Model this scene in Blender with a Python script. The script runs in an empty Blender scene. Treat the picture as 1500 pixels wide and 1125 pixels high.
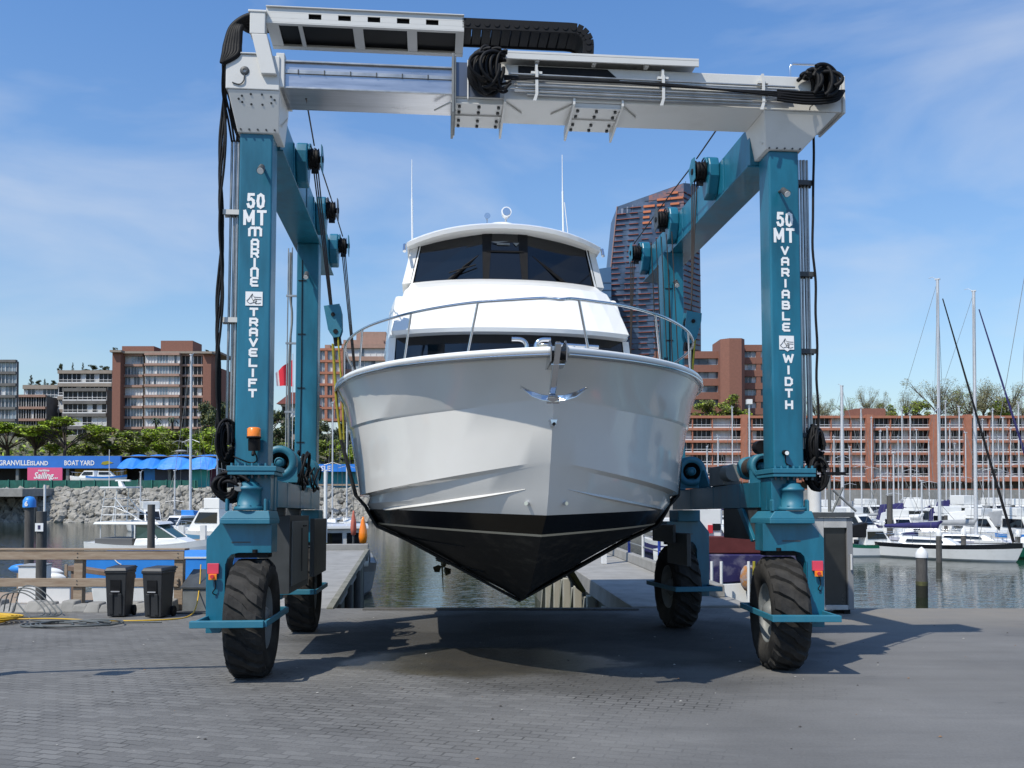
import bpy, math, random
from mathutils import Matrix, Vector, noise
R = math.radians
SC = bpy.context.scene
COL = SC.collection

# ---------------------------------------------------------------- camera, sky, sun, exposure
FOC, PCX, PCY = 1350.0, 750.0, 678.0
PITCH_YARD = math.atan(77 / FOC)
TILT = R(2.12)                       # the yard falls gently towards the water
PITCH = PITCH_YARD - TILT
YF = Matrix.Rotation(-TILT, 4, 'X')
CAM = YF @ Vector((0, 0, 1.9))
cd = bpy.data.cameras.new('camera'); cam = bpy.data.objects.new('camera', cd); COL.objects.link(cam)
cam.location = CAM; cam.rotation_euler = (R(90) + PITCH, 0, 0)
cd.sensor_width = 36; cd.lens = 36 * FOC / 1500
cd.shift_y = (PCY - 562.5) / 1500
cd.clip_start = .1; cd.clip_end = 6000
SC.camera = cam

SUN_TO = Vector((-.49, -.53, 1.0)).normalized()
wd = bpy.data.worlds.new('World'); SC.world = wd; wd.use_nodes = True
nt = wd.node_tree; N = nt.nodes; L = nt.links
bg = N['Background']; bg.inputs[1].default_value = .105
sky = N.new('ShaderNodeTexSky'); sky.sky_type = 'NISHITA'; sky.sun_disc = False
sky.sun_elevation = math.asin(SUN_TO.z)
sky.sun_rotation = math.atan2(SUN_TO.x, SUN_TO.y)
sky.air_density = 1.0; sky.dust_density = .6; sky.ozone_density = 1.0
tc = N.new('ShaderNodeTexCoord')
mp = N.new('ShaderNodeMapping'); mp.inputs['Scale'].default_value = (1.3, 1.3, 4.2); mp.inputs['Rotation'].default_value = (0, .12, .3)
nz = N.new('ShaderNodeTexNoise'); nz.inputs['Scale'].default_value = 2.0; nz.inputs['Detail'].default_value = 7; nz.inputs['Roughness'].default_value = .52; nz.inputs['Distortion'].default_value = .35
cr = N.new('ShaderNodeValToRGB'); cr.color_ramp.elements[0].position = .44; cr.color_ramp.elements[1].position = .8
cr.color_ramp.elements[0].color = (0, 0, 0, 1); cr.color_ramp.elements[1].color = (.62, .62, .62, 1)
mx = N.new('ShaderNodeMixRGB'); mx.inputs[2].default_value = (6.6, 7.2, 8.2, 1)
L.new(tc.outputs['Generated'], mp.inputs[0]); L.new(mp.outputs[0], nz.inputs[0]); L.new(nz.outputs[0], cr.inputs[0])
# clear spring air: bluer towards the top than the bare sky model
tint = N.new('ShaderNodeMixRGB'); tint.blend_type = 'MULTIPLY'; tint.inputs[0].default_value = 1
sep = N.new('ShaderNodeSeparateXYZ'); L.new(tc.outputs['Generated'], sep.inputs[0])
tr_ = N.new('ShaderNodeValToRGB'); L.new(sep.outputs[2], tr_.inputs[0])
te = tr_.color_ramp.elements; te[0].position = 0.0; te[0].color = (.98, 1.06, 1.14, 1); te[1].position = .6; te[1].color = (.84, 1.40, 1.98, 1)
for p_, c_ in ((.12, (1.14, 1.27, 1.38)), (.3, (1.14, 1.42, 1.68))):
    e_ = te.new(p_); e_.color = (*c_, 1)
L.new(sky.outputs[0], tint.inputs[1]); L.new(tr_.outputs[0], tint.inputs[2])
L.new(cr.outputs[0], mx.inputs[0]); L.new(tint.outputs[0], mx.inputs[1]); L.new(mx.outputs[0], bg.inputs[0])
sl = bpy.data.lights.new('sun', 'SUN'); sl.energy = 4.7; sl.angle = R(.5); sl.color = (1, .94, .83)
so = bpy.data.objects.new('sun', sl); COL.objects.link(so); so.location = (-30, -30, 60)
so.rotation_euler = SUN_TO.to_track_quat('Z', 'Y').to_euler()
vs = SC.view_settings
SC.display_settings.display_device = 'sRGB'
vs.view_transform = 'Standard'; vs.look = 'None'; vs.exposure = 0.0; vs.gamma = 1; vs.use_curve_mapping = False
SC.cycles.max_bounces = 6; SC.cycles.transparent_max_bounces = 8

# ---------------------------------------------------------------- helpers
def ray(px, py, p):
    x = (px - PCX) / FOC; u = (PCY - py) / FOC
    return Vector((x, math.cos(p) - math.sin(p) * u, math.sin(p) + math.cos(p) * u))
def W(px, py, Y):
    "world point seen at photo pixel px,py and world depth Y"
    d = ray(px, py, PITCH); return CAM + d * ((Y - CAM.y) / d.y)
def WX(px, Y): return W(px, 705, Y).x
def WZ(py, Y): return W(750, py, Y).z
def YG(px, py, z=0):
    "yard-frame point on height z seen at photo pixel"
    d = ray(px, py, PITCH_YARD); t = (z - 1.9) / d.z
    return Vector((0, 0, 1.9)) + d * t
GL = YG(372, 988); GR = YG(1148, 980); OL = (GL + GR) / 2
YAW = R(5)
LF = YF @ Matrix.Translation(OL) @ Matrix.Rotation(YAW, 4, 'Z')      # frame of the boat hoist
BF = LF @ Matrix.Translation((.1, -2.64, 0))                        # frame of the yacht (bow at 0, stern +y)
WFm = Matrix.Identity(4)
DZ = -.70                                                          # level of the finger piers
ow = YF @ OL
PF = Matrix.Translation((ow.x, ow.y, DZ)) @ Matrix.Rotation(YAW, 4, 'Z')   # frame of the finger piers

def srgb(r, g, b):
    f = lambda c: (c / 255) / 12.92 if c <= 10 else ((c / 255 + .055) / 1.055) ** 2.4
    return (f(r), f(g), f(b))
def mat(name, col, rough=.5, metal=0, var=0, scale=4, bump=0, bscale=None, coat=0, emit=0, spec=None, col2=None, stretch=None, detail=5, thr=None, bdist=.02):
    m = bpy.data.materials.new(name); m.use_nodes = True
    n = m.node_tree.nodes; l = m.node_tree.links; b = n['Principled BSDF']
    b.inputs['Base Color'].default_value = (*col, 1); b.inputs['Roughness'].default_value = rough; b.inputs['Metallic'].default_value = metal
    if coat: b.inputs['Coat Weight'].default_value = coat; b.inputs['Coat Roughness'].default_value = .05
    if spec is not None: b.inputs['Specular IOR Level'].default_value = spec
    if emit: b.inputs['Emission Color'].default_value = (*col, 1); b.inputs['Emission Strength'].default_value = emit
    if var or bump or col2:
        t = n.new('ShaderNodeTexCoord'); mpn = n.new('ShaderNodeMapping'); l.new(t.outputs['Object'], mpn.inputs[0])
        if stretch: mpn.inputs['Scale'].default_value = stretch
    if var or col2:
        z = n.new('ShaderNodeTexNoise'); z.inputs['Scale'].default_value = scale; z.inputs['Detail'].default_value = detail; z.inputs['Roughness'].default_value = .6
        l.new(mpn.outputs[0], z.inputs[0])
        r = n.new('ShaderNodeValToRGB'); e = r.color_ramp.elements
        e[0].position, e[1].position = thr or (.3, .72)
        c2 = col2 or tuple(min(1, c * (1 + var)) for c in col); c1 = col if col2 else tuple(c * (1 - var) for c in col)
        e[0].color = (*c1, 1); e[1].color = (*c2, 1)
        l.new(z.outputs[0], r.inputs[0]); l.new(r.outputs[0], b.inputs['Base Color'])
        mr = n.new('ShaderNodeMapRange'); mr.inputs[3].default_value = max(0, rough - .1); mr.inputs[4].default_value = min(1, rough + .12)
        l.new(z.outputs[0], mr.inputs[0]); l.new(mr.outputs[0], b.inputs['Roughness'])
    if bump:
        z2 = n.new('ShaderNodeTexNoise'); z2.inputs['Scale'].default_value = bscale or scale * 3; z2.inputs['Detail'].default_value = 4
        l.new(mpn.outputs[0], z2.inputs[0])
        bn = n.new('ShaderNodeBump'); bn.inputs['Strength'].default_value = bump; bn.inputs['Distance'].default_value = bdist
        l.new(z2.outputs[0], bn.inputs['Height']); l.new(bn.outputs[0], b.inputs['Normal'])
    return m

TEAL = mat('teal_paint', (.007, .118, .185), .36, var=.34, scale=1.9, stretch=(1.6, 1.6, .35), bump=.05, bscale=9, coat=.15)
TEALS = mat('teal_paint_worn', (.016, .14, .215), .5, var=.3, scale=7, col2=(.035, .17, .23), thr=(.35, .9))
WHITE = mat('white_steel', (.58, .575, .55), .42, var=.06, scale=2, bump=.03, bscale=12, col2=(.49, .48, .45), thr=(.5, .95))
ALU = mat('brushed_steel', (.42, .43, .46), .3, metal=.85, var=.2, scale=1.5, stretch=(.7, 6, 6), bump=.05, bscale=5)
STEEL = mat('stainless', (.62, .63, .65), .14, metal=1)
PIPE = mat('hydraulic_pipe', (.40, .40, .39), .34, metal=.75, var=.2, scale=5)
BLK = mat('black_rubber', (.008, .008, .009), .6, var=.4, scale=9, bump=.1, spec=.2)
TYRE = mat('tyre_rubber', (.018, .0175, .017), .85, spec=.25, col2=(.062, .058, .053), scale=3.5, thr=(.42, .85), bump=.25, bscale=22)
DKG = mat('dark_grey_steel', (.05, .055, .058), .5, var=.3, scale=3)
MIDG = mat('grey_steel', (.17, .18, .18), .5, var=.2, scale=3)
HULLW = mat('white_gelcoat', (.66, .645, .61), .13, coat=.4, col2=(.61, .595, .56), scale=.9, thr=(.35, .8))
CABW = mat('white_cabin_gelcoat', (.80, .80, .78), .3, coat=.25)
BOOT = mat('black_boot_top', (.006, .006, .007), .22, coat=.2)
ANTIF = mat('black_antifouling', (.010, .011, .012), .55, col2=(.06, .055, .045), scale=4.5, thr=(.5, .85), stretch=(1, 1, 2.5), bump=.12, bscale=14)
CREAM = mat('cream_stripe', (.52, .47, .36), .35)
GLASSD = mat('dark_glass', (.004, .005, .007), .05, spec=.5, coat=.15)
GLASSB = mat('blue_glass', (.03, .07, .14), .1, spec=.9, col2=(.09, .15, .24), scale=1.1)
LETTER = mat('white_lettering', (.78, .78, .77), .5)
ORANGE = mat('orange_lens', (.85, .22, .01), .25, coat=.4)
LAMPW = mat('lamp_lens', (.75, .76, .74), .12, coat=.6)
ROPE = mat('wire_rope', (.035, .028, .025), .6, metal=.3)
YEL = mat('yellow_strap', (.30, .26, .02), .8, var=.2, scale=20)
RED = mat('red_paint', (.55, .03, .04), .5)
WOOD = mat('weathered_wood', (.23, .16, .105), .8, col2=(.34, .27, .2), scale=3, stretch=(1, 8, 8), bump=.3, bscale=12)
CONC = mat('concrete', (.30, .29, .27), .85, col2=(.20, .195, .18), scale=1.6, thr=(.3, .75), bump=.3, bscale=14)
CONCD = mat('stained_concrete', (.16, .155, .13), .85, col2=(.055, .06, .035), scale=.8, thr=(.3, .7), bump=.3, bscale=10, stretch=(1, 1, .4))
TIMBER = mat('dark_piling_timber', (.052, .048, .044), .85, col2=(.1, .095, .088), scale=4, stretch=(4, 4, .6), bump=.3)
BINP = mat('black_bin_plastic', (.022, .023, .025), .48, var=.15, scale=4, bump=.06)
BLUEP = mat('bright_blue_paint', (.03, .23, .66), .4, var=.12, scale=1.2)
WBOAT = mat('white_boat_paint', (.72, .72, .70), .3, coat=.3, col2=(.6, .6, .57), scale=2, thr=(.5, .9))
NAVY = mat('navy_canvas', (.02, .018, .10), .85, var=.3, scale=3, bump=.3)
GREENH = mat('green_hull_paint', (.01, .12, .07), .3, coat=.3, var=.1)
BROWNH = mat('maroon_hull_paint', (.10, .02, .018), .4, var=.15)
PURPH = mat('violet_hull_paint', (.022, .018, .075), .4, col2=(.16, .15, .20), scale=1.6, thr=(.5, .66), detail=6)
GREYC = mat('grey_canvas', (.28, .29, .3), .85, var=.15, scale=2)
WCANV = mat('white_canvas', (.66, .66, .65), .8, var=.08, scale=2)
MASTM = mat('mast_aluminium', (.62, .62, .63), .4, metal=.35, var=.06)
BRICK = mat('red_brick', (.215, .098, .070), .85, var=.14, scale=2, detail=8)
BRICKO = mat('orange_brick', (.36, .145, .09), .85, var=.15, scale=1.2, detail=8)
BRICKP = mat('pale_brick', (.33, .21, .165), .85, var=.12, scale=1)
STUCCO = mat('concrete_facade', (.27, .23, .19), .85, var=.12, scale=.8)
STUCCOD = mat('dark_concrete_facade', (.13, .125, .12), .85, var=.2, scale=.6)
RAILW = mat('white_balcony_rail', (.6, .6, .6), .5)
GLASSF = mat('apartment_glass', (.04, .06, .085), .2, spec=.5, col2=(.30, .37, .42), scale=.16, thr=(.45, .6), detail=2)
GLASSK = mat('dark_apartment_glass', (.008, .010, .013), .3, spec=.3, col2=(.05, .06, .07), scale=.35, thr=(.5, .75))
CURTW = mat('white_blinds', (.56, .57, .57), .7, var=.08, scale=1)
ROCK = mat('riprap_rock', (.36, .34, .30), .9, col2=(.16, .15, .125), scale=.7, thr=(.3, .75), bump=.5, bscale=3, bdist=.2)
BARK = mat('bark', (.07, .05, .038), .9, var=.3, scale=3)
TARP = mat('blue_tarp', (.02, .2, .68), .45, var=.15, scale=.4, bump=.3, bscale=1.2, bdist=.2)
def leafmat(n, c, c2): return mat(n, c, .6, col2=c2, scale=.5, thr=(.35, .7))
LEAFG = leafmat('bright_leaves', (.22, .33, .012), (.36, .46, .03))
LEAFO = leafmat('olive_leaves', (.10, .12, .03), (.20, .20, .07))
LEAFD = leafmat('dark_leaves', (.012, .028, .010), (.03, .055, .018))
LEAFB = leafmat('budding_twigs', (.19, .17, .09), (.30, .29, .15))

class MB:
    def __init__(s): s.v = []; s.f = []; s.m = []; s.s = []
    def add(s, vs_, fs, m=0, smooth=False):
        o = len(s.v); s.v += [Vector(p) for p in vs_]
        for f in fs: s.f.append([i + o for i in f]); s.m.append(m); s.s.append(smooth)
        return s
    def box(s, x0, x1, y0, y1, z0, z1, m=0, mx=None):
        v = [Vector((x, y, z)) for z in (z0, z1) for y in (y0, y1) for x in (x0, x1)]
        if mx is not None: v = [mx @ p for p in v]
        return s.add(v, [(0, 2, 3, 1), (4, 5, 7, 6), (0, 1, 5, 4), (2, 6, 7, 3), (0, 4, 6, 2), (1, 3, 7, 5)], m)
    def hexa(s, b, t, m=0):
        "b,t: four bottom and four top corners, counter-clockwise from above"
        return s.add(list(b) + list(t), [(3, 2, 1, 0), (4, 5, 6, 7), (0, 1, 5, 4), (1, 2, 6, 5), (2, 3, 7, 6), (3, 0, 4, 7)], m)
    def prism(s, pts, a0, a1, axis='y', m=0):
        "2-D outline extruded along axis; pts are (x,z) for y, (y,z) for x, (x,y) for z"
        def P(p, a): return {'y': (p[0], a, p[1]), 'x': (a, p[0], p[1]), 'z': (p[0], p[1], a)}[axis]
        n = len(pts); v = [P(p, a0) for p in pts] + [P(p, a1) for p in pts]
        ar = sum(pts[i][0] * pts[(i + 1) % n][1] - pts[(i + 1) % n][0] * pts[i][1] for i in range(n))
        fw = (ar > 0) == (axis in 'xz')
        f0 = list(range(n)); f1 = [i + n for i in range(n)]
        fs = [f0[::-1] if fw else f0, f1 if fw else f1[::-1]]
        for i in range(n):
            j = (i + 1) % n; q = (i, j, j + n, i + n); fs.append(q if fw else q[::-1])
        return s.add(v, fs, m)
    def cyl(s, p0, p1, r0, r1=None, n=12, m=0, caps=True, smooth=True):
        p0 = Vector(p0); p1 = Vector(p1); r1 = r0 if r1 is None else r1
        d = (p1 - p0).normalized(); a = d.orthogonal().normalized(); b = d.cross(a)
        c = [(math.cos(2 * math.pi * i / n), math.sin(2 * math.pi * i / n)) for i in range(n)]
        A = [p0 + (a * x + b * y) * r0 for x, y in c]; B = [p1 + (a * x + b * y) * r1 for x, y in c]
        s.add(A + B, [(i, (i + 1) % n, (i + 1) % n + n, i + n) for i in range(n)], m, smooth)
        if caps:
            if r0 > 0: s.add(A, [tuple(range(n))[::-1]], m)
            if r1 > 0: s.add(B, [tuple(range(n))], m)
        return s
    def tube(s, pts, r, n=6, m=0, close=False, caps=True):
        pts = [Vector(p) for p in pts]; k = len(pts); rs = r if isinstance(r, (list, tuple)) else [r] * k
        rings = []; prev = None
        for i, p in enumerate(pts):
            if close: d = pts[(i + 1) % k] - pts[i - 1]
            else: d = pts[min(i + 1, k - 1)] - pts[max(i - 1, 0)]
            if d.length < 1e-9: d = Vector((0, 0, 1))
            d.normalize()
            a = d.orthogonal().normalized() if prev is None else (prev - d * prev.dot(d)).normalized()
            prev = a; b = d.cross(a)
            rings.append([p + (a * math.cos(2 * math.pi * j / n) + b * math.sin(2 * math.pi * j / n)) * rs[i] for j in range(n)])
        v = [q for rg in rings for q in rg]; fs = []
        for i in range(k if close else k - 1):
            i2 = (i + 1) % k
            for j in range(n): fs.append((i * n + j, i * n + (j + 1) % n, i2 * n + (j + 1) % n, i2 * n + j))
        s.add(v, fs, m, True)
        if caps and not close: s.add(rings[0], [tuple(range(n))[::-1]], m); s.add(rings[-1], [tuple(range(n))], m)
        return s
    def lathe(s, prof, o, ax, n=24, m=0, up=None):
        "profile (radius, distance along axis)"
        o = Vector(o); d = Vector(ax).normalized(); a = d.orthogonal().normalized(); b = d.cross(a); k = len(prof)
        v = [o + d * h + (a * math.cos(2 * math.pi * j / n) + b * math.sin(2 * math.pi * j / n)) * r for r, h in prof for j in range(n)]
        fs = [(i * n + j, i * n + (j + 1) % n, (i + 1) * n + (j + 1) % n, (i + 1) * n + j) for i in range(k - 1) for j in range(n)]
        return s.add(v, fs, m, True)
    def ball(s, c, r, n=8, m=0, sz=(1, 1, 1)):
        c = Vector(c); k = n // 2 + 1; v = []
        for i in range(k):
            t = math.pi * i / (k - 1)
            for j in range(n): v.append(c + Vector((math.sin(t) * math.cos(2 * math.pi * j / n) * r * sz[0], math.sin(t) * math.sin(2 * math.pi * j / n) * r * sz[1], math.cos(t) * r * sz[2])))
        fs = [(i * n + j, (i + 1) * n + j, (i + 1) * n + (j + 1) % n, i * n + (j + 1) % n) for i in range(k - 1) for j in range(n)]
        return s.add(v, fs, m, True)
    def text(s, body, size, mx, m=0, depth=.004, wid=1.0, bold=0, align='CENTER', shear=0):
        c = bpy.data.curves.new('t', 'FONT'); c.body = body; c.size = size; c.align_x = align; c.extrude = depth; c.offset = bold; c.resolution_u = 2; c.shear = shear
        o = bpy.data.objects.new('t', c); COL.objects.link(o); bpy.context.view_layer.update()
        me = bpy.data.meshes.new_from_object(o.evaluated_get(bpy.context.evaluated_depsgraph_get()))
        v = [mx @ Vector((p.co.x * wid, p.co.y, p.co.z)) for p in me.vertices]
        s.add(v, [tuple(p.vertices) for p in me.polygons], m)
        bpy.data.objects.remove(o); bpy.data.meshes.remove(me); bpy.data.curves.remove(c)
        return s
    def build(s, name, mats, parent=None, frame=None, base=(0, 0, 0), bevel=0, seg=2, sub=0):
        off = Vector(parent['off']) if parent is not None else Vector(base)
        me = bpy.data.meshes.new(name)
        me.from_pydata([tuple(p - off) for p in s.v], [], s.f)
        mats = mats if isinstance(mats, (list, tuple)) else [mats]
        for q in mats: me.materials.append(q)
        me.polygons.foreach_set('material_index', s.m); me.polygons.foreach_set('use_smooth', s.s); me.update()
        o = bpy.data.objects.new(name, me); COL.objects.link(o)
        if parent is not None: o.parent = parent
        else: o.matrix_world = (frame or WFm) @ Matrix.Translation(off)
        o['off'] = tuple(off)
        if bevel:
            b = o.modifiers.new('b', 'BEVEL'); b.width = bevel; b.segments = seg; b.limit_method = 'ANGLE'; b.angle_limit = R(40); b.harden_normals = False
        return o
def tag(o, label=None, cat=None, group=None, kind=None):
    if label: o['label'] = label
    if cat: o['category'] = cat
    if group: o['group'] = group
    if kind: o['kind'] = kind
    return o
def thing(name, label, cat, frame=WFm, base=(0, 0, 0), group=None):
    e = bpy.data.objects.new(name, None); COL.objects.link(e); e.empty_display_size = .3
    e.matrix_world = frame @ Matrix.Translation(Vector(base)); e['off'] = tuple(base)
    return tag(e, label, cat, group)
def arc(c, r, a0, a1, n, plane='xz'):
    o = []
    for i in range(n + 1):
        a = R(a0 + (a1 - a0) * i / n); u, w = r * math.cos(a), r * math.sin(a)
        o.append(Vector(c) + (Vector((u, 0, w)) if plane == 'xz' else Vector((0, u, w)) if plane == 'yz' else Vector((u, w, 0))))
    return o
def sm(pts, k=6):
    "Catmull-Rom through points"
    p = [Vector(q) for q in pts]; o = []
    for i in range(len(p) - 1):
        a, b, c, d = p[max(i - 1, 0)], p[i], p[i + 1], p[min(i + 2, len(p) - 1)]
        for j in range(k):
            t = j / k; o.append(.5 * ((2 * b) + (c - a) * t + (2 * a - 5 * b + 4 * c - d) * t * t + (3 * b - a - 3 * c + d) * t ** 3))
    return o + [p[-1]]
def copy_tree(o, parent=None):
    c = o.copy(); COL.objects.link(c)
    if parent is not None: c.parent = parent
    for ch in list(o.children): copy_tree(ch, c)
    return c
# ---------------------------------------------------------------- the ground
def paver_mat():
    m = bpy.data.materials.new('yard_pavers'); m.use_nodes = True
    n = m.node_tree.nodes; l = m.node_tree.links; b = n['Principled BSDF']
    t = n.new('ShaderNodeTexCoord')
    def noise_(sc, det=5, ro=.6, st=None):
        z = n.new('ShaderNodeTexNoise'); z.inputs['Scale'].default_value = sc; z.inputs['Detail'].default_value = det; z.inputs['Roughness'].default_value = ro
        if st:
            q = n.new('ShaderNodeMapping'); q.inputs['Scale'].default_value = st; l.new(t.outputs['Object'], q.inputs[0]); l.new(q.outputs[0], z.inputs[0])
        else: l.new(t.outputs['Object'], z.inputs[0])
        return z.outputs[0]
    def ramp(s, a, b_, c0=(0, 0, 0), c1=(1, 1, 1)):
        r = n.new('ShaderNodeValToRGB'); e = r.color_ramp.elements; e[0].position = a; e[1].position = b_; e[0].color = (*c0, 1); e[1].color = (*c1, 1); l.new(s, r.inputs[0]); return r.outputs[0]
    def mixc(f, a, b_, mode='MIX'):
        q = n.new('ShaderNodeMixRGB'); q.blend_type = mode
        for i, v in ((0, f), (1, a), (2, b_)):
            if isinstance(v, (int, float)): q.inputs[i].default_value = v
            elif isinstance(v, tuple): q.inputs[i].default_value = (*v, 1)
            else: l.new(v, q.inputs[i])
        return q.outputs[0]
    def math_(op, a, b_=0.0, clamp=False):
        q = n.new('ShaderNodeMath'); q.operation = op; q.use_clamp = clamp
        for i, v in enumerate((a, b_)):
            if isinstance(v, (int, float)): q.inputs[i].default_value = v
            else: l.new(v, q.inputs[i])
        return q.outputs[0]
    base = ramp(noise_(.35), .3, .75, (.116, .115, .113), (.188, .186, .182))
    fine = ramp(noise_(38, 3), .2, .8, (.86, .86, .86), (1.12, 1.12, 1.12))
    # interlocking pavers: slightly wavy brick courses
    mpn = n.new('ShaderNodeMapping'); mpn.inputs['Rotation'].default_value = (0, 0, R(18)); l.new(t.outputs['Object'], mpn.inputs[0])
    wob = n.new('ShaderNodeTexNoise'); wob.inputs['Scale'].default_value = 7; l.new(t.outputs['Object'], wob.inputs[0])
    add = n.new('ShaderNodeMixRGB'); add.blend_type = 'ADD'; add.inputs[0].default_value = .035; l.new(mpn.outputs[0], add.inputs[1]); l.new(wob.outputs['Color'], add.inputs[2])
    br = n.new('ShaderNodeTexBrick'); br.inputs['Scale'].default_value = 1; br.inputs['Brick Width'].default_value = .225; br.inputs['Row Height'].default_value = .115
    br.inputs['Mortar Size'].default_value = .0105; br.inputs['Mortar Smooth'].default_value = .35; br.inputs['Bias'].default_value = 0
    br.inputs['Color1'].default_value = (.85, .85, .85, 1); br.inputs['Color2'].default_value = (1.12, 1.12, 1.11, 1); br.inputs['Mortar'].default_value = (.98, .98, .98, 1)
    l.new(add.outputs[0], br.inputs[0])
    # joints open and dark in some areas, filled with sand and worn flush in others
    sx = n.new('ShaderNodeSeparateXYZ'); l.new(t.outputs['Object'], sx.inputs[0])
    def blob(cx, cy, rx, ry, soft, nse):
        a = math_('DIVIDE', math_('SUBTRACT', sx.outputs[0], cx), rx); b2 = math_('DIVIDE', math_('SUBTRACT', sx.outputs[1], cy), ry)
        d = math_('SQRT', math_('ADD', math_('MULTIPLY', a, a), math_('MULTIPLY', b2, b2)))
        d = math_('ADD', d, math_('MULTIPLY', math_('SUBTRACT', noise_(nse, 4), .5), .9))
        return ramp(d, 1 - soft, 1 + soft, (1, 1, 1), (0, 0, 0))
    jn = math_('MULTIPLY', ramp(noise_(.6, 4), .40, .62, (.10, .10, .10), (1, 1, 1)), ramp(noise_(2.7, 4), .3, .62, (.25, .25, .25), (1, 1, 1)))
    lm = math_('ADD', math_('MULTIPLY', sx.outputs[0], .26), math_('MULTIPLY', math_('SUBTRACT', sx.outputs[1], 9.0), -.10)); leftish = ramp(math_('ADD', lm, math_('MULTIPLY', math_('SUBTRACT', noise_(.5, 4), .5), 1.1)), .0, .55, (1, 1, 1), (.05, .05, .05))
    core = blob(.0, 10.3, 4.2, 1.5, .35, .7)
    jm = math_('MULTIPLY', math_('MULTIPLY', br.outputs['Fac'], jn), leftish)
    jm = math_('MAXIMUM', math_('MULTIPLY', jm, .95), math_('MULTIPLY', math_('MULTIPLY', br.outputs['Fac'], core), math_('MULTIPLY', jn, .95)))
    c = mixc(1.0, base, fine, 'MULTIPLY'); c = mixc(leftish, c, mixc(1.0, c, br.outputs['Color'], 'MULTIPLY'))
    c = mixc(jm, c, (.018, .018, .017))
    # long faint tyre smears and rain stains
    sm_ = ramp(noise_(1.0, 5, .65, (.16, 1.3, 1)), .48, .75); c = mixc(math_('MULTIPLY', sm_, .38), c, (.058, .058, .060))
    pale = ramp(noise_(.9, 4, .6, (.4, 1.1, 1)), .55, .8); c = mixc(math_('MULTIPLY', pale, .35), c, (.20, .198, .19))
    # tan silty band along the dock edge on the right
    tan = math_('MULTIPLY', ramp(math_('ADD', sx.outputs[1], math_('MULTIPLY', noise_(.5), 1.8)), .0, 1.0), 1)
    mr = n.new('ShaderNodeMapRange'); mr.inputs[1].default_value = 15.6; mr.inputs[2].default_value = 18.4; l.new(math_('ADD', sx.outputs[1], math_('MULTIPLY', noise_(.6, 4), 1.5)), mr.inputs[0])
    mr2 = n.new('ShaderNodeMapRange'); mr2.inputs[1].default_value = 3.5; mr2.inputs[2].default_value = 6; l.new(sx.outputs[0], mr2.inputs[0])
    tanm = math_('MULTIPLY', math_('MULTIPLY', mr.outputs[0], mr2.outputs[0]), ramp(noise_(1.6, 5), .25, .7, (.45, .45, .45), (1, 1, 1)))
    c = mixc(tanm, c, (.215, .195, .165))
    # muddy wet patch dripped from the bow
    wet = blob(-.35, 12.2, 2.1, 1.35, .22, .9); wet2 = blob(.9, 10.6, 2.2, 1.0, .5, 2.2)
    c = mixc(math_('MULTIPLY', wet, .92), c, ramp(noise_(2.2, 6), .3, .7, (.042, .038, .026), (.088, .078, .056)))
    c = mixc(math_('MULTIPLY', wet2, .45), c, (.045, .044, .041)); wet_shade = blob(.9, 14.8, 4.6, 4.0, .3, .5); c = mixc(math_('MULTIPLY', wet_shade, .82), c, (.035, .034, .032)); patch_ = ramp(noise_(.22, 2), .50, .56); c = mixc(math_('MULTIPLY', patch_, .22), c, (.185, .18, .17)); oil = ramp(noise_(1.3, 3), .68, .74); c = mixc(math_('MULTIPLY', oil, .5), c, (.045, .044, .042)); spk = ramp(noise_(11, 2), .74, .78); c = mixc(math_('MULTIPLY', spk, .5), c, (.30, .29, .27))  # wide oval is wet paving, painted darker still to deepen the ground shadows
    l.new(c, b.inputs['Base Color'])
    rg = mixc(math_('MAXIMUM', wet, math_('MULTIPLY', wet2, .5)), ramp(noise_(3), .2, .8, (.74, .74, .74), (.92, .92, .92)), (.34, .34, .34)); l.new(rg, b.inputs['Roughness']); b.inputs['Specular IOR Level'].default_value = .14
    h = math_('SUBTRACT', math_('MULTIPLY', noise_(30, 3), .35), math_('MULTIPLY', math_('MULTIPLY', br.outputs['Fac'], leftish), 1.0))
    h = math_('ADD', h, math_('MULTIPLY', noise_(1.5, 3), .5))
    bn = n.new('ShaderNodeBump'); bn.inputs['Strength'].default_value = .55; bn.inputs['Distance'].default_value = .012; l.new(h, bn.inputs['Height']); l.new(bn.outputs[0], b.inputs['Normal'])
    return m
YEDGE = 19.05
mb = MB()
nx = 24
xs = [-40 + 80 * i / nx for i in range(nx + 1)]
mb.box(-42, 42, -30, YEDGE, -.5, 0)
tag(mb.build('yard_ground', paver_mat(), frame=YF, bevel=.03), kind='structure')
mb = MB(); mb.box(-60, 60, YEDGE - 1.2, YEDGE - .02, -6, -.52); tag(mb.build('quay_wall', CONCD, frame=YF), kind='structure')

wm = bpy.data.materials.new('harbour_water'); wm.use_nodes = True
n = wm.node_tree.nodes; l = wm.node_tree.links; b = n['Principled BSDF']
b.inputs['Base Color'].default_value = (.012, .018, .009, 1); b.inputs['Roughness'].default_value = .05; b.inputs['IOR'].default_value = 1.33; b.inputs['Specular IOR Level'].default_value = .8
t = n.new('ShaderNodeTexCoord'); mpn = n.new('ShaderNodeMapping'); mpn.inputs['Scale'].default_value = (.5, 1.4, 1); l.new(t.outputs['Object'], mpn.inputs[0])
z = n.new('ShaderNodeTexNoise'); z.inputs['Scale'].default_value = 2.0; z.inputs['Detail'].default_value = 3; z.inputs['Roughness'].default_value = .5; l.new(mpn.outputs[0], z.inputs[0])
bn = n.new('ShaderNodeBump'); bn.inputs['Strength'].default_value = .4; bn.inputs['Distance'].default_value = .05; l.new(z.outputs[0], bn.inputs['Height']); l.new(bn.outputs[0], b.inputs['Normal'])
ZW = CAM.z - 5.0
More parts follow.
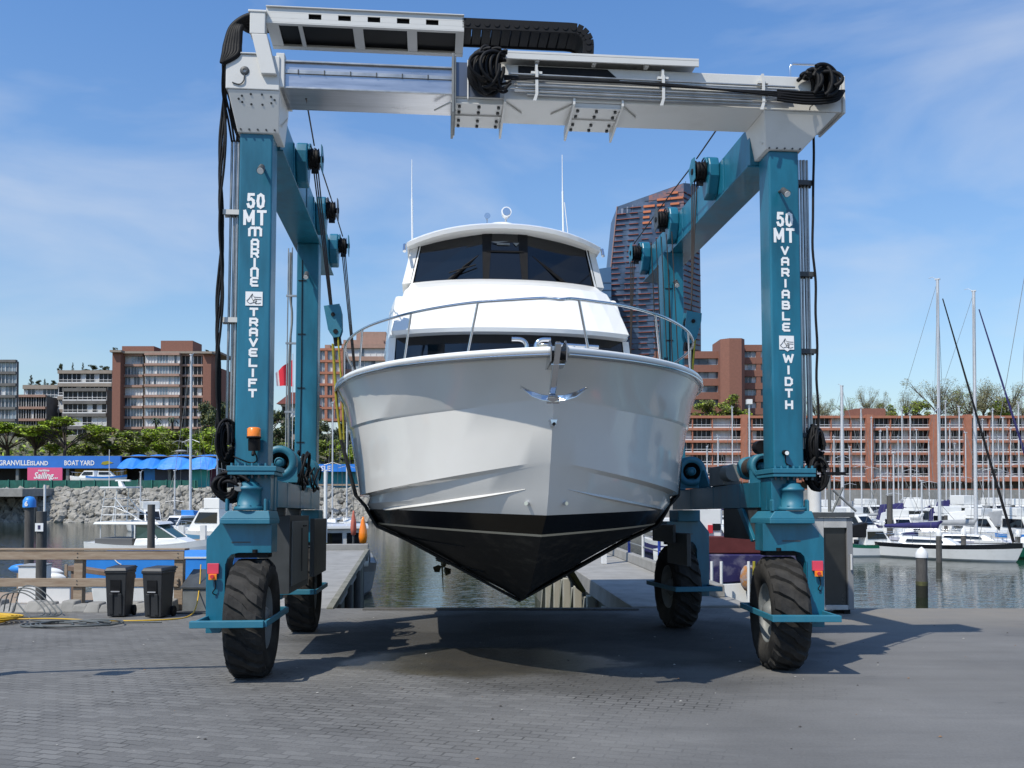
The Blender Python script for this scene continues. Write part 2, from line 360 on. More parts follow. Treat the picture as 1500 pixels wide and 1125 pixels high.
mb = MB(); mb.add([(-1500, 10, ZW), (1500, 10, ZW), (1500, 1200, ZW), (-1500, 1200, ZW)], [(0, 1, 2, 3)])
tag(mb.build('water', wm), kind='structure')

# ---------------------------------------------------------------- the boat hoist
lift = thing('boat_hoist', 'huge teal and white mobile boat hoist on four black tyres straddling the yacht', 'boat hoist', LF, (0, 0, 0))
PXL = {-1: [(-3.45, -3.06), (-3.38, -3.02)], 1: [(3.11, 3.50), (2.84, 3.2)]}
for sd in (-1, 1):
    for k, (yc, dy, z0, z1) in enumerate(((0, .18, 2.48, 6.52), (4.28, .17, 2.33, 6.45))):
        x0, x1 = PXL[sd][k]
        mb = MB(); mb.box(x0, x1, yc - dy, yc + dy, z0, z1)
        c = mb.build('column', TEAL, lift, bevel=.022, seg=3)
        # weld seams, cable clips and gusset on the column
        cb = MB()
        xi = x1 - .09 if k else x0 + .02
        if k: cb.tube([(x0 + .09, yc - dy - .012, z0 + .2), (x0 + .1, yc - dy - .012, 4.4), (x0 + .09, yc - dy - .012, z1 - .3)], .008, 5)
        for zz in (3.1, 4.0, 4.9, 5.8): cb.box(x0 + .03, x0 + .16, yc - dy - .012, yc - dy + .01, zz, zz + .012)
        if k: cb.build('column_cable', BLK, c)
    # flange, kingpin and slewing motor
    x0, x1 = PXL[sd][0]; xc = (x0 + x1) / 2
    mb = MB(); mb.box(x0 - .06, x1 + .12 if sd < 0 else x1 + .1, -.31, .31, 2.42, 2.48)
    mb.box(x0 - .05, x1 + .1, -.30, .30, 2.375, 2.417)
    for i in range(7):
        xx = x0 - .01 + i * (x1 - x0 + .08) / 6
        mb.cyl((xx, -.26, 2.48), (xx, -.26, 2.515), .018, n=6, smooth=False); mb.cyl((xx, -.26, 2.375), (xx, -.26, 2.335), .018, n=6, smooth=False, m=1)
    mb.build('column_flange', [TEALS, DKG], lift, bevel=.006)
    sx = -1 if sd < 0 else 1
    mb = MB(); lx0, lx1 = (x0 + .2, x1 + .03) if sd < 0 else (x0 - .02, x0 + .2)
    mb.box(lx0, lx1, -.14, .24, 1.96, 2.375)
    mb.prism([(lx0 - .16 if sd < 0 else lx0 - .01, 1.96), (lx1 + .0 if sd < 0 else lx1 + .2, 1.96), (lx1, 2.15), (lx0, 2.15)], .02, .06)
    mb.build('column_foot', TEAL, lift, bevel=.01)
    mxx = xc - .02 if sd < 0 else xc + .04
    mb = MB(); mb.lathe([(0, 0), (.17, 0), (.17, .04), (.135, .05), (.135, .24), (.15, .245), (.15, .27), (.12, .29), (.10, .33), (.055, .345), (.05, .42), (0, .42)], (mxx, -.17, 1.96), (0, 0, 1), 20)
    for i in range(6): mb.cyl((mxx + .15 * math.cos(i), -.17 + .15 * math.sin(i), 1.995), (mxx + .15 * math.cos(i), -.17 + .15 * math.sin(i), 2.02), .014, n=6)
    mb.build('steering_motor', TEALS, lift)
    mb = MB(); a, b2 = x0 - .12, x1 + .06
    mb.hexa([(a, -.33, 1.86), (b2, -.33, 1.86), (b2, .35, 1.86), (a, .35, 1.86)], [(a + .08, -.3, 1.955), (b2 - .02, -.3, 1.955), (b2 - .02, .3, 1.955), (a + .08, .3, 1.955)])
    mb.box(a, b2, -.34, .36, 1.80, 1.86)
    for xx in (a + .05, b2 - .08): mb.prism([(xx, 1.95), (xx + .03, 1.95), (xx + .03, 2.08), (xx + .01, 2.1), (xx, 2.08)], -.3, -.2)
    mb.build('swivel_plate', TEALS, lift, bevel=.008)

# wheel forks, tyres and guards -------------------------------------------------
def tyre_mesh(w=.46, r=.70):
    h = w / 2; rr = r - .047
    prof = [(.36, -h * .72), (.40, -h * .86), (.50, -h * 1.0), (.60, -h * .98), (rr - .03, -h * .88), (rr, -h * .74), (rr + .006, -h * .3), (rr + .008, 0), (rr + .006, h * .3), (rr, h * .74), (rr - .03, h * .88), (.60, h * .98), (.50, h * 1.0), (.40, h * .86), (.36, h * .72)]
    mb = MB(); mb.lathe(prof, (0, 0, 0), (1, 0, 0), 56)
    nl = 19
    for i in range(nl):
        a0 = 2 * math.pi * i / nl
        st = []
        for j in range(9):
            t = -1 + 2 * j / 8; x = h * t * .93
            ang = a0 + .20 * abs(t) ** 1.0 * (1 if t > 0 else -1) + (.05 if t > 0 else 0)
            rad = rr + (.048 if abs(t) < .8 else .03); lo = rr - (.01 if abs(t) < .8 else .045)
            if abs(t) == 1: rad -= .035; lo -= .03
            wd_ = .105 if abs(t) > .3 else .09
            st.append([Vector((x, q * math.cos(ang + s_ * wd_ * .5 / .66 * f), q * math.sin(ang + s_ * wd_ * .5 / .66 * f))) for q, s_, f in ((lo, -1, 1.5), (rad, -1, 1), (rad, 1, 1), (lo, 1, 1.5))])
        v = [p for q in st for p in q]
        fs = [(4 * j + k, 4 * j + k + 1, 4 * j + k + 5, 4 * j + k + 4) for j in range(8) for k in range(3)] + [(0, 3, 2, 1), (32, 33, 34, 35)]
        mb.add(v, fs)
    return mb
def rim_mesh(sgn=1, w=.46):
    mb = MB(); h = w / 2 * .74
    for s_ in (-1, 1):
        mb.lathe([(.37, h * s_), (.345, h * s_ * 1.0), (.335, h * s_ * .7), (.30, h * s_ * .35), (.13, h * s_ * .3)], (0, 0, 0), (1, 0, 0), 32)
        mb.lathe([(.15, h * s_ * .3), (.15, h * s_ * .75), (.11, h * s_ * 1.0), (.09, h * s_ * 1.15), (0, h * s_ * 1.15)], (0, 0, 0), (1, 0, 0), 20)
        for i in range(10):
            a = 2 * math.pi * i / 10; mb.cyl((h * s_ * .3, .22 * math.cos(a), .22 * math.sin(a)), (h * s_ * .48, .22 * math.cos(a), .22 * math.sin(a)), .022, n=6)
    return mb
tyre_o = rim_o = None
def fork(sd, yc, steer, wx, front=True):
    "sd -1/+1 the side; built about the swivel at (wx, yc)"
    M = Matrix.Translation((wx, yc, 0)) @ Matrix.Rotation(R(steer), 4, 'Z')
    o_ = 1 if sd > 0 else -1
    # outline in x (outwards positive) and z
    out = [(-.24, 1.80), (-.24, 1.46), (.14, 1.46), (.22, 1.44), (.265, 1.39), (.29, 1.30), (.30, .62), (.335, .53), (.50, .53), (.51, 1.62), (.34, 1.83), (.30, 1.80)]
    mb = MB(); pts = [(o_ * x, z) for x, z in out]
    if o_ < 0: pts = pts[::-1]
    mb.prism(pts, -.20, .20)
    # return flange welded round the inside of the arch and slot on the front
    mb.box(min(o_ * .285, o_ * .295), max(o_ * .285, o_ * .295), -.215, .215, .70, 1.34)
    for v in range(len(mb.v)): mb.v[v] = M @ mb.v[v]
    f = mb.build('wheel_fork', TEAL, lift, bevel=.012)
    mb = MB(); mb.box(min(o_ * .0, o_ * .22), max(o_ * .0, o_ * .22), -.206, -.195, 1.58, 1.592)
    mb.box(-.19, .19, -.14, .14, 1.40, 1.50, 1); mb.cyl((o_ * -.05, -.2, 1.5), (o_ * -.05, -.2, 1.46), .03, m=1)
    for v in range(len(mb.v)): mb.v[v] = M @ mb.v[v]
    mb.build('fork_rib', [DKG, BLK], f)
    # axle and inner hub drive
    mb = MB(); mb.cyl((o_ * .45, 0, .70), (o_ * -.15, 0, .70), .09, n=16)
    for v in range(len(mb.v)): mb.v[v] = M @ mb.v[v]
    mb.build('axle', DKG, lift)
    # bumper guard: flat U-bar round the tyre
    mb = MB(); a, b2 = sorted((o_ * .50, o_ * -.27)); th = .045
    mb.box(a - .03, b2, -.83, -.79, .66, .735)
    mb.box(a - .03, b2 - .002, -.788, -.74, .725, .737)
    ix = -.27 * o_
    mb.box(min(ix, ix - .03 * o_), max(ix, ix - .03 * o_), -.79, .80, .662, .732); mb.box(a - .03, b2, .80, .84, .66, .735)
    ox = .47 * o_
    mb.box(min(ox, ox + .03 * o_), max(ox, ox + .03 * o_), -.79, .80, .663, .731)
    mb.box(min(ox - .005 * o_, ox - .16 * o_), max(ox - .005 * o_, ox - .16 * o_), -.79, -.2, .668, .68)
    for v in range(len(mb.v)): mb.v[v] = M @ mb.v[v]
    mb.build('bumper_guard', TEALS, lift, bevel=.006)
    # warning sign with push button on the leg
    if front:
        mb = MB(); c = .42 * o_
        mb.box(c - .065, c + .065, -.235, -.201, 1.22, 1.34, 0)
        mb.box(c - .045, c + .05, -.262, -.236, 1.15, 1.22, 1); mb.cyl((c, -.262, 1.19), (c, -.285, 1.19), .022, m=2, n=10)
        mb.tube(sm([(c + .02, -.22, 1.15), (c + .03, -.23, 1.06), (c + .0, -.23, 1.0), (c + .04, -.21, .97)]), .008, 5, 3)
        for v in range(len(mb.v)): mb.v[v] = M @ mb.v[v]
        mb.build('emergency_stop', [mat('sign_pink_red', (.62, .05, .09), .5), ORANGE, RED, BLK], lift, bevel=.004)
    wt = bpy.data.objects.new('wheel', None); COL.objects.link(wt); wt.parent = lift
    wt.matrix_local = M @ Matrix.Translation((0, 0, .685)) @ Matrix.Rotation(random.random(), 4, 'X')
    wt['off'] = (0, 0, 0)
    global tyre_o, rim_o
    if tyre_o is None:
        tyre_o = tyre_mesh().build('tyre', TYRE, wt); rim_o = rim_mesh().build('rim', [MIDG], wt)
    else:
        for q in (tyre_o, rim_o):
            c = q.copy(); COL.objects.link(c); c.parent = wt
random.seed(4)
fork(-1, 0, 0, -3.24); fork(1, 0, -6, 3.22)
fork(-1, 4.3, 0, -3.22, False); fork(1, 4.3, 3, 3.08, False)

# lower side beams with cabinet, tank and winches
for sd in (-1, 1):
    x0, x1 = (-3.28, -3.01) if sd < 0 else (3.08, 3.36)
    mb = MB(); mb.box(x0, x1, .25, 4.55, 2.0, 2.33)
    mb.prism([(.10, 2.375), (.26, 2.375), (.26, 1.96), (.10, 1.96)], x0 + .02, x1 - .01, 'x')
    for yy in (1.0, 2.2, 3.4): mb.box(x0 - .004, x1 + .004, yy, yy + .012, 1.998, 2.332)
    mb.build('lower_side_beam', TEAL, lift, bevel=.012)
    mb = MB(); mb.box(x0 - .05, x1 + .05, 4.0, 4.6, 1.80, 1.99); mb.build('rear_swivel', TEALS, lift, bevel=.01)
mb = MB(); mb.box(-3.4, -3.0, 1.2, 3.1, .86, 1.90); mb.box(-2.998, -2.985, 1.35, 2.95, .95, 1.82, 1); mb.box(-2.984, -2.975, 2.2, 2.3, 1.1, 1.72); mb.box(-2.984, -2.972, 2.35, 2.7, 1.74, 1.76, 2)
mb.box(-3.3, -3.1, 1.3, 1.5, 1.9, 2.0); mb.box(-3.3, -3.1, 2.8, 3.0, 1.9, 2.0)
mb.build('equipment_cabinet', [DKG, MIDG, BLK], lift, bevel=.01)
mb = MB(); mb.box(3.10, 3.5, .42, 1.8, 1.58, 2.0)
mb.prism([(1.05, 1.995), (.86, 1.995), (.42, 1.58), (.52, 1.55)], 3.05, 3.098, 'x', 1)
mb.build('hydraulic_tank', [DKG, TEAL], lift, bevel=.01)
mb = MB(); mb.box(2.86, 2.93, 2.9, 4.1, 1.1, 1.62); mb.box(2.80, 2.855, 3.5, 4.9, 1.45, 1.75); mb.build('mud_shield', DKG, lift, bevel=.01)
mb = MB(); mb.box(-3.0, -2.93, 3.25, 4.9, .95, 1.85); mb.build('mud_shield', DKG, lift, bevel=.01)
def winch(x, y, z, r=.26, parent=lift):
    mb = MB(); mb.lathe([(.05, -.02), (.06, .12), (r * .42, .13), (r * .55, .05), (r * .6, 0), (r * .98, 0), (r, .03), (r, .17), (r * .72, .18), (r * .7, .55), (r * .95, .56), (r * .95, .62), (0, .62)], (x, y, z), (0, 1, 0), 28)
    mb.lathe([(0, -.01), (r * .28, -.01), (r * .28, .12)], (x, y, z), (0, 1, 0), 16)
    mb.prism([(x - r * 1.0, 2.335), (x + r * 1.05, 2.335), (x + r * 1.05, z - .05), (x + r * .7, z - .12), (x - r * .7, z - .12), (x - r, z - .05)], y + .02, y + .06)
    w = mb.build('winch', TEALS, parent)
    m2 = MB(); m2.lathe([(r * .3, .128), (r * .54, .045), (r * .58, .01)], (x, y - .004, z), (0, 1, 0), 24); m2.build('winch_bearing', BLK, w)
    m3 = MB()
    for i in range(9): m3.tube(arc((x, y + .22 + i * .033, z), r * .74, 0, 360, 18)[:-1], .016, 5, close=True)
    m3.build('rope_drum', ROPE, w)
winch(3.0, 3.05, 2.60, .24); winch(3.3, .7, 2.56, .17)
winch(-3.12, 1.0, 2.6, .22); winch(-3.12, 3.2, 2.6, .22)
mb = MB(); mb.prism([(2.5, 2.335), (3.02, 2.335), (3.02, 2.38), (2.86, 2.6), (2.74, 2.62), (2.5, 2.38)], 3.1, 3.14, 'x'); mb.box(3.05, 3.3, 1.65, 2.3, 2.335, 2.62, 1); mb.cyl((3.1, 1.6, 2.5), (3.1, 1.3, 2.5), .12, n=14, m=1)
mb.build('pump_motor', [TEALS, MIDG], lift, bevel=.01)

# upper side beams with sheaves
for sd in (-1, 1):
    x0, x1 = (-3.43, -3.03) if sd < 0 else (3.0, 3.40)
    mb = MB(); mb.box(x0, x1, .19, 6.15, 6.47, 7.0); mb.box(x0 - .035, x1 + .035, .19, 6.2, 6.445, 6.468)
    xin = x1 if sd < 0 else x0; s_ = 1 if sd < 0 else -1
    for yy in (1.25, 2.6, 3.4, 4.9): mb.box(min(xin, xin + s_ * .012), max(xin, xin + s_ * .012), yy, yy + .05, 6.48, 6.99)
    mb.box(x0 + .02, x1 - .02, 6.152, 6.168, 6.5, 6.98)
    ub = mb.build('upper_side_beam', TEAL, lift, bevel=.012)
    for j, yy in enumerate((1.65, 3.85, 5.85)):
        # sheave housing: rounded cheek plates standing out from the beam
        h = .40 if j != 1 else .3
        out = [(yy - .10, 6.56), (yy + .08, 6.52), (yy + .22, 6.9), (yy + .22, 7.0)] + [(yy + .22 * math.cos(R(a)), 6.99 + .14 * math.sin(R(a))) for a in (20, 50, 80, 110, 140)] + [(yy - .22, 6.96), (yy - .22, 6.8)]
        mb = MB(); mb.prism(out, *(sorted((xin + s_ * .003, xin + s_ * .16))), 'x'); sh = mb.build('sheave_housing', TEAL, ub, bevel=.02)
        mb = MB()
        for q in range(3):
            xx = xin + s_ * (.19 + .045 * q)
            mb.lathe([(.05, -.018), (.15, -.018), (.125, 0), (.15, .018), (.05, .018)], (xx, yy, 6.92), (1, 0, 0), 20, 0)
        mb.cyl((xin, yy, 6.92), (xin + s_ * .36, yy, 6.92), .045, n=10, m=0)
        mb.prism([(yy - .12, 6.78), (yy + .1, 6.74), (yy + .2, 7.0), (yy + .05, 7.12), (yy - .1, 7.1)], *sorted((xin + s_ * .335, xin + s_ * .345)), 'x', 1)
        mb.box(*sorted((xin + s_ * .2, xin + s_ * .3)), yy - .06, yy - .03, 6.70, 6.77, 0)
        mb.tube(arc((xin + s_ * .18, yy, 6.92), .20, 20, 160, 8, 'yz'), .014, 5, 1)
        mb.build('sheave', [BLK, TEALS if j != 1 else DKG], ub)

# ropes and hook blocks
def rope_set(name, paths, r=.013, m=ROPE):
    mb = MB()
    for p in paths: mb.tube(p, r, 5)
    return mb.build(name, m, lift)
for sd in (-1, 1):
    xi = -2.82 if sd < 0 else 2.72
    xb = -2.56 if sd < 0 else 2.62
    P = []
    for q in range(3): P.append([(xi + q * .028 * (1 if sd < 0 else -1), 1.62 + q * .04, 6.9), (xb + q * .012, 1.68 + q * .03, 4.84)])
    rope_set('hoist_rope', P, .0105)
    P = []
    for q in range(3): P.append([(xi + q * .028 * (1 if sd < 0 else -1), 5.8 + q * .04, 6.9), (xb + q * .012, 5.85 + q * .03, 4.5)])
    rope_set('hoist_rope', P, .0105)
    xx = -2.80 if sd < 0 else 2.72
    rope_set('guide_rope', [[(xx - .12 * sd, -.1, 7.0), (xx, 1.65, 7.12)], [(xx, 1.7, 7.1), (xx, 3.85, 7.12)], [(xx, 3.9, 7.12), (xx, 5.85, 7.1)]], .011)
    for yy, zt in ((1.7, 4.84), (5.9, 4.5)):
        s_ = -sd
        mb = MB()
        mb.prism([(-.11, 0), (.11, 0), (.12, -.12), (.09, -.36), (.04, -.46), (-.04, -.46), (-.10, -.34)], -.09, -.07); mb.prism([(-.11, 0), (.11, 0), (.12, -.12), (.09, -.36), (.04, -.46), (-.04, -.46), (-.10, -.34)], .07, .09)
        mb.lathe([(.03, -.05), (.105, -.05), (.085, 0), (.105, .05), (.03, .05)], (0, 0, -.14), (0, 1, 0), 16, 1); mb.cyl((0, -.11, -.14), (0, .11, -.14), .03, n=8, m=1)
        mb.cyl((0, -.10, -.38), (0, .10, -.38), .035, n=8, m=1); mb.box(-.05, .05, -.06, .06, -.56, -.44, 1)
        Mx = Matrix.Translation((xb + .03, yy, zt)) @ Matrix.Rotation(R(-9 * s_), 4, 'Y')
        for v in range(len(mb.v)): mb.v[v] = Mx @ mb.v[v]
        mb.build('hook_block', [TEALS, BLK], lift)

# cross beam ------------------------------------------------------------------
mb = MB(); mb.box(-2.96, -.86, -.33, .24, 7.0, 7.345); mb.box(-2.96, -.88, -.345, -.331, 7.19, 7.235, 1)
for i in range(7): mb.box(-2.75 + i * .31, -2.735 + i * .31, -.352, -.346, 7.185, 7.24, 2)
mb.box(-2.96, -.87, -.36, -.331, 7.0, 7.02, 1); mb.box(-2.96, -.87, -.36, -.331, 7.325, 7.345, 1)
mb.build('telescoping_beam', [ALU, PIPE, DKG], lift, bevel=.006)
mb = MB(); mb.box(-3.58, -2.955, -.40, .32, 6.95, 7.37); mb.box(-3.6, -3.15, -.42, .34, 7.372, 7.39)
mb.prism([(-3.0, 7.0), (-2.9, 7.0), (-2.9, 7.42), (-3.0, 7.42)], -.38, .30)
e = mb.build('beam_end_box', WHITE, lift, bevel=.012)
m2 = MB(); m2.lathe([(.02, -.012), (.045, -.012), (.055, -.002)], (-3.36, -.402, 7.17), (0, 1, 0), 16); m2.tube(sm([(-3.36, -.41, 7.12), (-3.37, -.415, 7.04), (-3.42, -.41, 7.0), (-3.5, -.41, 7.02)]), .008, 5, 0); m2.build('cable_port', DKG, e)
# brackets: tapered boxes from beam to column, bolted plates on the underside
for sd in (-1, 1):
    mb = MB(); x0, x1 = PXL[sd][0]
    if sd < 0: B = [(x0 - .02, -.21, 6.50), (x1 + .08, -.21, 6.50), (x1 + .08, .22, 6.50), (x0 - .02, .22, 6.50)]; T = [(-3.56, -.39, 6.948), (-2.95, -.39, 6.948), (-2.95, .30, 6.948), (-3.56, .30, 6.948)]
    else: B = [(x0 - .05, -.22, 6.52), (x1 + .03, -.22, 6.52), (x1 + .03, .24, 6.52), (x0 - .05, .24, 6.52)]; T = [(2.98, -.39, 6.948), (3.93, -.39, 6.948), (3.90, .30, 6.948), (2.98, .30, 6.948)]
    mb.hexa(B, T)
    bk = mb.build('corner_bracket', WHITE, lift, bevel=.01)
    m2 = MB(); xc = (B[0][0] + B[1][0]) / 2
    for i in range(10 if sd < 0 else 0):
        a = 2 * math.pi * i / 10; f = .22
        zz = 6.85 + .055 * math.sin(a); px = xc + .21 * math.cos(a); py = -(.21 + (zz - 6.5) / .448 * .18)
        m2.cyl((px, py - .004, zz - .002), (px, py + .01, zz + .004), .014, n=6, smooth=False)
    for i in range(5): m2.cyl((B[0][0] + .04 + i * .1, -.218, 6.535), (B[0][0] + .04 + i * .1, -.24, 6.53), .012, n=6, m=0)
    for i in range(7): m2.cyl((B[1][0] + .004 if sd < 0 else B[0][0] - .004, -.15 + i * .06, 6.62 + .04 * i), (B[1][0] + .03 if sd < 0 else B[0][0] - .03, -.15 + i * .06, 6.62 + .04 * i), .014, n=6, m=1)
    m2.build('bolt_pattern', [DKG, WHITE], bk)
mb = MB(); mb.box(-.86, 3.985, -.40, .30, 6.95, 7.385); mb.box(3.986, 4.02, -.43, .33, 6.93, 7.41)
mb.box(-.72, -.70, -.43, .33, 6.92, 7.41); 
ob = mb.build('main_beam', WHITE, lift, bevel=.012)
m2 = MB(); 
for i in range(6): m2.cyl((4.02, -.36, 6.98 + i * .075), (4.035, -.36, 6.98 + i * .075), .014, n=6)
m2.tube(sm([(3.55, -.43, 6.95), (3.56, -.43, 6.99), (3.6, -.44, 7.02)]), .008, 5); m2.cyl((3.5, -.2, 6.95), (3.5, -.2, 6.925), .02, n=8); m2.cyl((3.45, .0, 6.95), (3.45, .0, 6.925), .015, n=8)
m2.build('bolt_pattern', DKG, ob)
mb = MB(); mb.box(-.905, -.875, -.46, .34, 6.74, 7.47); mb.box(-.872, -.855, -.45, .33, 6.78, 7.44); mb.build('beam_collar', MIDG, lift, bevel=.004)
mb = MB(); mb.box(-.868, -.32, -.412, -.401, 6.96, 7.38); mb.build('collar_panel', mat('slate_panel', (.12, .14, .18), .35, metal=.5), ob)
mb = MB(); mb.box(-.32, 2.12, -.52, .32, 7.47, 7.50); mb.box(-.32, 2.12, -.52, -.495, 7.40, 7.468); mb.box(-.32, 2.12, .30, .32, 7.40, 7.468)
for xx in (.1, .8, 1.45): mb.box(xx, xx + .05, -.49, -.405, 7.387, 7.469)
mb.build('chain_tray', WHITE, lift, bevel=.004)
mb = MB(); mb.box(-.10, 1.0, -.409, -.4035, 7.23, 7.37); mb.prism([(1.0, 7.23), (1.16, 7.23), (1.0, 7.37)], -.409, -.4035); mb.build('beam_opening', BLK, ob)
# slide pads under the beam with ribs and bolts
for xa, xb_ in ((-.86, -.28), (.60, 1.17)):
    mb = MB(); mb.box(xa, xb_, -.38, .36, 6.905, 6.946)
    for xx in (xa - .015, xb_ + .015):
        mb.prism([(-.44, 7.0), (-.44, 6.90), (.38, 6.78), (.38, 6.90), (.30, 6.944), (-.40, 6.944)], xx - .014, xx + .014, 'x')
    mb.box(xa, xb_, -.03, .0, 6.885, 6.904); mb.box(xa, xb_, -.38, -.36, 6.885, 6.904)
    sp = mb.build('slide_pad', WHITE, lift, bevel=.003)
    m2 = MB()
    for xx in (xa + .05, (xa + xb_) / 2, xb_ - .05):
        for yy in (-.28, -.12, .12, .28): m2.cyl((xx, yy, 6.904), (xx, yy, 6.875), .02, n=6, smooth=False)
    m2.build('bolt_pattern', DKG, sp)
    m2 = MB()
    for xx, d in ((xa, -1), (xb_, 1)): m2.cyl((xx + .02 * d, -.35, 6.93), (xx + d * .25, -.05, 6.935), .013, n=6)
    m2.build('pad_brace', WHITE, sp)
# pipes along the front of the beam
mb = MB()
for i, (zz, yy, xa, xb_) in enumerate(((7.235, -.47, -.22, 3.35), (7.205, -.45, -.2, 3.4), (7.17, -.48, -.22, 3.2), (7.135, -.45, -.15, 3.3), (7.10, -.48, -.12, 3.0), (7.065, -.46, -.2, 3.2), (7.03, -.47, -.15, 2.8), (7.002, -.45, 0, 3.0))):
    mb.tube([(xa, yy, zz), (1.5, yy, zz - .012), (xb_, yy, zz - .02)], .0135, 7)
pr = mb; mb = MB()
random.seed(7)
for i in range(3): mb.tube(sm([(-.28, -.5, 7.15 + .02 * i), (.6, -.5, 7.19 - .01 * i), (1.6, -.505, 7.15 + .01 * i), (2.4, -.5, 7.13), (3.0, -.52, 7.08 + .02 * i), (3.5, -.53, 7.04 + .03 * i)], 5), .014, 6)
mb.build('black_hose', BLK, lift)
mb = pr
for xx, h in ((.10, .14), (1.66, .13), (2.92, .0)):
    mb.box(xx, xx + .035, -.505, -.49, 6.99 if h else 7.0, 7.28, 1); mb.box(xx - .05, xx + .085, -.489, -.42, 7.24, 7.27, 1)
    mb.prism([(xx, 6.99), (xx + .035, 6.99), (xx + .01, 6.90), (xx - .03, 6.90)], -.505, -.49, 'y', 1)
    mb.box(xx, xx + .03, -.49, -.402, 7.27, 7.36, 1)
mb.build('hydraulic_pipe', [PIPE, WHITE], lift)
def coil(c, rx, rz, nloop, name='hose_coil', depth=.18, seed=1, plane='xz', r=.02, start=60, sweep=300):
    rnd = random.Random(seed); mb = MB()
    for i in range(nloop):
        a0 = start + rnd.uniform(-15, 15); k = rnd.uniform(.38, 1.02); k2 = rnd.uniform(.5, 1.02); p = []
        yo = rnd.uniform(-depth, depth); ty = rnd.uniform(-.1, .1)
        for j in range(19):
            a = R(a0 + sweep * j / 18); u = math.cos(a); w = math.sin(a)
            if plane == 'xz': p.append(Vector(c) + Vector((u * rx * k, yo + ty * u, w * rz * k2)))
            else: p.append(Vector(c) + Vector((yo + ty * w, u * rx * k, w * rz * k2)))
        mb.tube(p, r, 6)
    return mb.build(name, BLK, lift)
coil((-.50, -.56, 7.22), .21, .30, 20, depth=.12, seed=2, start=60, sweep=290, r=.021)
coil((-.38, -.6, 7.22), .2, .25, 9, depth=.08, seed=8, start=70, sweep=200, r=.02)
coil((-.30, -.56, 7.2), .2, .25, 5, depth=.07, seed=12, start=75, sweep=230, r=.018)
coil((3.68, -.53, 7.26), .21, .19, 15, depth=.09, seed=3, start=-70, sweep=215, r=.026)
coil((3.54, -.50, 7.26), .17, .17, 10, depth=.06, seed=5, start=-60, sweep=200, r=.026)
mb = MB()
for i in range(5): mb.tube(sm([(3.1, -.52, 7.02 + .03 * i), (3.5, -.54, 6.98 + .035 * i), (3.85, -.52, 7.04 + .03 * i), (3.97, -.5, 7.18)], 5), .017, 6)
mb.build('black_hose', BLK, lift)
mb = MB(); mb.tube([(3.36, -.3, 7.38), (3.36, -.3, 7.56), (3.40, -.3, 7.60), (3.80, -.3, 7.60), (3.84, -.3, 7.56), (3.84, -.3, 7.38)], .014, 8); mb.build('hose_hoop', STEEL, lift)
# overhead tray (open underneath) with energy chain
mb = MB()
mb.box(-3.12, -.76, -.41, -.395, 7.895, 7.955); mb.box(-3.12, -.76, -.41, -.395, 7.78, 7.83)
xs_ = [-3.12, -2.62, -2.47, -2.27, -2.12, -1.92, -1.77, -1.57, -1.42, -1.22, -1.07, -.76]
for i in range(0, len(xs_) - 1, 2): mb.box(xs_[i], xs_[i + 1], -.41, -.395, 7.83, 7.895)
mb.box(-3.12, -.76, -.435, .14, 7.956, 7.968); mb.box(-3.12, -.76, .10, .13, 7.735, 7.955)
mb.box(-3.12, -.76, -.41, -.36, 7.765, 7.779); mb.box(-3.12, -.76, .05, .13, 7.72, 7.734)
for xa, xb_ in ((-3.12, -2.98), (-2.75, -2.70), (-2.1, -1.98), (-1.45, -1.33), (-.86, -.76)):
    mb.hexa([(xa, -.39, 7.765), (xb_, -.39, 7.765), (xb_, .06, 7.725), (xa, .06, 7.725)], [(xa, -.39, 7.777), (xb_, -.39, 7.777), (xb_, .06, 7.737), (xa, .06, 7.737)])
mb.build('overhead_tray', WHITE, lift, bevel=.002)
mb = MB(); mb.box(-3.1, -.8, -.36, .096, 7.775, 7.93)
path = [(-.78 + .12 * i, 7.875) for i in range(12)] + [(.58 + .19 * math.sin(R(a)), 7.685 + .19 * math.cos(R(a))) for a in (14, 34, 54, 74, 94)] + [(.765, 7.57), (.755, 7.50)]
for i in range(len(path) - 1):
    (xa, za), (xb_, zb) = path[i], path[i + 1]; an = math.atan2(zb - za, xb_ - xa)
    Mx = Matrix.Translation(((xa + xb_) / 2, 0, (za + zb) / 2)) @ Matrix.Rotation(-an, 4, 'Y')
    ln = math.hypot(xb_ - xa, zb - za) / 2
    mb.box(-ln * 1.06, ln * 1.06, -.41, -.385, -.068, .068, 0, Mx); mb.box(-ln * 1.06, ln * 1.06, .02, .045, -.068, .068, 0, Mx)
    mb.cyl(Mx @ Vector((0, -.41, 0)), Mx @ Vector((0, -.418, 0)), .035, n=10); mb.box(-ln * .9, ln * .9, -.384, .019, -.05, .05, 0, Mx)
mb.build('energy_chain', [mat('chain_plastic', (.008, .008, .009), .6, spec=.2)], lift, bevel=.004, seg=1)
mb = MB(); mb.box(-3.30, -3.12, -.46, -.30, 7.60, 7.88); mb.hexa([(-3.16, -.46, 7.12), (-2.98, -.46, 7.12), (-2.98, -.28, 7.12), (-3.16, -.28, 7.12)], [(-3.28, -.46, 7.6), (-3.10, -.46, 7.6), (-3.10, -.28, 7.6), (-3.28, -.28, 7.6)]); mb.box(-3.32, -3.1, -.47, -.28, 7.86, 7.89)
mb.build('tray_post', WHITE, lift, bevel=.008)
mb = MB()
for i in range(6): mb.tube(sm([(-3.12, -.36 + .03 * i, 7.88 - .02 * i), (-3.34, -.36 + .03 * i, 7.86 - .02 * i), (-3.52 + .02 * i, -.36, 7.72), (-3.585 + .03 * i, -.38, 7.5), (-3.60 + .03 * i, -.40, 7.36), (-3.62, -.40, 7.25)], 6), .036, 7)
mb.build('hose_bundle', BLK, lift)
